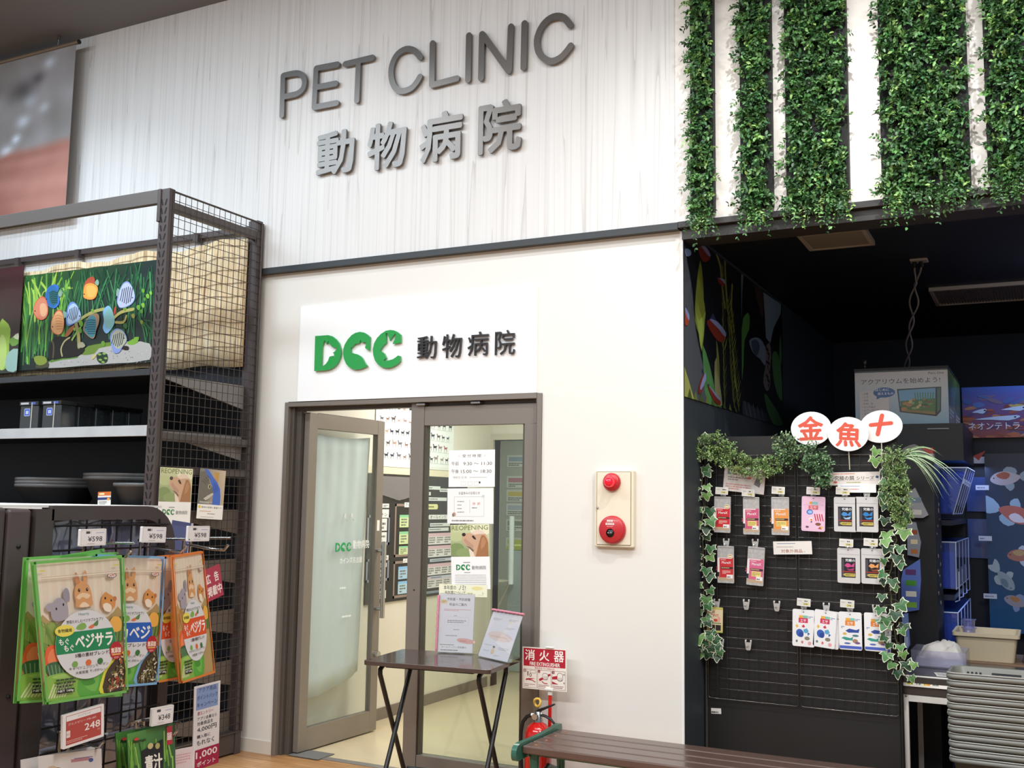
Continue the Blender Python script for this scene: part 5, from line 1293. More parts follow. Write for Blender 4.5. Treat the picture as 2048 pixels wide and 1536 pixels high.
tetra([(210, 640), (250, 645), (300, 690), (318, 730), (300, 762), (270, 755), (225, 690)], [(225, 632), (270, 645), (318, 705), (315, 735), (280, 690)], [(200, 680), (245, 595), (265, 640), (222, 650)])
tetra([(82, 575), (105, 620), (100, 665), (82, 660)], [(84, 560), (108, 605), (106, 640), (88, 600)], [(80, 560), (90, 555), (95, 575)], '#c0503a')
tetra([(190, 950), (205, 960), (180, 1050), (160, 1060), (165, 1010)], [(200, 940), (206, 980), (178, 1040), (172, 1020)], [(180, 925), (190, 915), (192, 950)])
tetra([(215, 1015), (250, 1060), (290, 1110), (280, 1130), (245, 1095)], [(225, 1020), (265, 1065), (292, 1100), (270, 1090)], [(212, 1010), (225, 1005), (222, 1025)])
g([(82, 225), (115, 232), (118, 260), (90, 268)], '#8fa8d8', 2)
a.build('left_panel', GLOSS, wp)
a = Art((.004, 1.149, 2.06), (0, 1, 0), (0, 0, 1), 1.118, .87, '#16161a', .004); g = traced(a, XP, 1340, 420, .3457)
g([(402, 362), (425, 375), (418, 480), (404, 640)], '#6f7d86'); g([(440, 600), (460, 610), (458, 690), (430, 760), (425, 900), (412, 980), (408, 690)], '#5f9a4a', 2)
g([(485, 432), (530, 450), (540, 560), (535, 640), (515, 560)], '#4a352c', 2); g([(540, 475), (643, 545), (640, 600), (600, 680), (580, 770), (555, 740), (548, 600)], '#8b9fae')
g([(640, 720), (646, 850), (638, 900), (632, 800)], '#4f8a4a', 2); g([(590, 840), (615, 820), (640, 900), (650, 1100), (620, 1060), (600, 980)], '#56864a', 2); g([(545, 1060), (580, 1100), (630, 1180), (652, 1240), (600, 1240), (560, 1150)], '#4c7f46', 2)
g([(458, 755), (490, 738), (520, 745), (550, 790), (560, 860), (548, 900), (520, 860), (490, 840), (468, 800)], '#8d9ab0', 2); g([(470, 760), (500, 750), (520, 790), (500, 850), (478, 810)], '#4f5d78', 2)
g([(552, 800), (575, 768), (585, 840), (578, 930), (580, 1010), (560, 1050), (540, 1000), (545, 940), (556, 880)], '#8a7a78', 2)
for i in range(9): g([(556 + i % 3 * 8, 800 + i * 26), (568 + i % 2 * 8, 812 + i * 26)], '#2a2422', 0, .02)
g([(420, 1100), (480, 1140), (560, 1180), (560, 1228), (420, 1185)], '#3a3f4a', 2)
for i in range(5): g([(430 + i * 25, 1110 + i * 10), (445 + i * 24, 1185 + i * 10)], '#59626e', 0, .016)
a.build('right_panel', GLOSS, wp)

BLKP = mat('black_rack_panel', '#15161a', .5, var=.1, scale=4)
rk = thing('display_rack', (.8, 1.18, 0), 'black display rack end standing behind the right side of the display panel', 'rack')
box('end_panel', BLKP, .55, 1.083, 1.0, 1.02, .02, 1.79, rk, .002); box('side_panel', BLKP, 1.065, 1.083, 1.021, 1.36, .02, 1.79, rk); box('top_panel', BLKP, .55, 1.083, 1.021, 1.36, 1.77, 1.79, rk)
m = MB(); r = random.Random(11)
for i in range(13):
    y, z = r.uniform(1.06, 1.33), 1.0 + i * .045 + r.uniform(-.02, .02); s = r.uniform(.006, .016)
    m.prism([[(y + s * math.cos(k * 1.05) * r.uniform(.5, 1.6), z + s * math.sin(k * 1.05) * r.uniform(.5, 1.2)) for k in range(6)]], lambda u, v, d: Vector((1.0835 + d, u, v)), 0, .001)
for i, f_ in enumerate(m.f): pass
tg = m.build('tape_scraps', mat('torn_white_tape', '#c9c5bb', .7), rk); tg['kind'] = 'stuff'
# merchandise hanging on the rack end, half hidden by the garland
def hangbag(name, pts, Y, label, cols, cat='packet'):
    p0 = onY(*pts[0], Y); m = MB(); Q = [onY(x, y, Y) for x, y in pts]; fr = lambda x, y, d: Vector((x, Y + d, y))
    loop = [(q.x, q.z) for q in Q]; m.prism([loop], fr, 0, .02, cols[0])
    a = Art((0, Y - .0004, 0), (1, 0, 0), (0, 0, 1), 9, 9, None, mb=m)
    cx = sum(q[0] for q in loop) / len(loop); cz = sum(q[1] for q in loop) / len(loop)
    x0 = min(q[0] for q in loop); x1 = max(q[0] for q in loop); z0 = min(q[1] for q in loop); z1 = max(q[1] for q in loop)
    for i, c in enumerate(cols[1:]):
        zz = z0 + (z1 - z0) * (.1 + .8 * i / max(1, len(cols) - 1)); a.rect(cx - (x1 - x0) * .25, zz, (x1 - x0) * .5, (z1 - z0) * .5 / len(cols), c)
    return tag(m.build(name, GLOSS), label, cat, 'packets hung on the rack end')
hangbag('net_packet', [(1812, 990), (1830, 975), (1857, 1030), (1846, 1036), (1815, 1035)], .978, 'clear fan-shaped packet hanging beside the spider plant', ['#8b8c90', '#b9b6ae', '#6a7a8a'])
hangbag('tool_packet', [(1814, 1042), (1832, 1045), (1842, 1085), (1838, 1115), (1815, 1110)], .978, 'narrow packet of orange and tan tools below the clear fan-shaped packet', ['#7f8590', '#a0683e', '#c9b89a', '#8a4a30'])
hangbag('net_packet', [(1806, 1140), (1840, 1118), (1842, 1160), (1838, 1220), (1806, 1225), (1800, 1170)], .978, 'green and blue packet hanging lowest on the rack end beside the ivy', ['#5a70b8', '#7fb04a', '#e4e4d8', '#4a8a3a', '#5a3a6a'])
hangbag('cloth_packet', [(1803, 1228), (1816, 1226), (1820, 1290), (1814, 1300), (1806, 1260)], .978, 'pale blue packet tucked behind the lower ivy', ['#7f96d0', '#b9c6e4'])
tagz = onY(1857, 902, 1.1)
m = MB(); m.prism([smooth([(.86, 1.791), (.90, 1.815), (.93, 1.845), (.985, 1.865), (1.02, 1.84), (1.06, 1.80), (1.065, 1.791)], 2, True)], lambda x, y, d: Vector((x, 1.04 + d, y)), 0, .12)
tag(m.build('plastic_bag', mat('grey_clear_plastic_bag', '#7d7c78', .25, var=.3, coat=.3)), 'crumpled grey plastic bag lying on top of the black rack', 'bag')
for z, c, lb in ((1.791, '#b9b2a8', 'small pale carton on the black rack, under the red carton'), (1.824, '#b5463c', 'small red carton on top of the pale carton on the rack')):
    tag(box('carton', mat('carton_' + c[1:], c, .5), 1.0 if c[1] == 'b' and z < 1.8 else 1.0, 1.062, 1.24, 1.34, z, z + .032), lb, 'box')

tr = thing('aquarium_rack', (.85, 1.99, 0), 'black rack of slanted fish tanks lit blue, beyond the black rack end', 'aquarium rack')
box('header_panel', BLKP, .52, 1.195, 1.62, 2.62, 1.80, 2.02, tr); MB().box(1.0, 1.12, 1.612, 1.62, 1.985, 1.992).build('label_rail', mat('grey_rail', '#8a8a8e', .3), tr)
for zz in (1.42, 1.00, .60): box('shelf_board', mat('navy_rack_board', '#1a2138', .5), .55, 1.135, 1.40, 2.62, zz, zz + .03, tr)
box('side_panel', BLKP, .52, .55, 1.40, 2.62, 0, 1.80, tr); box('back_post', BLKP, .56, 1.13, 2.60, 2.62, 0, 1.80, tr); box('side_panel', BLKP, .56, 1.10, 1.40, 1.415, 0, .60, tr)
for i, yy in enumerate((1.45, 1.75, 2.05, 2.35)):
    MB().tube([(1.137, yy, .99), (1.160, yy, 1.0), (1.160, yy, 1.16)], .004, 6).build('air_tube', mat('clear_tube', '#a9b6d8', .2), tr)
def tank(y0, y1, z0, z1, xt, xb, label):
    t = thing('fish_tank', ((.6 + xb) / 2, (y0 + y1) / 2, z0), label, 'fish tank', 'slanted fish tanks in the blue-lit rack')
    sec = [(.60, z0), (xb, z0), (xt, z1), (.60, z1)]
    m = MB(); fr = lambda x, z, d: Vector((x, d, z))
    for y in (y0, y1): m.prism([sec], fr, y, y + .005)
    m.mesh([(xb, y0, z0), (xt, y0, z1), (xt, y1, z1), (xb, y1, z0)], [(0, 1, 2, 3)]); m.mesh([(.6, y0, z0), (xb, y0, z0), (xb, y1, z0), (.6, y1, z0)], [(0, 1, 2, 3)])
    m.build('glass_walls', BLUEGLASS, t)
    zw = z0 + (z1 - z0) * .78; xw = xb + (xt - xb) * .78
    m = MB(); m.prism([[(.61, z0 + .008), (xb - .004, z0 + .008), (xw - .004, zw), (.61, zw)]], fr, y0 + .008, y1 - .004); m.build('water', mat('blue_tank_water', '#3f6fae', .1, var=.25, scale=6, coat=.4), t)
    m = MB()
    for y in (y0, y1): m.tube([(xb, y, z0), (xt, y, z1)], .0035, 6)
    m.tube([(xt, y0, z1), (xt, y1, z1)], .0045, 6); m.tube([(xb, y0, z0), (xb, y1, z0)], .004, 6); m.tube([(.95, y0, z1), (xt, y0, z1)], .0045, 6)
    for k in (1, 2, 3): m.tube([(xb, y0 + (y1 - y0) * k / 4, z0), (xt, y0 + (y1 - y0) * k / 4, z1)], .0025, 5)
    m.build('glass_edges', mat('pale_silicone_edge', '#c3d2f4', .2), t)
tank(1.43, 2.14, 1.485, 1.75, 1.222, 1.142, 'uppermost slanted fish tank with a bright blue top edge')
tank(1.43, 2.52, 1.062, 1.325, 1.150, 1.146, 'middle fish tank of the rack, upright front lit blue')
tank(1.43, 2.52, .66, .93, 1.150, 1.146, 'lowest fish tank of the rack, just above the beige tub')
def kitbox(y0, y1, label, front):
    k = thing('kit_box', (.856, (y0 + y1) / 2, 2.02), label, 'box', 'aquarium kit boxes on the rack header')
    m = MB(); m.box(.588, 1.122, y0, y1, 2.021, 2.352, '#2a2d30'); 
    a = Art((.588, y0 - .0005, 2.021), (1, 0, 0), (0, 0, 1), .534, .331, None, mb=m); w, h = a.w, a.h
    a.poly([(0, 0), (w, 0), (w, h * .97), (0, h * .97)], ['#7ea0b4', '#7ea0b4', '#d6d0cc', '#d6d0cc'])
    if front:
        a.txt('アクアリウムを始めよう!', .07 * w, .745 * h, .85 * w, .10 * h, '#2c2c2c', .006); a.txt("Pet's One", .80 * w, .90 * h, .16 * w, .045 * h, '#2c2c2c', .01)
        a.rect(.05 * w, .05 * h, .32 * w, .58 * h, '#cfc5c2')
        for i, t in enumerate(('・水槽', '・ふた', '・水草', '・砂利、砂', '・カルキ抜き', '・エアーポンプ', '・エサ', '・水温計')): a.txt(t, .075 * w, (.555 - .062 * i) * h, None, .04 * h, '#46423f')
        a.ell(.32 * w, .59 * h, .12 * w, .095 * h, '#2a5a94'); a.poly([(.24 * w, .53 * h), (.3 * w, .51 * h), (.235 * w, .465 * h)], '#2a5a94'); a.txt('はじめに', .225 * w, .615 * h, .15 * w, .05 * h, '#e8ecf2', .01); a.txt('揃えるもの', .25 * w, .545 * h, .17 * w, .05 * h, '#e8ecf2', .01)
        q = lambda *p: [(x * w, y * h) for x, y in p]
        a.poly(q((.46, .645), (.93, .665), (.92, .22), (.87, .13), (.485, .22)), '#2a2a28'); a.poly(q((.475, .62), (.87, .645), (.86, .30), (.49, .33)), '#6f9fc0'); a.poly(q((.49, .42), (.87, .46), (.86, .20), (.50, .26)), '#4f7038'); a.poly(q((.50, .275), (.86, .21), (.86, .16), (.50, .235)), '#8a7440'); a.poly(q((.885, .64), (.92, .65), (.91, .25), (.88, .19)), '#4a6a58')
        r = random.Random(6)
        for i in range(26): a.ell(r.uniform(.50, .84) * w, r.uniform(.27, .45) * h, r.uniform(.01, .035) * w, r.uniform(.015, .035) * h, r.choice(['#3a5a2c', '#5f8a44', '#b07a50', '#8a9a70', '#c9a878', '#486a38', '#7a5a44']))
        for i in range(8): a.stroke([((.66 + .025 * i) * w, .42 * h), ((.65 + .028 * i) * w, .56 * h)], .006, '#4f7f5a')
    a = Art((1.1225, y0, 2.021), (0, 1, 0), (0, 0, 1), y1 - y0, .331, None, mb=m); w, h = a.w, a.h
    a.poly([(0, 0), (w, 0), (w, h), (0, h)], ['#5f7f86', '#4f6f70', '#5a7a3c', '#6f9048']); r = random.Random(8)
    for i in range(22): x = r.uniform(.03, .95) * w; a.stroke([(x, .35 * h), (x + r.uniform(-.03, .03) * w, r.uniform(.6, .97) * h)], .008, r.choice(['#3f6a34', '#86a85a', '#2f5230']))
    a.dash(.1 * w, .1 * h, .7 * w, .2 * h, 3, '#c6d2d6', 3)
    a.m.build('printed_carton', GLOSS, k)
    box('lid', mat('black_card_lid', '#1d1e20', .5), .585, 1.125, y0, y1, 2.353, 2.368, k)
kitbox(1.62, 2.10, 'aquarium starter kit box with a fish tank picture, on the rack header', True)
kitbox(2.12, 2.60, 'green-sided aquarium kit box, standing behind the front kit box', False)
tag(MB().lathe([(.012, 2.3685), (.02, 2.372), (.006, 2.376), (.006, 2.40), (.011, 2.402), (.012, 2.43), (.0005, 2.432)], (.64, 1.68, 0), 14).build('hook_fitting', mat('grey_metal_fitting', '#6a6b6a', .3, .6)), 'small grey metal fitting standing on the left of the kit box top', 'fitting')

# cable from the ceiling socket
cs = thing('ceiling_socket', (1.01, 1.28, 2.93), 'ceiling socket with two coiled grey cables hanging down to the kit box', 'socket')
box('plate', mat('grey_socket_plate', '#a7a7a8', .4), .965, 1.06, 1.24, 1.33, 2.938, 2.9495, cs, .003)
for s in (-.018, .018): MB().tube([(1.005 + s, 1.285, 2.938), (1.005 + s, 1.285, 2.905)], .013, 10).build('plug', mat('black_plug', '#121212', .5), cs)
top = Vector((1.005, 1.285, 2.905)); bot = onY(1812, 716, 1.80); bot.z = 2.372
for k, ph in ((0, 0), (1, 2.6)):
    P = []
    for i in range(41):
        t = i / 40; q = top.lerp(bot, t); amp = .018 * min(1, t * 6) * (1.1 - .3 * t)
        P.append((q.x + (-.018 if k == 0 else .018) * (1 - t) * (1 if t < .15 else .6) + amp * math.sin(t * 15 + ph), q.y + amp * math.cos(t * 15 + ph), q.z))
    MB().tube(P, .0055, 6).build('cable', mat('grey_cable', '#77777a', .5), cs)
for nm, x0, x1, y0, y1, lb in (('v', .50, .845, .37, .735, 'grey square ceiling vent nearest the opening in the dark ceiling'), ('w', .985, 1.66, 2.13, 2.70, 'wide grey louvred ceiling panel deeper in the dark room')):
    v = thing('ceiling_vent', ((x0 + x1) / 2, (y0 + y1) / 2, 2.92), lb, 'vent')
    m = MB(); b = .022
    m.box(x0, x1, y0, y0 + b, 2.925, 2.9495).box(x0, x1, y1 - b, y1, 2.925, 2.9495).box(x0, x0 + b, y0 + b, y1 - b, 2.925, 2.9495).box(x1 - b, x1, y0 + b, y1 - b, 2.925, 2.9495)
    m.build('frame', mat('grey_vent_frame', '#a6a29c', .5), v, .002)
    if nm == 'v': box('face_plate', mat('grey_vent_face', '#85827e', .6, var=.05), x0 + b, x1 - b, y0 + b, y1 - b, 2.93, 2.935, v)
    else:
        m = MB()
        for k in range(1, 34): xx = x0 + b + (x1 - x0 - 2 * b) * k / 34; m.box(xx - .003, xx + .003, y0 + b, y1 - b, 2.930, 2.948)
        for k in range(1, 10): yy = y0 + b + (y1 - y0 - 2 * b) * k / 10; m.box(x0 + b, x1 - b, yy - .002, yy + .002, 2.931, 2.948)
        m.build('louvre', mat('grey_louvre', '#6b6c7c', .4, .3), v); box('back_plate', mat('dark_vent_back', '#26262c', .7), x0 + b, x1 - b, y0 + b, y1 - b, 2.9485, 2.9495, v)

# header picture and goldfish curtain on the far rack
fr_ = thing('tank_cabinet', (1.75, 2.85, 0), 'dark cabinet of fish tanks at the back, behind the goldfish curtain', 'cabinet')
box('frame', mat('dark_cabinet', '#12141c', .5), 1.13, 2.4, 2.66, 3.1, 0, 2.0, fr_)
for z0, z1 in ((1.50, 1.73), (1.19, 1.45)): box('tank_front', mat('painted_glow_glass_front', '#4a5a8a', .12, coat=.5), 1.14, 1.275, 2.645, 2.66, z0, z1, fr_)  # glow of the lit tanks is put into the glass colour
a = Art((1.132, 2.64, 1.995), (1, 0, 0), (0, 0, 1), 1.2, .345, '#2a4480', .015); w, h = a.w, a.h
a.poly([(0, 0), (w, 0), (w, h), (0, h)], ['#8a3c30', '#7a3a34', '#1f4fa8', '#2350a0']); r = random.Random(12)
for i in range(130):
    y = r.uniform(.0, .85) ** 1.3; a.cpoly(ellp(r.uniform(0, 1) * w, y * h, r.uniform(.012, .05) * w, r.uniform(.015, .06) * h, 10, r.uniform(-.5, .5)), r.choice(['#8a4030', '#a85a3c', '#6a2f34', '#b07a58', '#54406a', '#9a5048']) if y < .6 else r.choice(['#3a5a98', '#6a5a78', '#b09a58', '#4a6aa8']))
for x, y, l in ((.06, .38, .22), (.2, .56, .12), (.05, .52, .07), (.42, .66, .13), (.5, .3, .14), (.7, .5, .16)):
    a.poly(smooth([(x * w, (y - .02) * h), ((x + l * .5) * w, (y + .03) * h), ((x + l) * w, (y + .05) * h), ((x + l * 1.05) * w, (y + .01) * h), ((x + l * .8) * w, (y - .05) * h), ((x + l * .4) * w, (y - .03) * h)], 2, True), '#b9cfe8'); a.ell((x + l * .95) * w, (y + .015) * h, .006 * w, .015 * h, '#16181c')
a.txt('ネオンテトラ', .03 * w, .16 * h, .26 * w, .135 * h, '#dfe4f0', .01)
tag(a.build('header_picture', GLOSS), 'blue and red underwater header picture with white katakana lettering', 'sign')
m = MB(); n = 30; zt, zb = 1.885, .72
a = Art((1.262, 2.56, zb), (1, 0, 0), (0, 0, 1), 1.0, zt - zb, None, mb=m); w, h = a.w, a.h
a.poly([(0, 0), (w, 0), (w, h), (0, h)], ['#1d5a86', '#1d5a86', '#10142a', '#10142a'])
a.E = 6e-5
def goldfish(x, y, s, rot, c1, c2, c3):
    def T(p): return [(x + s * (u * math.cos(rot) - v * math.sin(rot)), y + s * (u * math.sin(rot) + v * math.cos(rot))) for u, v in p]
    a.cpoly(smooth(T([(.35, .02), (.6, .22), (.85, .2), (.75, .02), (.9, -.2), (.62, -.2)]), 2, True), c3)
    a.cpoly(smooth(T([(-.1, .2), (.05, .38), (.3, .3), (.3, .12)]), 2, True), c3); a.cpoly(smooth(T([(-.1, -.18), (.05, -.42), (.2, -.3), (.15, -.15)]), 2, True), c3)
    a.cpoly(smooth(T([(-.5, 0), (-.35, .18), (-.05, .24), (.25, .14), (.42, .02), (.25, -.14), (-.1, -.22), (-.38, -.14)]), 3, True), c1)
    a.cpoly(smooth(T([(-.3, .14), (-.05, .22), (.12, .12), (0, -.02), (-.2, .02)]), 2, True), c2); a.cpoly(T([(-.38 + .025 * math.cos(k), .04 + .025 * math.sin(k)) for k in range(6)]), '#15161c')
for q in ((.13, 1.00, .20, .1, '#b9aeb0', '#a8563c', '#8fa0a8'), (.17, .77, .24, 2.8, '#c06a60', '#e8e2ee', '#9fc0d8'), (.20, .50, .17, .05, '#b8786a', '#c8a878', '#c9d2e8'), (.10, .34, .16, 2.2, '#9fb0b8', '#6f8a9a', '#b4c4c8'), (.16, .20, .15, -.3, '#a8a0a8', '#c08a58', '#90a0c8'), (.34, .9, .2, .4, '#a05048', '#e0d8e0', '#8a9ab8'), (.4, .62, .22, -.5, '#c8b8a0', '#b04a3a', '#a9b8d0'), (.6, .8, .22, 2.6, '#b85a4a', '#e8e0e0', '#9ab0d0'), (.62, .4, .22, .2, '#c8a070', '#a84a38', '#b9c8e0'), (.36, .3, .18, 1.9, '#7f9aa8', '#b8786a', '#a0b4c0')): goldfish(*q)
V2 = [Vector((v[0], v[1] + .018 * math.sin((v[0] - 1.26) * 22), v[2])) for v in m.v]
cu_ = m
tag(cu_.build('curtain', GLOSS), 'navy curtain printed with large goldfish, hanging in the back of the dark room', 'curtain')
for i, (x, y) in enumerate(((1964, 975), (1970, 1077), (1980, 1193))):
    p = onY(x, y, 2.52); a = Art((p.x - .04, 2.55, p.z - .016), (1, 0, 0), (0, 0, 1), .08, .032, '#dfe4ee', .002); a.dash(.008, .008, .06, .014, 1, '#8a90a0', i)
    tag(a.build('price_card'), 'small white price card left of the goldfish curtain, %s of three' % ['topmost', 'middle', 'lowest'][i], 'price tag', 'price cards by the goldfish curtain')
p = onY(1957, 912, 2.6); a = Art((p.x - .03, 2.6, p.z - .05), (1, 0, 0), (0, 0, 1), .07, .045, '#c9ccd4', .002); a.poly([(-.005, .05), (.075, .085), (.03, .02)], '#b0483a'); tag(a.build('price_card'), 'white card with a red pennant, at the top left of the goldfish curtain', 'price tag')

# ---------------------------------------------------------------- side table with trays
TX0, TX1, TY0, TY1, TTZ = .966, 1.62, .36, .985, .714
wt = thing('work_table', ((TX0 + TX1) / 2, (TY0 + TY1) / 2, 0), 'dark topped side table with white square legs, right of the display panel', 'table')
box('table_top', mat('dark_grey_laminate', '#3b3735', .25, var=.1), TX0, TX1, TY0, TY1, TTZ - .03, TTZ, wt, .002)
box('apron', mat('dark_brown_apron', '#3f352f', .5, var=.1), TX0 + .002, TX1, TY0 + .004, TY0 + .02, TTZ - .085, TTZ - .03, wt)
for x, y in ((TX0 + .004, TY0 + .004), (TX1 - .03, TY0 + .004), (TX0 + .004, TY1 - .03), (TX1 - .03, TY1 - .03)):
    lgx = MB().box(x, x + .026, y, y + .026, 0, TTZ - .086).build('leg', mat('white_powder_steel', '#dedbd4', .4, var=.02), wt, .003)
MB().box(TX0 + .03, TX1 - .03, TY0 + .006, TY0 + .028, TTZ - .118, TTZ - .087).build('frame_rail', mat('white_powder_steel'), wt, .002); MB().box(TX0 + .03, TX1 - .03, TY1 - .028, TY1 - .006, TTZ - .118, TTZ - .087).build('frame_rail', mat('white_powder_steel'), wt, .002)
p = onY(1812, 1391, TY0); MB().lathe([(.006, TY0 + .004), (.005, TY0 - .002), (.0005, TY0 - .0025)], (p.x, 0, p.z), 10, axis='y').build('bolt', CHROME, wt)
a = Art((TX0 - .004, TY0 - .003, TTZ - .045), (1, 0, 0), Vector((0, .25, 1)), .42, .052, '#eae6de', .002)
for i, (c, t, bg) in enumerate((('#3a4a1e', '飼', '#d3d84a'), ('#4a4a4a', '育', '#e4e1da'), ('#e07a2a', '用', '#ecc95a'), ('#6a6a68', '品', '#eae6de'))): a.rect(.028 + .038 * i, .008, .03, .036, bg); a.txt(t, .031 + .038 * i, .011, .024, .03, c, .03)
a.build('label_strip', PRINT, wt)
ty = thing('acrylic_tray', (1.105, .83, TTZ), 'clear acrylic tray holding white cloths on the side table', 'tray')
t0x, t1x, t0y, t1y, th_ = .975, 1.235, .70, .95, .085
m = MB()
for q in ((t0x, t1x, t0y, t0y + .004), (t0x, t1x, t1y - .004, t1y), (t0x, t0x + .004, t0y + .004, t1y - .004), (t1x - .004, t1x, t0y + .004, t1y - .004)): m.box(*q, TTZ + .001, TTZ + th_)
m.box(t0x + .004, t1x - .004, t0y + .004, t1y - .004, TTZ + .001, TTZ + .005); m.build('tray_walls', clear_mat('frosted_acrylic', '#f4f4ff', .08, .16, .1, '#c9cce0'), ty)
m = MB(); N_ = 18; r = random.Random(5); V = []
for i in range(N_ + 1):
    for k in range(N_ + 1):
        u, v = i / N_, k / N_; e = max(0, min(u, 1 - u, v, 1 - v) * 4); e = min(1, e * 1.6) ** .5
        z = TTZ + .007 + e * (.05 + .05 * math.exp(-((u - .6) ** 2 + (v - .5) ** 2) * 7) + .018 * math.sin(u * 13 + 4 * math.sin(v * 7)) + .014 * abs(math.sin(v * 15 + u * 11 + 2 * math.sin(u * 9))) + r.uniform(-.004, .004))
        V.append((t0x + .012 + u * (t1x - t0x - .024), t0y + .012 + v * (t1y - t0y - .024), z))
m.mesh(V, [(i * (N_ + 1) + k, (i + 1) * (N_ + 1) + k, (i + 1) * (N_ + 1) + k + 1, i * (N_ + 1) + k + 1) for i in range(N_) for k in range(N_)], None, True)
cl = m.build('cleaning_cloths', mat('white_terry_cloth', '#dcd8d2', .9, var=.05, scale=80, bump=.3)); tag(cl, 'heap of white cloths piled inside the clear acrylic tray', 'cloth')
p = onZ(1885, 1350, TTZ + .001); a = Art(Vector((p.x - .02, p.y - .06, TTZ + .002)), Vector((1, .2, 0)), Vector((-.2, 1, 0)), .07, .12, '#e9e7e2', .001); a.dash(.01, .02, .05, .08, 5, '#6a6864', 3); tag(a.build('paper_card'), 'small white printed card lying on the side table by the baskets', 'card')
ls = thing('low_stand', (1.45, 1.3, 0), 'low dark stand with a brown top under the beige tub', 'stand')
box('stand_body', mat('dark_stand', '#1d1b1c', .6), 1.16, 1.75, 1.06, 1.5, 0, .69, ls); box('stand_top', mat('brown_stand_top', '#7d624c', .5), 1.155, 1.76, 1.05, 1.51, .69, .715, ls, .003)
TUB = mat('beige_plastic', '#cdbfa2', .45, var=.03)
tu = thing('plastic_tub', (1.31, 1.22, .716), 'large beige plastic tub on the low stand, lit blue along its rim', 'tub')
def tubm(x0, x1, y0, y1, z0, z1, ins, t, m_, name, parent, rr_=.02):
    m = MB(); rings = []
    for ix, z in ((ins + t, z0 + .004), (ins, z0), (.004, z1 - .018), (-.008, z1 - .018), (-.008, z1), (t, z1), (ins + t * 1.5, z0 + .006)):
        rings.append([(x, y, z) for x, y in rrp(x0 + ix, y0 + ix, x1 - x0 - 2 * ix, y1 - y0 - 2 * ix, rr_, 4)])
    k = len(rings[0]); V = [p for R in rings for p in R]
    m.mesh(V, [(i * k + j, i * k + (j + 1) % k, (i + 1) * k + (j + 1) % k, (i + 1) * k + j) for i in range(1, len(rings) - 1) for j in range(k)]); m.face(rings[1][::-1]); m.face(rings[-1])
    return m.build(name, m_, parent)
tubm(1.15, 1.462, 1.08, 1.40, .716, .862, .022, .006, TUB, 'tub_body', tu)
for i in range(4):
    q = thing('clear_container', (1.215, 1.27, .73 + .035 * i), 'stacked clear plastic container in the beige tub, %s of four' % ['lowest', 'second from bottom', 'third from bottom', 'topmost'][i], 'container', 'clear containers stacked in the tub')
    MB().lathe([(.028, .733 + .045 * i), (.034, .775 + .045 * i), (.039, .776 + .045 * i), (.039, .781 + .045 * i), (.033, .781 + .045 * i)], (1.215, 1.27, 0), 20).build('cup', clear_mat('pale_violet_plastic' + str(i), '#dfe0ff', .12, .22, .08, '#a6aee8'), q)
m = MB(); pr = smooth([(1.50, .717), (1.485, .76), (1.52, .83), (1.55, .90), (1.60, .87), (1.66, .80), (1.68, .717)], 3, True); m.prism([pr], lambda x, y, d: Vector((x, 1.12 + d, y)), 0, .2)
tag(m.build('net_bag', mat('dark_green_net', '#2c332e', .8, var=.5, scale=60, bump=.5)), 'dark net bundle beside the beige tub at the right edge', 'bag')

# ---------------------------------------------------------------- stack of grey shopping baskets
BKM = mat('grey_basket_plastic', '#7b7b74', .36, var=.03)
bx0, bx1, by0, by1 = 1.208, 1.66, -.15, .155
def basket_proto():
    b = thing('shopping_basket', (0, 0, 0), '', 'shopping basket', 'grey shopping baskets in the stack')
    m = MB(); W_, D_ = bx1 - bx0, by1 - by0; rings = []
    for ins, z in ((.050, -.19), (.014, -.016), (.0, -.018), (-.002, -.009), (.0, 0), (.008, .002), (.013, -.004), (.053, -.187)):
        rings.append([(x, y, z) for x, y in rrp(-W_ / 2 + ins, -D_ / 2 + ins, W_ - 2 * ins, D_ - 2 * ins, .045, 5)])
    k = len(rings[0]); V = [p for R in rings for p in R]
    m.mesh(V, [(i * k + j, i * k + (j + 1) % k, (i + 1) * k + (j + 1) % k, (i + 1) * k + j) for i in range(len(rings) - 1) for j in range(k)], None, True); m.face(rings[0][::-1]); m.face(rings[-1])
    m.build('basket_body', BKM, b)
    m = MB(); DK = mat('painted_slot_shade', '#26262a', .7)
    def wall(x, z): return Vector((x, D_ / 2 - .0135 - (-z - .004) * .21 - .0012, z))
    def slot(x, z, w, h): m.face([wall(x + u, z + v) for u, v in rrp(-w / 2, -h / 2, w, h, min(w, h) * .48, 4)])
    for s in (-1, 1):
        for q in range(4): slot(s * (.105 + .017 * q), -.034, .010, .026)
    slot(0, -.024, .12, .008); slot(0, -.045, .11, .008)
    for s in (-1, 1):
        for q in range(6): slot(s * (.03 + .03 * q), -.105, .016, .07)
    m.build('dark_slot_faces', DK, b)  # dark faces paint the shade inside the slots, no holes are cut
    m = MB(); m.tube([(-W_ / 2 + .004, -D_ / 2 + .035, .004), (-W_ / 2 + .006, -D_ / 2 + .02, .006), (-W_ / 2 + .03, -D_ / 2 + .006, .006), (0, -D_ / 2 + .002, .006), (W_ / 2 - .03, -D_ / 2 + .006, .006), (W_ / 2 - .006, -D_ / 2 + .02, .006), (W_ / 2 - .004, -D_ / 2 + .035, .004)], .0035, 6)
    m.build('carry_handle', mat('grey_handle_plastic', '#a3a29c', .3), b)
    return b
BK = basket_proto()
for i in range(12):
    o = BK if i == 0 else copy_tree(BK)
    o.location = ((bx0 + bx1) / 2 + rnd.uniform(-.002, .002), (by0 + by1) / 2 + rnd.uniform(-.002, .002), .812 - .0315 * i)
    o['label'] = 'grey plastic shopping basket, %s of the stack at the right edge' % ORD[i]
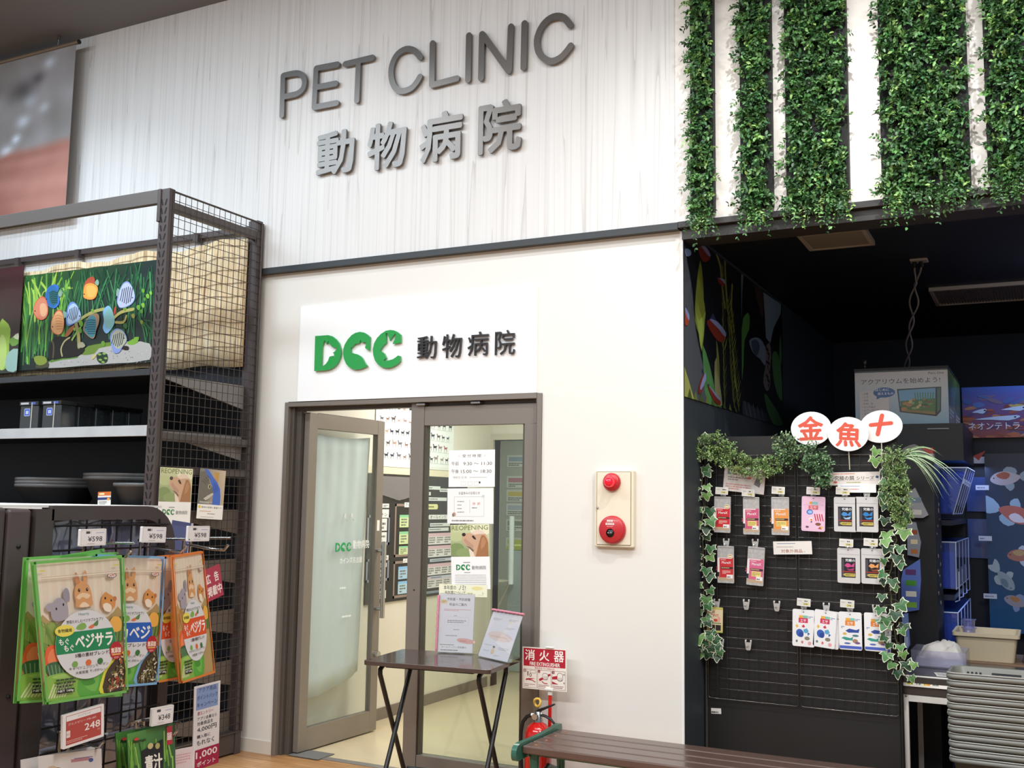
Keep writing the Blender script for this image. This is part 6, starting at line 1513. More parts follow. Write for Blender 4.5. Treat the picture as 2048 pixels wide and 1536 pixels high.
sd = thing('basket_stand', (1.43, 0, 0), 'low grey stand under the stack of shopping baskets', 'stand')
MB().box(1.25, 1.62, -.11, .12, .245, .268).build('stand_top', mat('grey_stand_steel', '#77787a', .4, .5), sd)
for x in (1.27, 1.60):
    for y in (-.09, .10): MB().box(x - .012, x + .012, y - .012, y + .012, 0, .245).build('leg', mat('grey_stand_steel'), sd)
# ================================================================ tall shelf unit on the left
SX, SF, SB, SL, ST = -2.73, -.85, -.055, -6.6, 3.25
sh = thing('shelving_unit', (-3.8, -.45, 0), 'tall dark brown store shelving unit with a wire mesh end, left of the clinic', 'shelving unit')
def upright(x0, x1, y0, y1, name='upright'):
    u = MB().box(x0, x1, y0, y1, 0, ST).build(name, BROWNST, sh, .003)
    return u
u1 = upright(SX - .075, SX, SF, SF + .045)
m = MB()
for i in range(62):
    z = .12 + i * .05
    for s in (-1, 1):
        xm = SX - .0375 + s * .015
        m.mesh([(xm - .0055 + s * .005, SF - .0006, z + .018), (xm + .0055 + s * .005, SF - .0006, z + .018), (xm + .0055 - s * .005, SF - .0006, z - .018), (xm - .0055 - s * .005, SF - .0006, z - .018)], [(0, 1, 2, 3)])
m.build('slots', mat('slot_dark', '#141212', .8), u1)
upright(SX - .075, SX, SB - .05, SB); upright(SL, SL + .075, SF, SF + .045); upright(SL, SL + .075, SB - .05, SB)
BR2 = mat('grey_brown_steel', '#5b5552', .45, var=.05)
MB().box(SL + .075, SX - .075, SF - .004, SF + .03, 3.168, 3.25).build('top_beam', BR2, sh, .003)
MB().box(SX - .085, SX - .06, SF - .008, SF + .035, 3.06, 3.25).build('beam_bracket', BROWNST, sh, .003)
MB().box(SL + .075, SX - .075, SB - .03, SB, 3.19, 3.225).build('back_beam', BROWNST, sh)
for x in (-3.25, -4.35, -4.97): MB().box(x - .02, x + .02, SB - .05, SB, 3.16, 3.22).build('beam_clip', BROWNST, sh)
for zz, t in ((3.15, .055), (1.845, .045), (1.66, .04)): MB().box(SX - .035, SX - .004, SF + .046, SB - .051, zz - t / 2, zz + t / 2).build('end_rail', BR2, sh)
MB().box(SX - .05, SX - .005, SF + .046, SB - .051, .01, .135).build('base_plate', BROWNST, sh, .003)
MB().box(SL, SX - .04, SF + .05, SB - .01, .01, .12).build('plinth', BROWNST, sh)
MB().box(SL + .08, SX - .08, SB - .02, SB - .008, .12, 2.33).build('back_panel', mat('black_back_panel', '#191c22', .5, var=.1), sh)
m = MB(); y0, y1, z0, z1 = SF + .03, SB - .02, .13, 3.235; xm = SX + .003
for k in range(17): m.tube([(xm, y0 + (y1 - y0) * k / 16, z0), (xm, y0 + (y1 - y0) * k / 16, z1)], .0021, 5)
for k in range(63): m.tube([(xm + .003, y0, z0 + (z1 - z0) * k / 62), (xm + .003, y1, z0 + (z1 - z0) * k / 62)], .0021, 5)
m.tube([(xm, y0, z1), (xm, y1, z1)], .006, 6); m.tube([(xm, y1 + .012, z0), (xm, y1 + .012, z1)], .009, 6); m.tube([(xm, y0, z0), (xm, y1, z0)], .006, 6)
m.build('wire_mesh_end', mat('brown_wire', '#4a4340', .4, .4, var=.1), sh)
SHM = mat('black_shelf_steel', '#22242a', .35, .3, var=.1)
BRK = mat('pale_bracket_steel', '#8d8a88', .5, var=.05)
for i, z in enumerate((2.215, 1.90, 1.455, 1.16, .86, .56, .26)):
    s_ = MB().box(SL + .076, SX - .08, SF + .012, SB - .03, z - .03, z - .004)
    s_.build('shelf_board', SHM, sh, .002)
    yb0, yb1 = SF + .06, SB - .055
    MB().prism([[(yb0, z - .02), (yb0, z - .035), (yb1, z - .16), (yb1, z - .012)]], lambda u, v, d: Vector((SX - .058 + d, u, v)), 0, .012).build('shelf_bracket', BRK if i < 2 else mat('taupe_bracket', '#6d635c', .5), sh)
for z0, z1, mm in ((2.186, 2.222, mat('dark_shelf_edge', '#5a5d60', .15, .7)), (1.846, 1.907, mat('glossy_price_rail', '#d3d6d8', .12, .35, coat=.5, var=.15, scale=9)), (1.43, 1.463, mat('white_price_rail', '#e6e4e0', .3, coat=.3))):
    MB().box(SL + .076, SX - .076, SF - .002, SF + .012, z0, z1).build('price_rail', mm, sh, .002)
# reed screen fixed behind the shelf top
m = MB(); nx = 130; V = []; X0, X1 = -6.4, -2.785
def scr(u, z): 
    x = X0 + (X1 - X0) * u
    return Vector((x, -.125 + .006 * math.sin(x * 7) + .003 * math.sin(x * 16 + 1), z))
def ztop(u): return 3.125 + .016 * math.sin(u * 33 + 2) + .010 * abs(math.sin(u * 52)) - .045 * (1 - u)
def zbot(u): return 2.335 + .010 * math.sin(u * 43) + .006 * math.sin(u * 17 + 1)
for i in range(nx + 1):
    u = i / nx
    for k in range(5): V.append(scr(u, zbot(u) + (ztop(u) - zbot(u)) * k / 4))
m.mesh(V, [(i * 5 + k, (i + 1) * 5 + k, (i + 1) * 5 + k + 1, i * 5 + k + 1) for i in range(nx) for k in range(4)], None, True)
rs = thing('reed_screen', (-3.8, -.12, 2.33), 'pale woven reed screen tied along the top bay of the shelving', 'screen')
q = m.build('reed_mat', reed_mat(), rs); sm = q.modifiers.new('t', 'SOLIDIFY'); sm.thickness = .006
tw = MB()
for k in range(10):
    pts = []
    for i in range(nx + 1):
        u = i / nx; t = (k + .5) / 10; p = scr(u, zbot(u) + (ztop(u) - zbot(u)) * t + .005 * math.sin(u * 46 + k)); pts.append(p + Vector((0, -.0055, 0)))
    tw.tube(pts, .0016, 4)
tw.build('twine', mat('brown_twine', '#6b4a30', .8), rs)
# discus poster, traced
PY_ = ('Y', -.17)
def yart(TL, BR, Y, base, t=.004):
    a, b = onY(*TL, Y), onY(*BR, Y); return Art((a.x, Y, b.z), (1, 0, 0), (0, 0, 1), b.x - a.x, a.z - b.z, base, t)
a = yart((50, 552), (311, 724), -.17, '#22332f'); g = traced(a, PY_, 40, 510, .153)
w, h = a.w, a.h; r = random.Random(21)
a.poly([(0, 0), (w, 0), (w, h), (0, h)], ['#1c2a26', '#26302a', '#2a3a38', '#3a6a34'])
def blades(n, x0, x1, y0, y1, cols, lean=.1, wd=.014):
    for i in range(n):
        x = r.uniform(x0, x1); yb = r.uniform(y0, y0 + .25); l = r.uniform(-lean, lean); c = r.choice(cols)
        P = smooth([(x * w, yb * h), ((x + l * .3) * w, (yb * .6 + y1 * .4) * h), ((x + l) * w, min(.995, y1 * r.uniform(.8, 1)) * h)], 3)
        Q = [(min(max(px, .004), w - .004), min(max(py, 0), h - .001)) for px, py in strokep(P, wd * r.uniform(.5, 1.3), 3)]; a.poly(Q, c)
blades(60, .0, .36, .05, 1.0, ['#2f6a3a', '#4a8a3e', '#6aa848', '#3a7a40', '#8abf50', '#275a38'], .14); blades(22, .02, .34, .5, 1.0, ['#9ac84a', '#7fb848', '#b4d45a'], .1)
blades(55, .36, .98, .25, 1.0, ['#24553a', '#2f6a44', '#3f8050', '#1f4a34', '#4a9058'], .16, .012); blades(14, .9, 1.0, .1, .5, ['#2a5a38', '#3a7a44'], .1, .01)
g([(380, 1480), (385, 1390), (520, 1350), (760, 1330), (860, 1250), (930, 1200), (1060, 1190), (1250, 1150), (1450, 1130), (1700, 1160), (1700, 1370), (1200, 1420), (800, 1450)], '#b9b3ac', 2)
g([(760, 1280), (850, 1230), (900, 1190), (1050, 1160), (1200, 1140), (1190, 1190), (1040, 1220), (980, 1290), (840, 1310)], '#6f8a34', 2); g([(380, 1390), (520, 1350), (760, 1330), (740, 1352), (560, 1372), (420, 1405)], '#5f8a34', 2); g([(1400, 1150), (1500, 1090), (1560, 1070), (1540, 1150), (1460, 1180)], '#7fae3a', 2)
for i in range(120): x, y = r.uniform(420, 1680), r.uniform(1230, 1440); g([(x, y), (x + 14, y - 5), (x + 12, y + 8)], r.choice(['#dcd8d4', '#8d8a88', '#c8c2bc', '#6d6a70'])) if (y > 1370 or x > 1050) else None
g([(390, 1360), (420, 1120), (520, 1060), (700, 1110), (860, 1240), (740, 1330), (560, 1350)], '#1d1a16', 2)
for pts, wd, c in (([(560, 1320), (545, 1230), (590, 1130), (660, 1080)], .012, '#b9ae7a'), ([(780, 1200), (775, 1060), (760, 980), (740, 900)], .03, '#a89a60'), ([(440, 1340), (450, 1200), (430, 1120)], .014, '#5a5038'), ([(740, 880), (860, 800), (980, 740), (1100, 710)], .022, '#b7b46a'), ([(1230, 830), (1330, 750), (1490, 710)], .022, '#c3bd6e'), ([(1260, 880), (1360, 880), (1400, 800)], .018, '#b4a85a'), ([(690, 1110), (760, 1000), (800, 950)], .016, '#8fae4a')): g(pts, c, 3, wd)
for x, y, s, c in ((1620, 470, 30, '#6aa838'), (1680, 540, 34, '#7fbf40'), (1720, 500, 26, '#8ac84a'), (1640, 580, 24, '#5a9834'), (1560, 690, 36, '#6fae3a'), (1620, 660, 34, '#88c048'), (1600, 740, 30, '#5f9a3a'), (1490, 800, 34, '#a8a04a'), (1600, 880, 30, '#8a9a40'), (1380, 700, 36, '#7aa83a'), (810, 900, 40, '#78b03c'), (800, 990, 34, '#6aa034'), (960, 730, 26, '#7ab040'), (720, 970, 24, '#9abf50'), (1390, 930, 40, '#3a7034'), (1360, 1000, 36, '#2f5f30'), (1530, 1110, 40, '#7fae3a'), (1100, 1160, 36, '#6f9a38')): g([(x + s * math.cos(k * 1.257) * (1 if k % 2 else .6), y + s * math.sin(k * 1.257)) for k in range(5)], c, 2)
g([(600, 1070), (620, 1000), (690, 930), (720, 920), (700, 990), (640, 1060)], '#b06a3a', 2); g([(760, 1200), (775, 1150), (830, 1140), (865, 1190), (820, 1215)], '#a9a084', 2)
g([(185, 1340), (240, 1320), (340, 1330), (378, 1390), (380, 1470), (215, 1480), (230, 1400)], '#4a4a30', 2); g([(190, 1345), (250, 1318), (340, 1335), (360, 1400), (300, 1440), (225, 1430)], '#8a9a3a', 2)
g([(1015, 1300), (1080, 1270), (1150, 1300), (1150, 1390), (1080, 1420), (1020, 1380)], '#263a2a', 2)
for x, y in ((1050, 1300), (1110, 1290), (1130, 1350), (1060, 1370), (1095, 1400)): g([(x - 26, y), (x, y - 14), (x + 26, y + 4), (x, y + 16)], '#8fb04a', 2)
g([(945, 1350), (970, 1310), (1010, 1300), (990, 1340), (955, 1370)], '#d3c27a', 2); g([(1335, 1230), (1370, 1190), (1430, 1200), (1420, 1245)], '#2a2018', 2)
def discus(body, fin, tail, c, cf, stripes=None, face=None):
    if tail: g(tail, '#8fae9a', 2)
    g(fin, cf, 3); g(body, c, 3)
    for s in stripes or []: g(s, '#2a2f4a', 2, .007)
    if face: g([(face[0] + 9 * math.cos(k), face[1] + 9 * math.sin(k)) for k in range(6)], '#1b1418')
discus([(345, 560), (370, 460), (430, 400), (490, 440), (505, 540), (490, 640), (440, 690), (380, 660)], [(340, 560), (370, 440), (440, 390), (500, 395), (520, 440), (500, 500), (530, 580), (510, 660), (450, 700), (370, 660)], [(510, 500), (555, 460), (555, 540), (520, 545)], '#2f6fae', '#3a78d0', None, (355, 580))
g([(400, 500), (450, 460), (500, 510), (495, 620), (440, 660), (400, 600)], '#2a6a6a', 2)
for i in range(6): g([(390 + i * 8, 500 + i * 26), (440, 480 + i * 28), (500, 500 + i * 26)], '#16404a', 2, .006)
discus([(190, 740), (225, 620), (290, 560), (345, 590), (372, 700), (360, 790), (310, 845), (240, 820)], [(185, 740), (215, 620), (290, 545), (345, 570), (380, 700), (365, 800), (310, 850), (235, 835)], None, '#e08a6a', '#e0604a', None, (208, 735))
g([(280, 640), (340, 640), (365, 720), (340, 800), (290, 800), (270, 720)], '#eeb488', 2)
discus([(418, 940), (440, 830), (500, 740), (560, 760), (582, 870), (565, 990), (520, 1040), (450, 1010)], [(415, 940), (435, 820), (500, 725), (555, 735), (590, 870), (570, 1000), (520, 1045), (440, 1020)], None, '#eeb27a', '#d8694a', None, (436, 940))
for i in range(6): g([(470 + i * 4, 800 + i * 34), (520, 790 + i * 36), (565, 815 + i * 30)], '#dd8a50', 2, .006)
discus([(840, 500), (860, 400), (930, 370), (1010, 400), (1030, 460), (1000, 550), (930, 585), (850, 560)], [(836, 500), (850, 390), (900, 310), (960, 285), (990, 320), (985, 390), (1030, 440), (1000, 560), (930, 590), (845, 565)], [(985, 370), (1020, 320), (1045, 360), (1030, 405)], '#f0a84a', '#c2593f', None, (850, 515))
g([(880, 420), (960, 400), (1010, 450), (980, 540), (900, 550)], '#f5bf62', 2)
def bars(x0, x1, y0, y1, n): return [[(x0 + (x1 - x0) * i / (n - 1), y0 + 10 * abs(i - n / 2)), (x0 + (x1 - x0) * i / (n - 1) - 12, (y0 + y1) / 2), (x0 + (x1 - x0) * i / (n - 1) - 30, y1 - 14 * abs(i - n / 2))] for i in range(n)]
discus([(1300, 560), (1320, 460), (1370, 380), (1430, 370), (1490, 450), (1508, 560), (1460, 640), (1340, 690), (1290, 640)], [(1280, 570), (1330, 420), (1380, 355), (1440, 360), (1500, 470), (1512, 580), (1450, 660), (1330, 698), (1285, 640)], [(1265, 520), (1285, 435), (1325, 480), (1300, 545)], '#c3cbe4', '#8fa0dc', bars(1350, 1480, 420, 640, 6), (1482, 560))
discus([(640, 780), (650, 690), (700, 640), (750, 660), (800, 760), (790, 840), (720, 890), (640, 900)], [(615, 800), (640, 670), (690, 615), (750, 645), (808, 770), (790, 850), (660, 930), (620, 900)], [(572, 745), (600, 740), (635, 780), (590, 830)], '#b9cfe8', '#6f96dc', bars(665, 775, 680, 860, 6), (790, 800))
discus([(850, 960), (890, 850), (950, 790), (1000, 830), (1005, 960), (980, 1060), (940, 1080), (870, 1010)], [(840, 960), (880, 840), (960, 770), (1040, 780), (1045, 880), (1010, 980), (985, 1080), (940, 1090), (860, 1020)], None, '#4f93a0', '#a98a68', None, (872, 950))
for i in range(7): g([(870 + i * 5, 870 + i * 26), (930, 850 + i * 30), (1000, 860 + i * 28)], '#245a72', 2, .006)
discus([(1120, 780), (1180, 700), (1230, 760), (1245, 880), (1200, 960), (1130, 940)], [(1100, 730), (1165, 665), (1215, 720), (1250, 860), (1220, 950), (1145, 1030), (1095, 960), (1110, 860)], None, '#8fc4c0', '#8fc4ee', None, None)
g([(1235, 750), (1255, 675), (1268, 720), (1255, 790)], '#d04a34', 2)
discus([(1210, 1120), (1230, 1020), (1290, 980), (1360, 1010), (1400, 1100), (1370, 1180), (1280, 1230)], [(1190, 1060), (1240, 980), (1300, 965), (1370, 1005), (1412, 1110), (1360, 1190), (1310, 1275), (1240, 1280), (1205, 1180)], None, '#b4b49a', '#8a9ad0', bars(1240, 1370, 1020, 1200, 6), (1372, 1090))
tag(a.build('aquarium_poster', GLOSS), 'large poster of blue and orange discus fish among green water grass, on the reed screen', 'poster')
a = yart((-60, 545), (33, 745), -.19, '#2a2622'); g = traced(a, ('Y', -.19), 0, 360, .2637); w, h = a.w, a.h
a.poly([(0, 0), (w, 0), (w, h), (0, h)], ['#3a4a34', '#3a3a34', '#4a2228', '#3a2024'])
g([(0, 1080), (40, 1070), (80, 1130), (70, 1240), (60, 1400), (0, 1420)], '#9fc24a', 2); g([(0, 1200), (30, 1180), (50, 1260), (40, 1400), (0, 1440)], '#c0d878', 2); g([(70, 1210), (130, 1180), (140, 1240), (90, 1260)], '#7aa84a', 2); g([(40, 1400), (60, 1310), (140, 1280), (140, 1440), (60, 1450)], '#9fc0b4', 2); g([(100, 1190), (140, 1160), (140, 1210)], '#dfe6c0', 2)
tag(a.build('aquarium_poster', GLOSS), 'dark poster with pale green leaves, cut off at the left edge of the photo', 'poster')
# clear cases on the second shelf
def case_proto():
    c = thing('clear_case', (0, 0, 0), '', 'case', 'clear plastic cases on the shelf')
    MB().box(-.078, .078, -.055, .055, .001, .150).build('case_body', SMOKE, c, .006)
    m = MB().box(-.082, .082, -.058, .058, .150, .172, '#26282b')
    a = Art((-.082, -.0585, .152), (1, 0, 0), (0, 0, 1), .164, .018, None, mb=m); a.rect(.01, .003, .07, .012, '#b9bcc0'); a.rect(.10, .002, .04, .014, '#4a5fae'); a.build('lid', GLOSS, c)
    a = Art((-.04, -.0562, .085), (1, 0, 0), (0, 0, 1), .05, .045, '#3f5fc0', .0005); a.frame(0, 0, .05, .045, .003, '#c9d2ea'); a.rect(.015, .012, .008, .02, '#e4e8f4'); a.rect(.028, .012, .008, .02, '#e4e8f4'); a.build('label_sticker', GLOSS, c)
    MB().tube([(.025, -.057, .012), (.027, -.057, .165)], .004, 6).build('side_clip', mat('pale_clip', '#b9b9b4', .4), c)
    return c
CS = case_proto(); pos = [(-3.80, -.775, 'front left case on the second shelf, with a blue sticker'), (-3.605, -.775, 'front case of the right hand row on the second shelf')] + [(-3.605 + .0, -.775 + .128 * k, 'clear case in the right hand row, %s behind the front case' % ['directly', 'two', 'three', 'four'][k - 1]) for k in (1, 2, 3, 4)]
for i, (x, y, lb) in enumerate(pos):
    o = CS if i == 0 else copy_tree(CS); o.location = (x, y, 1.8965); o['label'] = lb
PLM = mat('black_planter_plastic', '#6a6b6c', .38, var=.1)
def planter(x, y, R, top, hgt, n, lb):
    for i in range(n):
        t = top - i * .02
        m = MB(); m.lathe([(.0005, t - hgt), (R * .74, t - hgt), (R * .97, t - .022), (R, t - .022), (R + .004, t - .004), (R, t), (R - .012, t), (R * .73, t - hgt + .008), (.0005, t - hgt + .008)], (x, y, 0), 40)
        o = m.build('planter_bowl', PLM, None, origin=(x, y, t - hgt)); tag(o, lb % (['uppermost', 'middle', 'lowest'][i] if n == 3 else ['upper', 'lower'][i]) if n > 1 else lb, 'planter', 'black planter bowls on the third shelf')
planter(-3.94, -.47, .25, 1.62, .12, 3, 'round black planter bowl, %s of the left stack on the third shelf'); planter(-3.335, -.44, .275, 1.648, .168, 2, 'wide black planter bowl, %s of the middle stack on the third shelf'); 
planter(-3.0, -.655, .17, 1.588, .132, 1, 'single black planter bowl with a small hang tag, right end of the third shelf')
a = sheet(('Y', -.835), (196, 984), (222, 983), (196, 1012), '#e9e7e2'); w, h = a.w, a.h; a.rect(0, .72 * h, w, .28 * h, '#d8763a'); a.rect(.1 * w, .78 * h, .4 * w, .14 * h, '#f0e0a8'); a.rect(0, .42 * h, w, .18 * h, '#2f3f7a'); a.ell(.82 * w, .48 * h, .12 * w, .1 * h, '#e8a84a'); a.dash(.1 * w, .08 * h, .6 * w, .26 * h, 3, '#7a7a78', 4)
tag(a.build('hang_tag'), 'small orange and navy hang tag in front of the single black planter bowl', 'tag')
# posters tied to the wire mesh end
a = sheet(('X', SX + .014), (321, 934), (386, 938), (318, 1062), '#fbfbfa'); reopen(a, False); tag(a.build('poster', GLOSS), 'reopening puppy poster tied to the wire mesh end of the shelving', 'poster')
a = sheet(('X', SX + .014), (401, 936), (452, 942), (397, 1037), '#f6f5f3'); w, h = a.w, a.h
q = lambda *p: [(x * w, y * h) for x, y in p]
a.poly(q((0, .29), (1, .29), (1, 1), (0, 1)), ['#5a6068', '#c9b39a', '#d8c4ac', '#77746e']); a.poly(q((.55, .95), (.75, .95), (.72, .72), (.60, .70)), '#c79a50')
a.poly(q((.15, 1.0), (.32, .98), (.50, .86), (.70, .74), (.82, .62), (.86, .46), (.86, .29), (.55, .29), (.56, .5), (.50, .66), (.38, .80), (.22, .92)), '#3a6ad0'); a.poly(q((.55, .74), (.70, .70), (.76, .58), (.64, .52), (.54, .60)), '#2f5ac0')
a.poly(q((0, .92), (.2, .96), (.34, .82), (.40, .74), (.52, .62), (.58, .52), (.50, .44), (.3, .34), (.12, .29), (0, .29)), '#6b675f'); a.poly(q((.20, .40), (.36, .47), (.54, .53), (.58, .50), (.44, .42), (.3, .37)), '#c9c4ba'); a.ell(.40 * w, .65 * h, .06 * w, .05 * h, '#b5b58f'); a.ell(.41 * w, .65 * h, .03 * w, .035 * h, '#33352c')
for k in range(4): a.stroke(q((.1 + .06 * k, .75 + .04 * k), (.26 + .05 * k, .70 + .03 * k)), .004, '#4a4740')
a.rect(0, 0, w, .29 * h, '#fbfaf8'); a.ell(.08 * w, .235 * h, .05 * w, .03 * h, '#e8c93a'); a.txt('動物の医療と看護です', .16 * w, .215 * h, .78 * w, .035 * h, '#56524e', .01); a.dash(.1 * w, .14 * h, .84 * w, .025 * h, 1, '#d89a5a', 3); a.dash(.4 * w, .09 * h, .55 * w, .03 * h, 1, '#8a8684', 4); a.dash(.15 * w, .03 * h, .7 * w, .018 * h, 1, '#a5a19e', 5); a.dash(.06 * w, .31 * h, .5 * w, .04 * h, 2, '#d8d8d6', 6)
tag(a.build('poster', GLOSS), 'poster of a grey tabby cat in a blue cloth on the wire mesh end', 'poster')
a = sheet(('X', SX + .05), (407, 1141), (439, 1127), (411, 1207), '#a8204a', .002); w, h = a.w, a.h
for ch, x, y in (('広', .08, .52), ('告', .58, .52), ('掲', .08, .12), ('載', .38, .12), ('中', .68, .12)): a.txt(ch, x * w, y * h, .26 * w, .3 * h, '#f4e8ea', .02)
for zz in (.8,): a.m.tube([a.P(w * .5, h * zz, -.002), a.P(w * .5, h * zz, -.04)], .002, 5, '#d8d4d4')
tag(a.build('hanging_tag', GLOSS), 'crimson sign tag with white characters, on the mesh end behind the orange food bags', 'sign')
# ceiling banner
a = yart((-90, 152), (130, 425), -.15, '#8f8a86', .002); w, h = a.w, a.h
tr_ = onY(138, 137, -.15)
from mathutils import noise as _nz
def soft(u, v):
    n = _nz.noise((u * 5, v * 5, 1.3)) + .5 * _nz.noise((u * 11, v * 9, 4.1)); e = .40 + .035 * u + .02 * _nz.noise((u * 6, 0, 2))
    top = (.585 + .07 * n, .575 + .07 * n, .58 + .085 * n)
    bt = _nz.noise((u * 1.5, v * 17, 7.7)) * .5 + .25 * n; bot = (.66 + .14 * bt, .46 + .14 * bt, .41 + .14 * bt)
    for cx, cy, r, k in ((.62, .60, .05, .3), (.66, .72, .06, .18), (.57, .50, .035, .4), (.80, .93, .045, .3), (.78, .66, .04, .2), (.5, .43, .05, .4), (.2, .7, .07, .15), (.3, .5, .06, .2)):
        q = k * math.exp(-((u - cx) ** 2 + (v - cy) ** 2 * 1.8) / r ** 2); top = (top[0] + q * .7, top[1] + q * .85, top[2] + q)
    for cx, cy, r, k in ((.6, .80, .09, .22), (.72, .85, .05, .2), (.35, .82, .08, .15)):
        q = k * math.exp(-((u - cx) ** 2 + (v - cy) ** 2 * 1.8) / r ** 2); top = tuple(c - q for c in top)
    t = min(1, max(0, (v - e) / .05 + .5)); return tuple(round(min(1, max(0, bot[i] * (1 - t) + top[i] * t)), 4) for i in range(3))
a.grid(soft, 44, 56)
bn_ = thing('hanging_banner', (a.O.x + w / 2, -.15, a.O.z), 'blurred grey and rust photo banner hanging from the ceiling at top left', 'banner')
a.build('banner_cloth', PRINT, bn_)
zt = a.O.z + h
MB().tube([(a.O.x - .02, -.15, zt + .012), (a.O.x + w + .03, -.15, zt + .012)], .016, 10).build('top_rod', mat('bronze_rod', '#8a7a68', .35, .5), bn_)
MB().tube([(a.O.x + w + .029, -.15, zt + .012), (a.O.x + w + .034, -.15, zt + .012)], .017, 10).build('rod_cap', mat('black_cap', '#151515', .4), bn_)
p = onY(112, 138, -.15); MB().tube([(p.x, -.15, zt + .02), (p.x + .01, -.15, 4.80)], .0012, 5).build('thread', mat('nylon_thread', '#c9ccd0', .3), bn_); MB().tube([(p.x + .01, -.15, 4.79), (p.x + .01, -.15, 4.82)], .012, 8).build('ceiling_hook', CHROME, bn_)
# ================================================================ end display with small pet food, near left
EX = -.20
ec = thing('display_fixture', (EX, -3.47, 0), 'dark brown end display fixture with a wire grid panel, nearest on the left', 'display fixture')
MB().box(EX - .05, EX, -3.80, -3.685, 0, 1.487).build('upright', BROWNST, ec, .006)
m = MB()
for i in range(30):
    z = .05 + i * .048
    for y in (-3.735, -3.72): m.box(EX - .001, EX + .0008, y - .002, y + .002, z, z + .026)
m.build('slots', mat('slot_dark'), ec.children[0])
MB().box(EX - .05, EX - .002, -3.680, -3.625, 0, 1.484).build('inner_upright', mat('brown_steel_soft', '#54484a', .45, var=.05), ec, .006)
for z in (1.41, 1.12, .84, .55): MB().lathe([(.004, 0), (.004, .003), (.0005, .004)], (EX - .002, -3.652, z), 10, axis='x').build('rivet', mat('black_rivet', '#0f0f0f', .5), ec)
fm = MB(); y0, y1, R0_ = -3.600, -3.250, .075
path = [(EX - .012, y0, 0), (EX - .012, y0, 1.474)] 
fm.box(EX - .03, EX + .002, -3.618, -3.575, 0, 1.484)
pts = [(-3.58, 1.476)] + [(y1 - R0_ + R0_ * math.sin(t), 1.476 - R0_ + R0_ * math.cos(t)) for t in [k * math.pi / 2 / 8 for k in range(9)]] + [(y1, .0)]
outer = strokep(pts, .030, 3, False)
fm.prism([outer], lambda u, v, d: Vector((EX + .002 - d, u, v)), 0, .032)
fm.build('grid_frame', BROWNST, ec)
gm = MB()
for k in range(1, 8): yy = -3.575 + .041 * k; gm.tube([(EX + .004, yy, .0), (EX + .004, yy, 1.462)], .0022, 5)
for k in range(29): zz = 1.45 - .0505 * k; gm.tube([(EX + .007, -3.576, zz), (EX + .007, -3.262, zz)], .0022, 5)
gm.build('wire_grid', mat('black_grid_wire', '#1d1a1c', .4, .3), ec)
MB().box(EX - .05, EX + .0, -3.80, -3.235, 0, .08).build('kick_plate', BROWNST, ec)
box('top_ledge', mat('white_ledge', '#e8e6e2', .4), EX - .35, EX - .01, -3.80, -3.27, 1.487, 1.492, ec)
# wrapped stock hanging on the far side of the grid
r = random.Random(17)
for i in range(12):
    yy = -3.555 + .155 * (i % 2) + r.uniform(-.004, .004); z1 = 1.455 - .235 * (i // 2); c = ['#59628c', '#4a5480', '#6a5f6e', '#77706e', '#5a5260', '#6f6a70'][i // 2]
    b = MB().box(EX - .075, EX - .045, yy, yy + .145, z1 - .215, z1, c)
    a = Art((EX - .0448, yy, z1 - .215), (0, 1, 0), (0, 0, 1), .145, .215, None, mb=b); a.rect(.01, .03, .06, .07, '#7f86ae' if i < 4 else '#8a8288'); a.dash(.075, .03, .06, .12, 5, '#8a90b4' if i < 4 else '#95908f', i)
    o = b.build('wrapped_packet', GLOSS)
    tag(o, 'wrapped packet behind the wire grid, %s pair from the top, %s side' % (['first', 'second', 'third', 'fourth', 'fifth', 'sixth'][i // 2], 'left' if i % 2 == 0 else 'right'), 'packet', 'wrapped packets behind the wire grid')
    fl = MB(); n = 8; V = []
    for u in range(n + 1):
        for v in range(n + 1): V.append((EX - .030 + r.uniform(-.006, .008), yy - .003 + .151 * u / n, z1 - .22 + .226 * v / n))
    fl.mesh(V, [(u * (n + 1) + v, (u + 1) * (n + 1) + v, (u + 1) * (n + 1) + v + 1, u * (n + 1) + v + 1) for u in range(n) for v in range(n)], None, True)
    fl.build('clear_wrap', FILM, o)
a = sheet(('X', EX - .028), (345, 1040), (387, 1047), (350, 1135), '#59628c'); a.rect(.0, .0, a.w * .85, a.h * .9, '#646d98'); a.rect(a.w * .9, 0, a.w * .1, a.h, '#d8d4dc')
tag(a.build('wrapped_packet', GLOSS), 'flat wrapped packet standing out past the right end of the grid frame', 'packet')

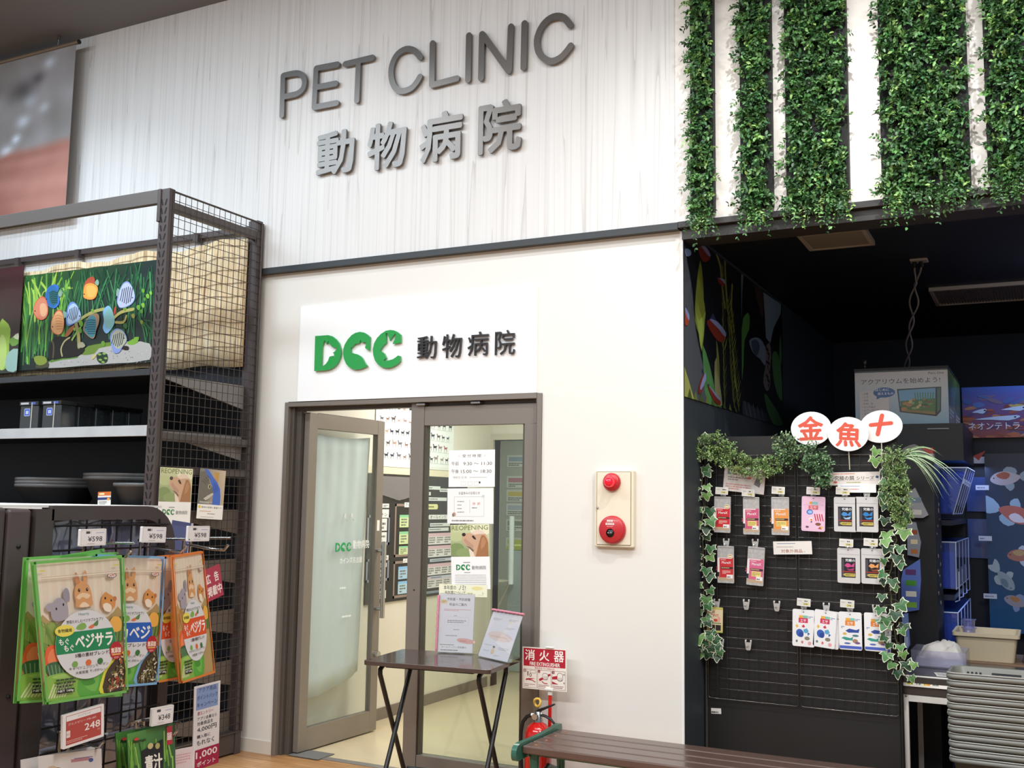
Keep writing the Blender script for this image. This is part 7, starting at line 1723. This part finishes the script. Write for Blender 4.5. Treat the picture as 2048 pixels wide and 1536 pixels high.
class QArt(Art):
    """artwork on a slightly skewed, limp sheet given by its four corners"""
    hard = True
    def __init__(s, c, N, w, h, mb=None):
        s.c = [Vector(q) for q in c]; s.N = Vector(N).normalized(); s.w, s.h, s.z = w, h, 0.0; s.m = mb or MB(); s.sag = 0
    def P(s, x, y, d=0):
        u, v = x / s.w, y / s.h; bl, br, tr, tl_ = s.c
        return (bl * (1 - u) + br * u) * (1 - v) + (tl_ * (1 - u) + tr * u) * v + s.N * (d + s.sag * math.sin(max(0, min(1, v)) * math.pi) * 0)
NX = Vector((1, 0, 0))
def bag_art(a, col, name, bubble, seal, window, border, sub, weight, animals=3):
    w, h = a.w, a.h
    E = lambda cx, cy, rx, ry, c, rot=0: a.ell(cx * w, cy * h, rx * w, ry * h, c, rot)
    T = lambda t, x, y, tw, th, c, b=0, rot=0: a.txt(t, x * w, y * h, tw * w if tw else None, th * h, c, b, rot)
    PG = lambda c, *p: a.poly(smooth([(x * w, y * h) for x, y in p], 3, True), c)
    a.poly([(0, 0), (w, 0), (w, h), (0, h)], [border] * 4)
    a.poly(rrp(.03 * w, .02 * h, .94 * w, .962 * h, .008), '#e7d8c3')
    for k in range(9): a.rect((.05 + .1 * k) * w, .55 * h, .04 * w, .43 * h, '#eadfcd')
    # produce picture over the lower half
    PG('#b9a06a', (.03, .60), (.2, .55), (.5, .60), (.8, .56), (.97, .60), (.97, .02), (.03, .02))
    rr2 = random.Random(3)
    for i in range(70): PG(rr2.choice(['#7f9a48', '#95ad58', '#aabf6a', '#6b8a3c', '#8aa050']) if border == '#74bb5c' else rr2.choice(['#c89a5a', '#b9864a', '#d8b070', '#a8743c', '#caa060']), *[(min(.96, max(.035, .04 + rr2.uniform(0, .16) + .035 * math.cos(q))), .30 + rr2.uniform(0, .27) + .02 * math.sin(q)) for q in (0, 1.6, 3.1, 4.7)])
    PG('#e8663a', (.05, .34), (.09, .40), (.18, .40), (.33, .33), (.42, .27), (.42, .22), (.06, .24)); PG('#f08a5a', (.08, .33), (.13, .38), (.2, .36), (.18, .29), (.09, .28)); PG('#f2a06a', (.2, .36), (.3, .32), (.36, .27), (.24, .26))
    PG('#e3b268', (.36, .28), (.5, .25), (.62, .22), (.58, .16), (.42, .18))
    PG('#3f6a44', (.04, .25), (.10, .285), (.25, .285), (.38, .26), (.46, .20), (.3, .17), (.12, .17)); 
    for k in range(9): a.stroke([((.09 + .036 * k) * w, .18 * h), ((.07 + .042 * k) * w, .265 * h)], .0022, '#7f9f78')
    PG('#8fbf52', (.03, .17), (.12, .20), (.3, .20), (.46, .16), (.6, .10), (.6, .02), (.03, .02)); PG('#a9cf6a', (.1, .18), (.22, .195), (.38, .18), (.45, .15), (.28, .155))
    PG('#5fae44', (.42, .16), (.6, .20), (.72, .17), (.66, .02), (.4, .02)); PG('#78c056', (.46, .1), (.56, .155), (.66, .16), (.6, .04)); PG('#4f9a3c', (.44, .13), (.56, .15), (.6, .1), (.48, .09))
    for k in range(7): a.stroke([((.05 + .03 * k) * w, .04 * h), ((.12 + .035 * k) * w, .13 * h)], .003, '#d8e4b0')
    for k in range(12): a.stroke([((.78 + .016 * k) * w, .38 * h), ((.84 + .013 * k) * w, .55 * h)], .003, ['#5a7a3a', '#7a9a4a', '#49663a'][k % 3])
    PG('#f0b452', (.80, .50), (.86, .56), (.95, .54), (.95, .46), (.86, .45)); 
    if window:
        PG(window, (.66, .02), (.68, .12), (.74, .20), (.84, .26), (.97, .30), (.97, .02)); a.up()
        wp_ = [(.70 , .02), (.715, .12), (.77, .19), (.86, .245), (.965, .285), (.965, .02)]; a.poly(smooth([(x * w, y * h) for x, y in wp_], 2, True), '#4a3a2c')
        for i in range(150):
            x, y = rr2.uniform(.72, .955), rr2.uniform(.025, .27)
            if y < .06 + (x - .72) * 1.0: a.stroke([(x * w, y * h), ((x + rr2.uniform(-.03, .03)) * w, (y + rr2.uniform(-.02, .02)) * h)], rr2.uniform(.0016, .0038), rr2.choice(['#c9b48a', '#8a6a44', '#c2543a', '#e4d8b8', '#6a5a34', '#5f7040', '#b04630', '#d9c9a0'] if border == '#74bb5c' else ['#c9bd9a', '#7a7a4a', '#e4dcc4', '#5a5a34', '#8f8a5a', '#6a6440']))
    # animals
    if animals:
        PG('#d9a06a', (.42, .70), (.41, .76), (.44, .82), (.50, .84), (.56, .82), (.60, .76), (.61, .70), (.60, .655), (.43, .655)); 
        PG('#c88a58', (.435, .82), (.425, .88), (.44, .905), (.47, .87), (.48, .83)); PG('#d9a06a', (.52, .835), (.525, .89), (.545, .915), (.565, .88), (.56, .82)); PG('#eecfa8', (.43, .73), (.5, .755), (.59, .735), (.55, .71), (.5, .725), (.46, .71)); PG('#f0d8b8', (.46, .655), (.49, .685), (.53, .685), (.57, .655))
        for x in (.465, .555): E(x, .775, .013, .013, '#3a2018'); E(x + .003, .779, .003, .003, '#ffffff')
        PG('#a9a3ae', (.16, .58), (.14, .66), (.19, .72), (.25, .735), (.31, .70), (.33, .64), (.30, .58)); PG('#9a94a2', (.29, .72), (.29, .78), (.33, .80), (.355, .76), (.345, .70)); PG('#a9a3ae', (.18, .70), (.11, .70), (.085, .67), (.12, .645), (.17, .66)); E(.20, .66, .009, .010, '#1c181e'); E(.28, .685, .009, .010, '#1c181e')
        PG('#d8954f', (.71, .66), (.73, .72), (.77, .745), (.80, .73), (.85, .71), (.88, .68), (.87, .63), (.80, .61), (.74, .62)); PG('#f2e4d0', (.73, .655), (.78, .665), (.83, .64), (.82, .60), (.75, .61)); E(.76, .70, .010, .010, '#241610'); E(.83, .68, .009, .009, '#241610'); E(.875, .69, .022, .018, '#c07a48')
    # oval label with its coloured band
    ov = ellp(.51 * w, .385 * h, .355 * w, .245 * h, 48); a.poly(ov, '#dfe0e3'); 
    band = [p for p in ellp(.51 * w, .385 * h, .353 * w, .243 * h, 60)]
    y0_, y1_ = .33 * h, .475 * h
    bp_ = a.clip(band) if False else None
    def cuty(P, lim, sg):
        out = []
        for i in range(len(P)):
            p, q = P[i - 1], P[i]; ip, iq = sg * (p[1] - lim(p[0])) <= 0, sg * (q[1] - lim(q[0])) <= 0
            if ip != iq:
                lo_, hi_ = 0.0, 1.0
                for _ in range(20):
                    mid = (lo_ + hi_) / 2; mx_ = (p[0] + (q[0] - p[0]) * mid, p[1] + (q[1] - p[1]) * mid)
                    if (sg * (mx_[1] - lim(mx_[0])) <= 0) == ip: lo_ = mid
                    else: hi_ = mid
                out.append((p[0] + (q[0] - p[0]) * lo_, p[1] + (q[1] - p[1]) * lo_))
            if iq: out.append(q)
        return out
    B_ = cuty(cuty(band, lambda x: .485 * h, 1), lambda x: .335 * h, -1); a.poly(B_, col)
    T('もぐ', .20, .40, .11, .045, '#f6f4ee', .03); T('もぐ', .25, .352, .11, .045, '#f6f4ee', .03); T(name, .385, .362, .44, .095, '#fbfaf6', .035)
    T('野菜たのしむベジタブルサプリ', .30, .545, .42, .024, '#5a5a58', .01); T('Hearty', .44, .59, .12, .025, '#8aa0a0', .01)
    PG('#86b45a', (.40, .505), (.44, .535), (.50, .54), (.52, .51), (.47, .492)); PG('#e07a4a', (.54, .505), (.60, .525), (.62, .512), (.58, .495)); PG('#5f8a44', (.60, .52), (.66, .55), (.65, .51))
    T(sub, .37, .30, .40, .028, '#5a4a3c', .02)
    for x, c in ((.36, '#7fae54'), (.52, '#e0703a'), (.66, '#3f7a3c')): E(x, .255, .035, .022, c, .3)
    for x, y, t in ((.29, .215, 'キャベツ'), (.45, .215, 'ニンジン'), (.61, .222, 'ピーマン'), (.36, .182, '大麦若葉'), (.53, .185, 'サンポポペレット')): T(t, x, y, .15 if len(t) < 6 else .22, .02, '#6a6458', .01)
    E(.27, .50, .11, .042, '#f0e060'); T(bubble, .19, .488, .16, .026, '#4a4a24', .02)
    if seal:
        a.poly([((.86 + (.085 if k % 2 else .076) * math.cos(k * math.pi / 16)) * w, (.315 + (.068 if k % 2 else .061) * math.sin(k * math.pi / 16)) * h) for k in range(32)], '#b8242e'); T('無添加', .80, .298, .12, .04, '#f6ead8', .03); a.rect(.805 * w, .283 * h, .11 * w, .010 * h, '#e8b860'); T('保存料', .83, .258, .06, .015, '#f0d0c8')
    a.rect(.13 * w, .062 * h, .20 * w, .03 * h, '#1d2420'); T('NET ' + weight, .14, .067, .18, .02, '#f2f4ee', .02); a.dash(.13 * w, .10 * h, .22 * w, .07 * h, 3, '#3c4a34', 5)
    a.up()
    for q in ((0, 0, 1, .018), (0, .984, 1, .016), (0, 0, .024, 1), (.976, 0, .024, 1)): a.rect(q[0] * w, q[1] * h, q[2] * w, q[3] * h, border, False)
    E(.845, .86, .055, .018, '#2a2a2e'); E(.845, .86, .047, .014, '#f2ece4'); T('APF', .812, .850, .065, .02, '#b8282e', .02)
    for x in (.08, .9): a.rect((x - .03) * w, .93 * h, .055 * w, .008 * h, '#d8d43a')
    for y in (.885, .872): a.rect(.06 * w, y * h, .88 * w, .005 * h, '#cdbda6')
    a.rect(.06 * w, .879 * h, .88 * w, .004 * h, '#f6ecdc')
def bag(X, TL, TR, BR, BL, label, art, group='pet food bags on the near hooks', thick=.03, col='#74bb5c', name='pet_food_bag', w=.19, h=.27):
    c = [onX(*q, X) for q in (BL, BR, TR, TL)]
    b = thing(name, (X, (c[0].y + c[1].y) / 2, min(c[0].z, c[1].z)), label, 'pet food', group)
    a0 = QArt(c, NX, w, h); n = 14; V = []; F = []
    for i in range(n + 1):
        for k in range(n + 1):
            u, v = i / n, k / n; d = -thick * (.12 + (math.sin(u * math.pi) * math.sin(min(1, v * 1.25 + .06) * math.pi * .96)) ** .6 if 0 < u < 1 and v < .97 else .1)
            V.append(a0.P(u * w, v * h, d))
    F = [(i * (n + 1) + k, (i + 1) * (n + 1) + k, (i + 1) * (n + 1) + k + 1, i * (n + 1) + k + 1) for i in range(n) for k in range(n)]
    m = MB(); m.mesh(V, F, None, True)
    E_ = [(0, k) for k in range(n + 1)] + [(i, n) for i in range(n + 1)] + [(n, k) for k in range(n, -1, -1)] + [(i, 0) for i in range(n, -1, -1)]
    for (i, k), (j, l) in zip(E_, E_[1:]): m.face([V[i * (n + 1) + k], V[j * (n + 1) + l], a0.P(j / n * w, l / n * h, -.0005), a0.P(i / n * w, k / n * h, -.0005)])
    m.face([a0.P(0, 0, -.0005), a0.P(w, 0, -.0005), a0.P(w, h, -.0005), a0.P(0, h, -.0005)])
    m.build('bag_body', mat('bag_foil_' + col[1:], col, .3, coat=.3), b)
    art(a0); a0.m.build('front_print', GLOSS, b)
    return b
gr_ = lambda a: bag_art(a, '#1f8a56', 'ベジサラ', '食物繊維', True, '#e4e04a', '#74bb5c', '5種の素材ブレンド', '160g')
bl_ = lambda a: bag_art(a, '#2a62c0', 'カベジ', '食物繊維', True, '#7fb8e0', '#7fb4dc', '素材ブレンド', '180g')
og_ = lambda a: bag_art(a, '#e0592e', 'ベジグラ', '食物繊維', False, None, '#e08440', '12種の素材ブレンド', '260g')
bag(EX + .125, (62, 1124), (243, 1110), (252, 1384), (88, 1409), 'pet food bag with green edges and a rabbit, in front on the left hook', gr_)
bag(EX + .085, (48, 1115), (232, 1104), (240, 1392), (28, 1407), 'green edged pet food bag directly behind the front green bag, showing at its left', gr_)
bag(EX + .05, (70, 1120), (209, 1097), (226, 1380), (90, 1395), 'green edged pet food bag at the back of the left hook, one corner raised', lambda a: (a.rect(0, 0, a.w, a.h, '#74bb5c'), a.rect(.03 * a.w, .02 * a.h, .94 * a.w, .95 * a.h, '#e7d8c3')))
bag(EX + .09, (186, 1108), (328, 1113), (312, 1368), (172, 1380), 'blue edged pet food bag on the middle hook, partly behind the green bag', bl_, col='#7fb4dc')
bag(EX + .085, (315, 1112), (396, 1104), (384, 1352), (300, 1368), 'orange edged pet food bag behind the front orange bag on the right hook', og_, col='#e08440', w=.16, h=.30)
bag(EX + .125, (344, 1112), (404, 1102), (428, 1345), (360, 1367), 'pet food bag with orange edges, in front on the right hook', og_, col='#e08440', w=.16, h=.30, thick=.045)
GP2 = 'small pouches at the bottom of the near display'
def bot(a):
    w, h = a.w, a.h; a.rect(0, 0, w, h, '#d8d4d2'); a.rect(.5 * w, .86 * h, .3 * w, .04 * h, '#b8808a'); a.rect(.55 * w, .90 * h, .3 * w, .012 * h, '#7a6a9a'); a.ell(.82 * w, .86 * h, .04 * w, .03 * h, '#4a5a9a'); a.ell(.26 * w, .74 * h, .13 * w, .08 * h, '#9a5a48'); a.ell(.36 * w, .70 * h, .1 * w, .08 * h, '#c48a68'); a.ell(.2 * w, .8 * h, .08 * w, .05 * h, '#c9b49a'); a.ell(.6 * w, .55 * h, .2 * w, .1 * h, '#5a9a7a'); a.txt('エサ', .4 * w, .3 * h, .3 * w, .12 * h, '#9a3a3a', .02)
bag(EX + .10, (76, 1513), (203, 1497), (206, 1640), (82, 1660), 'white snack pouch at the bottom left, front one', bot, GP2, .02, '#d8d4d2', 'snack_pouch', .13, .17)
bag(EX + .07, (42, 1520), (190, 1492), (196, 1640), (46, 1665), 'white snack pouch at the bottom left, behind the front one', bot, GP2, .02, '#d8d4d2', 'snack_pouch', .13, .17)
def aoj(a):
    w, h = a.w, a.h; a.poly([(0, 0), (w, 0), (w, h), (0, h)], ['#3f7a3a', '#2f5f34', '#3a6a48', '#5a9a4a']); r2 = random.Random(2)
    for i in range(60): x = r2.uniform(.02, .95); y = r2.uniform(0, .6); a.stroke([(x * w, y * h), ((x + r2.uniform(-.08, .08)) * w, min(.98, y + r2.uniform(.2, .4)) * h)], r2.uniform(.0015, .004), r2.choice(['#7ab04a', '#4a8a3c', '#9ac860', '#2a5a30', '#5f9a50']))
    a.poly([(.26 * w, .74 * h), (.72 * w, .83 * h), (.72 * w, .1 * h), (.26 * w, .1 * h)], '#16222c'); a.txt('青汁', .33 * w, .46 * h, .36 * w, .2 * h, '#f2f2ea', .03); a.rect(.80 * w, .74 * h, .13 * w, .24 * h, '#b8384a'); a.txt('国産', .815 * w, .80 * h, .1 * w, .1 * h, '#f0e4e4', .02); a.txt('Animan', .08 * w, .86 * h, .28 * w, .045 * h, '#20241e', .02); a.ell(.17 * w, .91 * h, .05 * w, .02 * h, '#c84a40'); a.ell(.45 * w, .78 * h, .06 * w, .04 * h, '#c9bf8a'); a.ell(.6 * w, .76 * h, .05 * w, .04 * h, '#b4b070'); a.poly([(.7 * w, .32 * h), (.84 * w, .42 * h), (.9 * w, .2 * h), (.74 * w, .12 * h)], '#9ac04a')
bag(EX + .11, (254, 1468), (350, 1446), (352, 1600), (262, 1622), 'dark green grass drink pouch, in front at the bottom of the display', aoj, GP2, .02, '#3f7a3a', 'snack_pouch', .12, .18)
bag(EX + .07, (231, 1466), (318, 1450), (322, 1610), (238, 1626), 'dark green grass drink pouch, behind its twin at the bottom of the display', aoj, GP2, .02, '#3f7a3a', 'snack_pouch', .12, .18)
# wire hooks and price tags
TGN = 'electronic price tags on the near hooks'
def prong(y, z, L, label, tagq=None):
    h_ = thing('display_hook', (EX, y, z), label, 'hook', 'wire hooks on the near display')
    for s in (-.011, .011):
        MB().tube([(EX + .008, y + s, z - .055), (EX + .010, y + s, z - .004), (EX + .016, y + s, z)], .0032, 6).build('back_leg', CHROME, h_)
    MB().tube([(EX + .014, y - .02, z), (EX + .014, y + .03, z)], .0034, 6).build('cross_wire', CHROME, h_)
    MB().tube([(EX + .012, y, z - .012), (EX + L * .6, y, z - .02), (EX + L, y, z - .022), (EX + L + .012, y, z - .010)], .0032, 8).build('lower_prong', CHROME, h_)
    MB().tube([(EX + .012, y, z), (EX + L * .6, y, z + .004), (EX + L + .02, y, z + .006)], .0026, 8).build('tag_arm', CHROME, h_)
    return h_
def esl(X, TL, TR, BL, label, price, red=False):
    a = sheet(('X', X), TL, TR, BL, '#ece9e9', .006, .002); w, h = a.w, a.h
    if not red:
        a.frame(.04 * w, .06 * h, .92 * w, .88 * h, .0006, '#c3c0c2'); a.dash(.22 * w, .72 * h, .36 * w, .16 * h, 1, '#4a484c', 3, .9); a.rect(.6 * w, .74 * h, .3 * w, .05 * h, '#b4b8d8'); a.txt(price, .3 * w, .26 * h, .55 * w, .30 * h, '#3c3a40', .015); a.dash(.28 * w, .1 * h, .55 * w, .06 * h, 1, '#a9a6aa', 4)
    else:
        a.rect(.07 * w, .08 * h, .86 * w, .70 * h, '#b64a44'); a.frame(.07 * w, .08 * h, .86 * w, .86 * h, .001, '#b64a44'); a.txt('クリアランス', .36 * w, .825 * h, .3 * w, .055 * h, '#7a5250'); a.txt('グルメゼリー MR-683', .12 * w, .64 * h, .68 * w, .075 * h, '#efc9c2', .006); a.txt('248', .52 * w, .36 * h, .38 * w, .2 * h, '#f6eeea', .02); a.txt('円', .84 * w, .25 * h, .05 * w, .06 * h, '#efc9c2'); a.rect(.08 * w, .30 * h, .09 * w, .2 * h, '#e9ddd8'); a.txt('処分', .09 * w, .36 * h, .07 * w, .08 * h, '#b64a44'); a.dash(.08 * w, .12 * h, .5 * w, .1 * h, 2, '#e0a49c', 6)
    tag(a.build('price_tag', GLOSS), label, 'price tag', TGN)
for px, py, lb in ((205, 1088, 'over the green pet food bags'), (318, 1080, 'over the blue pet food bag'), (404, 1078, 'over the orange pet food bags')):
    p = onX(px - 30, py, EX + .01); prong(p.y, p.z, .125, 'chrome wire hook ' + lb)
for px, py, lb in ((150, 1460, 'behind the red clearance tag'), (300, 1440, 'over the green grass pouches')):
    p = onX(px - 20, py, EX + .01); prong(p.y, p.z, .11, 'chrome wire hook ' + lb)
esl(EX + .145, (161, 1059), (213, 1057), (160, 1093), 'white price tag reading 598 over the green pet food bags', '¥598')
esl(EX + .145, (285, 1053), (333, 1054), (283, 1085), 'white price tag reading 598 over the blue pet food bag', '¥598')
esl(EX + .145, (377, 1052), (420, 1052), (376, 1083), 'white price tag reading 598 over the orange pet food bags', '¥598')
esl(EX + .125, (305, 1417), (348, 1409), (305, 1453), 'white price tag reading 348 over the green grass pouches', '¥348')
esl(EX + .125, (126, 1431), (208, 1407), (118, 1502), 'red clearance price tag reading 248 below the green bags', '248', True)
# campaign strip and small card
a = sheet(('X', EX + .03), (389, 1374), (441, 1361), (380, 1545), '#ece9ea', .002); w, h = a.w, a.h
k = h / 171 * .79
a.rect(.08 * w, h - 63 * k, .84 * w, 58 * k, '#8fa8d8')
for i, t in enumerate(('アクア用品', 'ポイントバック', 'キャンペーン')): a.txt(t, (.16 if i == 0 else .11) * w, h - (19 + 19 * i) * k, (.68 if i == 0 else .78) * w, 12 * k, '#3a4468', .01)
for t, y, c, hh, ww in (('要エントリー', 77, '#a8304a', 9, .6), ('アプリ会員なら', 91, '#4a4850', 9, .74), ('対象商品を', 104, '#4a4850', 10, .6), ('4,000円', 121, '#3a383e', 13, .74), ('購入毎に', 137, '#4a4850', 9, .5), ('もれなく', 155, '#4a4850', 13, .66)): a.txt(t, .14 * w, h - y * k, ww * w, hh * k, c, .012)
a.rect(.08 * w, 0, .92 * w, h - 165 * k, '#a8204a'); a.txt('1,000', .12 * w, h - 190 * k, .8 * w, 19 * k, '#f6eef0', .03); a.txt('ポイント', .16 * w, h - 209 * k, .7 * w, 12 * k, '#f0dfe4', .03)
tag(a.build('campaign_strip', GLOSS), 'tall narrow white campaign strip with a blue heading, right of the near display', 'sign')
a = sheet(('X', EX + .06), (350, 1500), (388, 1493), (352, 1560), '#e6d6da', .003); w, h = a.w, a.h; a.dash(.1 * w, .5 * h, .75 * w, .35 * h, 4, '#d8a8b4', 3)
tag(a.build('acrylic_card', GLOSS), 'small pale pink acrylic card between the grass pouches and the campaign strip', 'card')
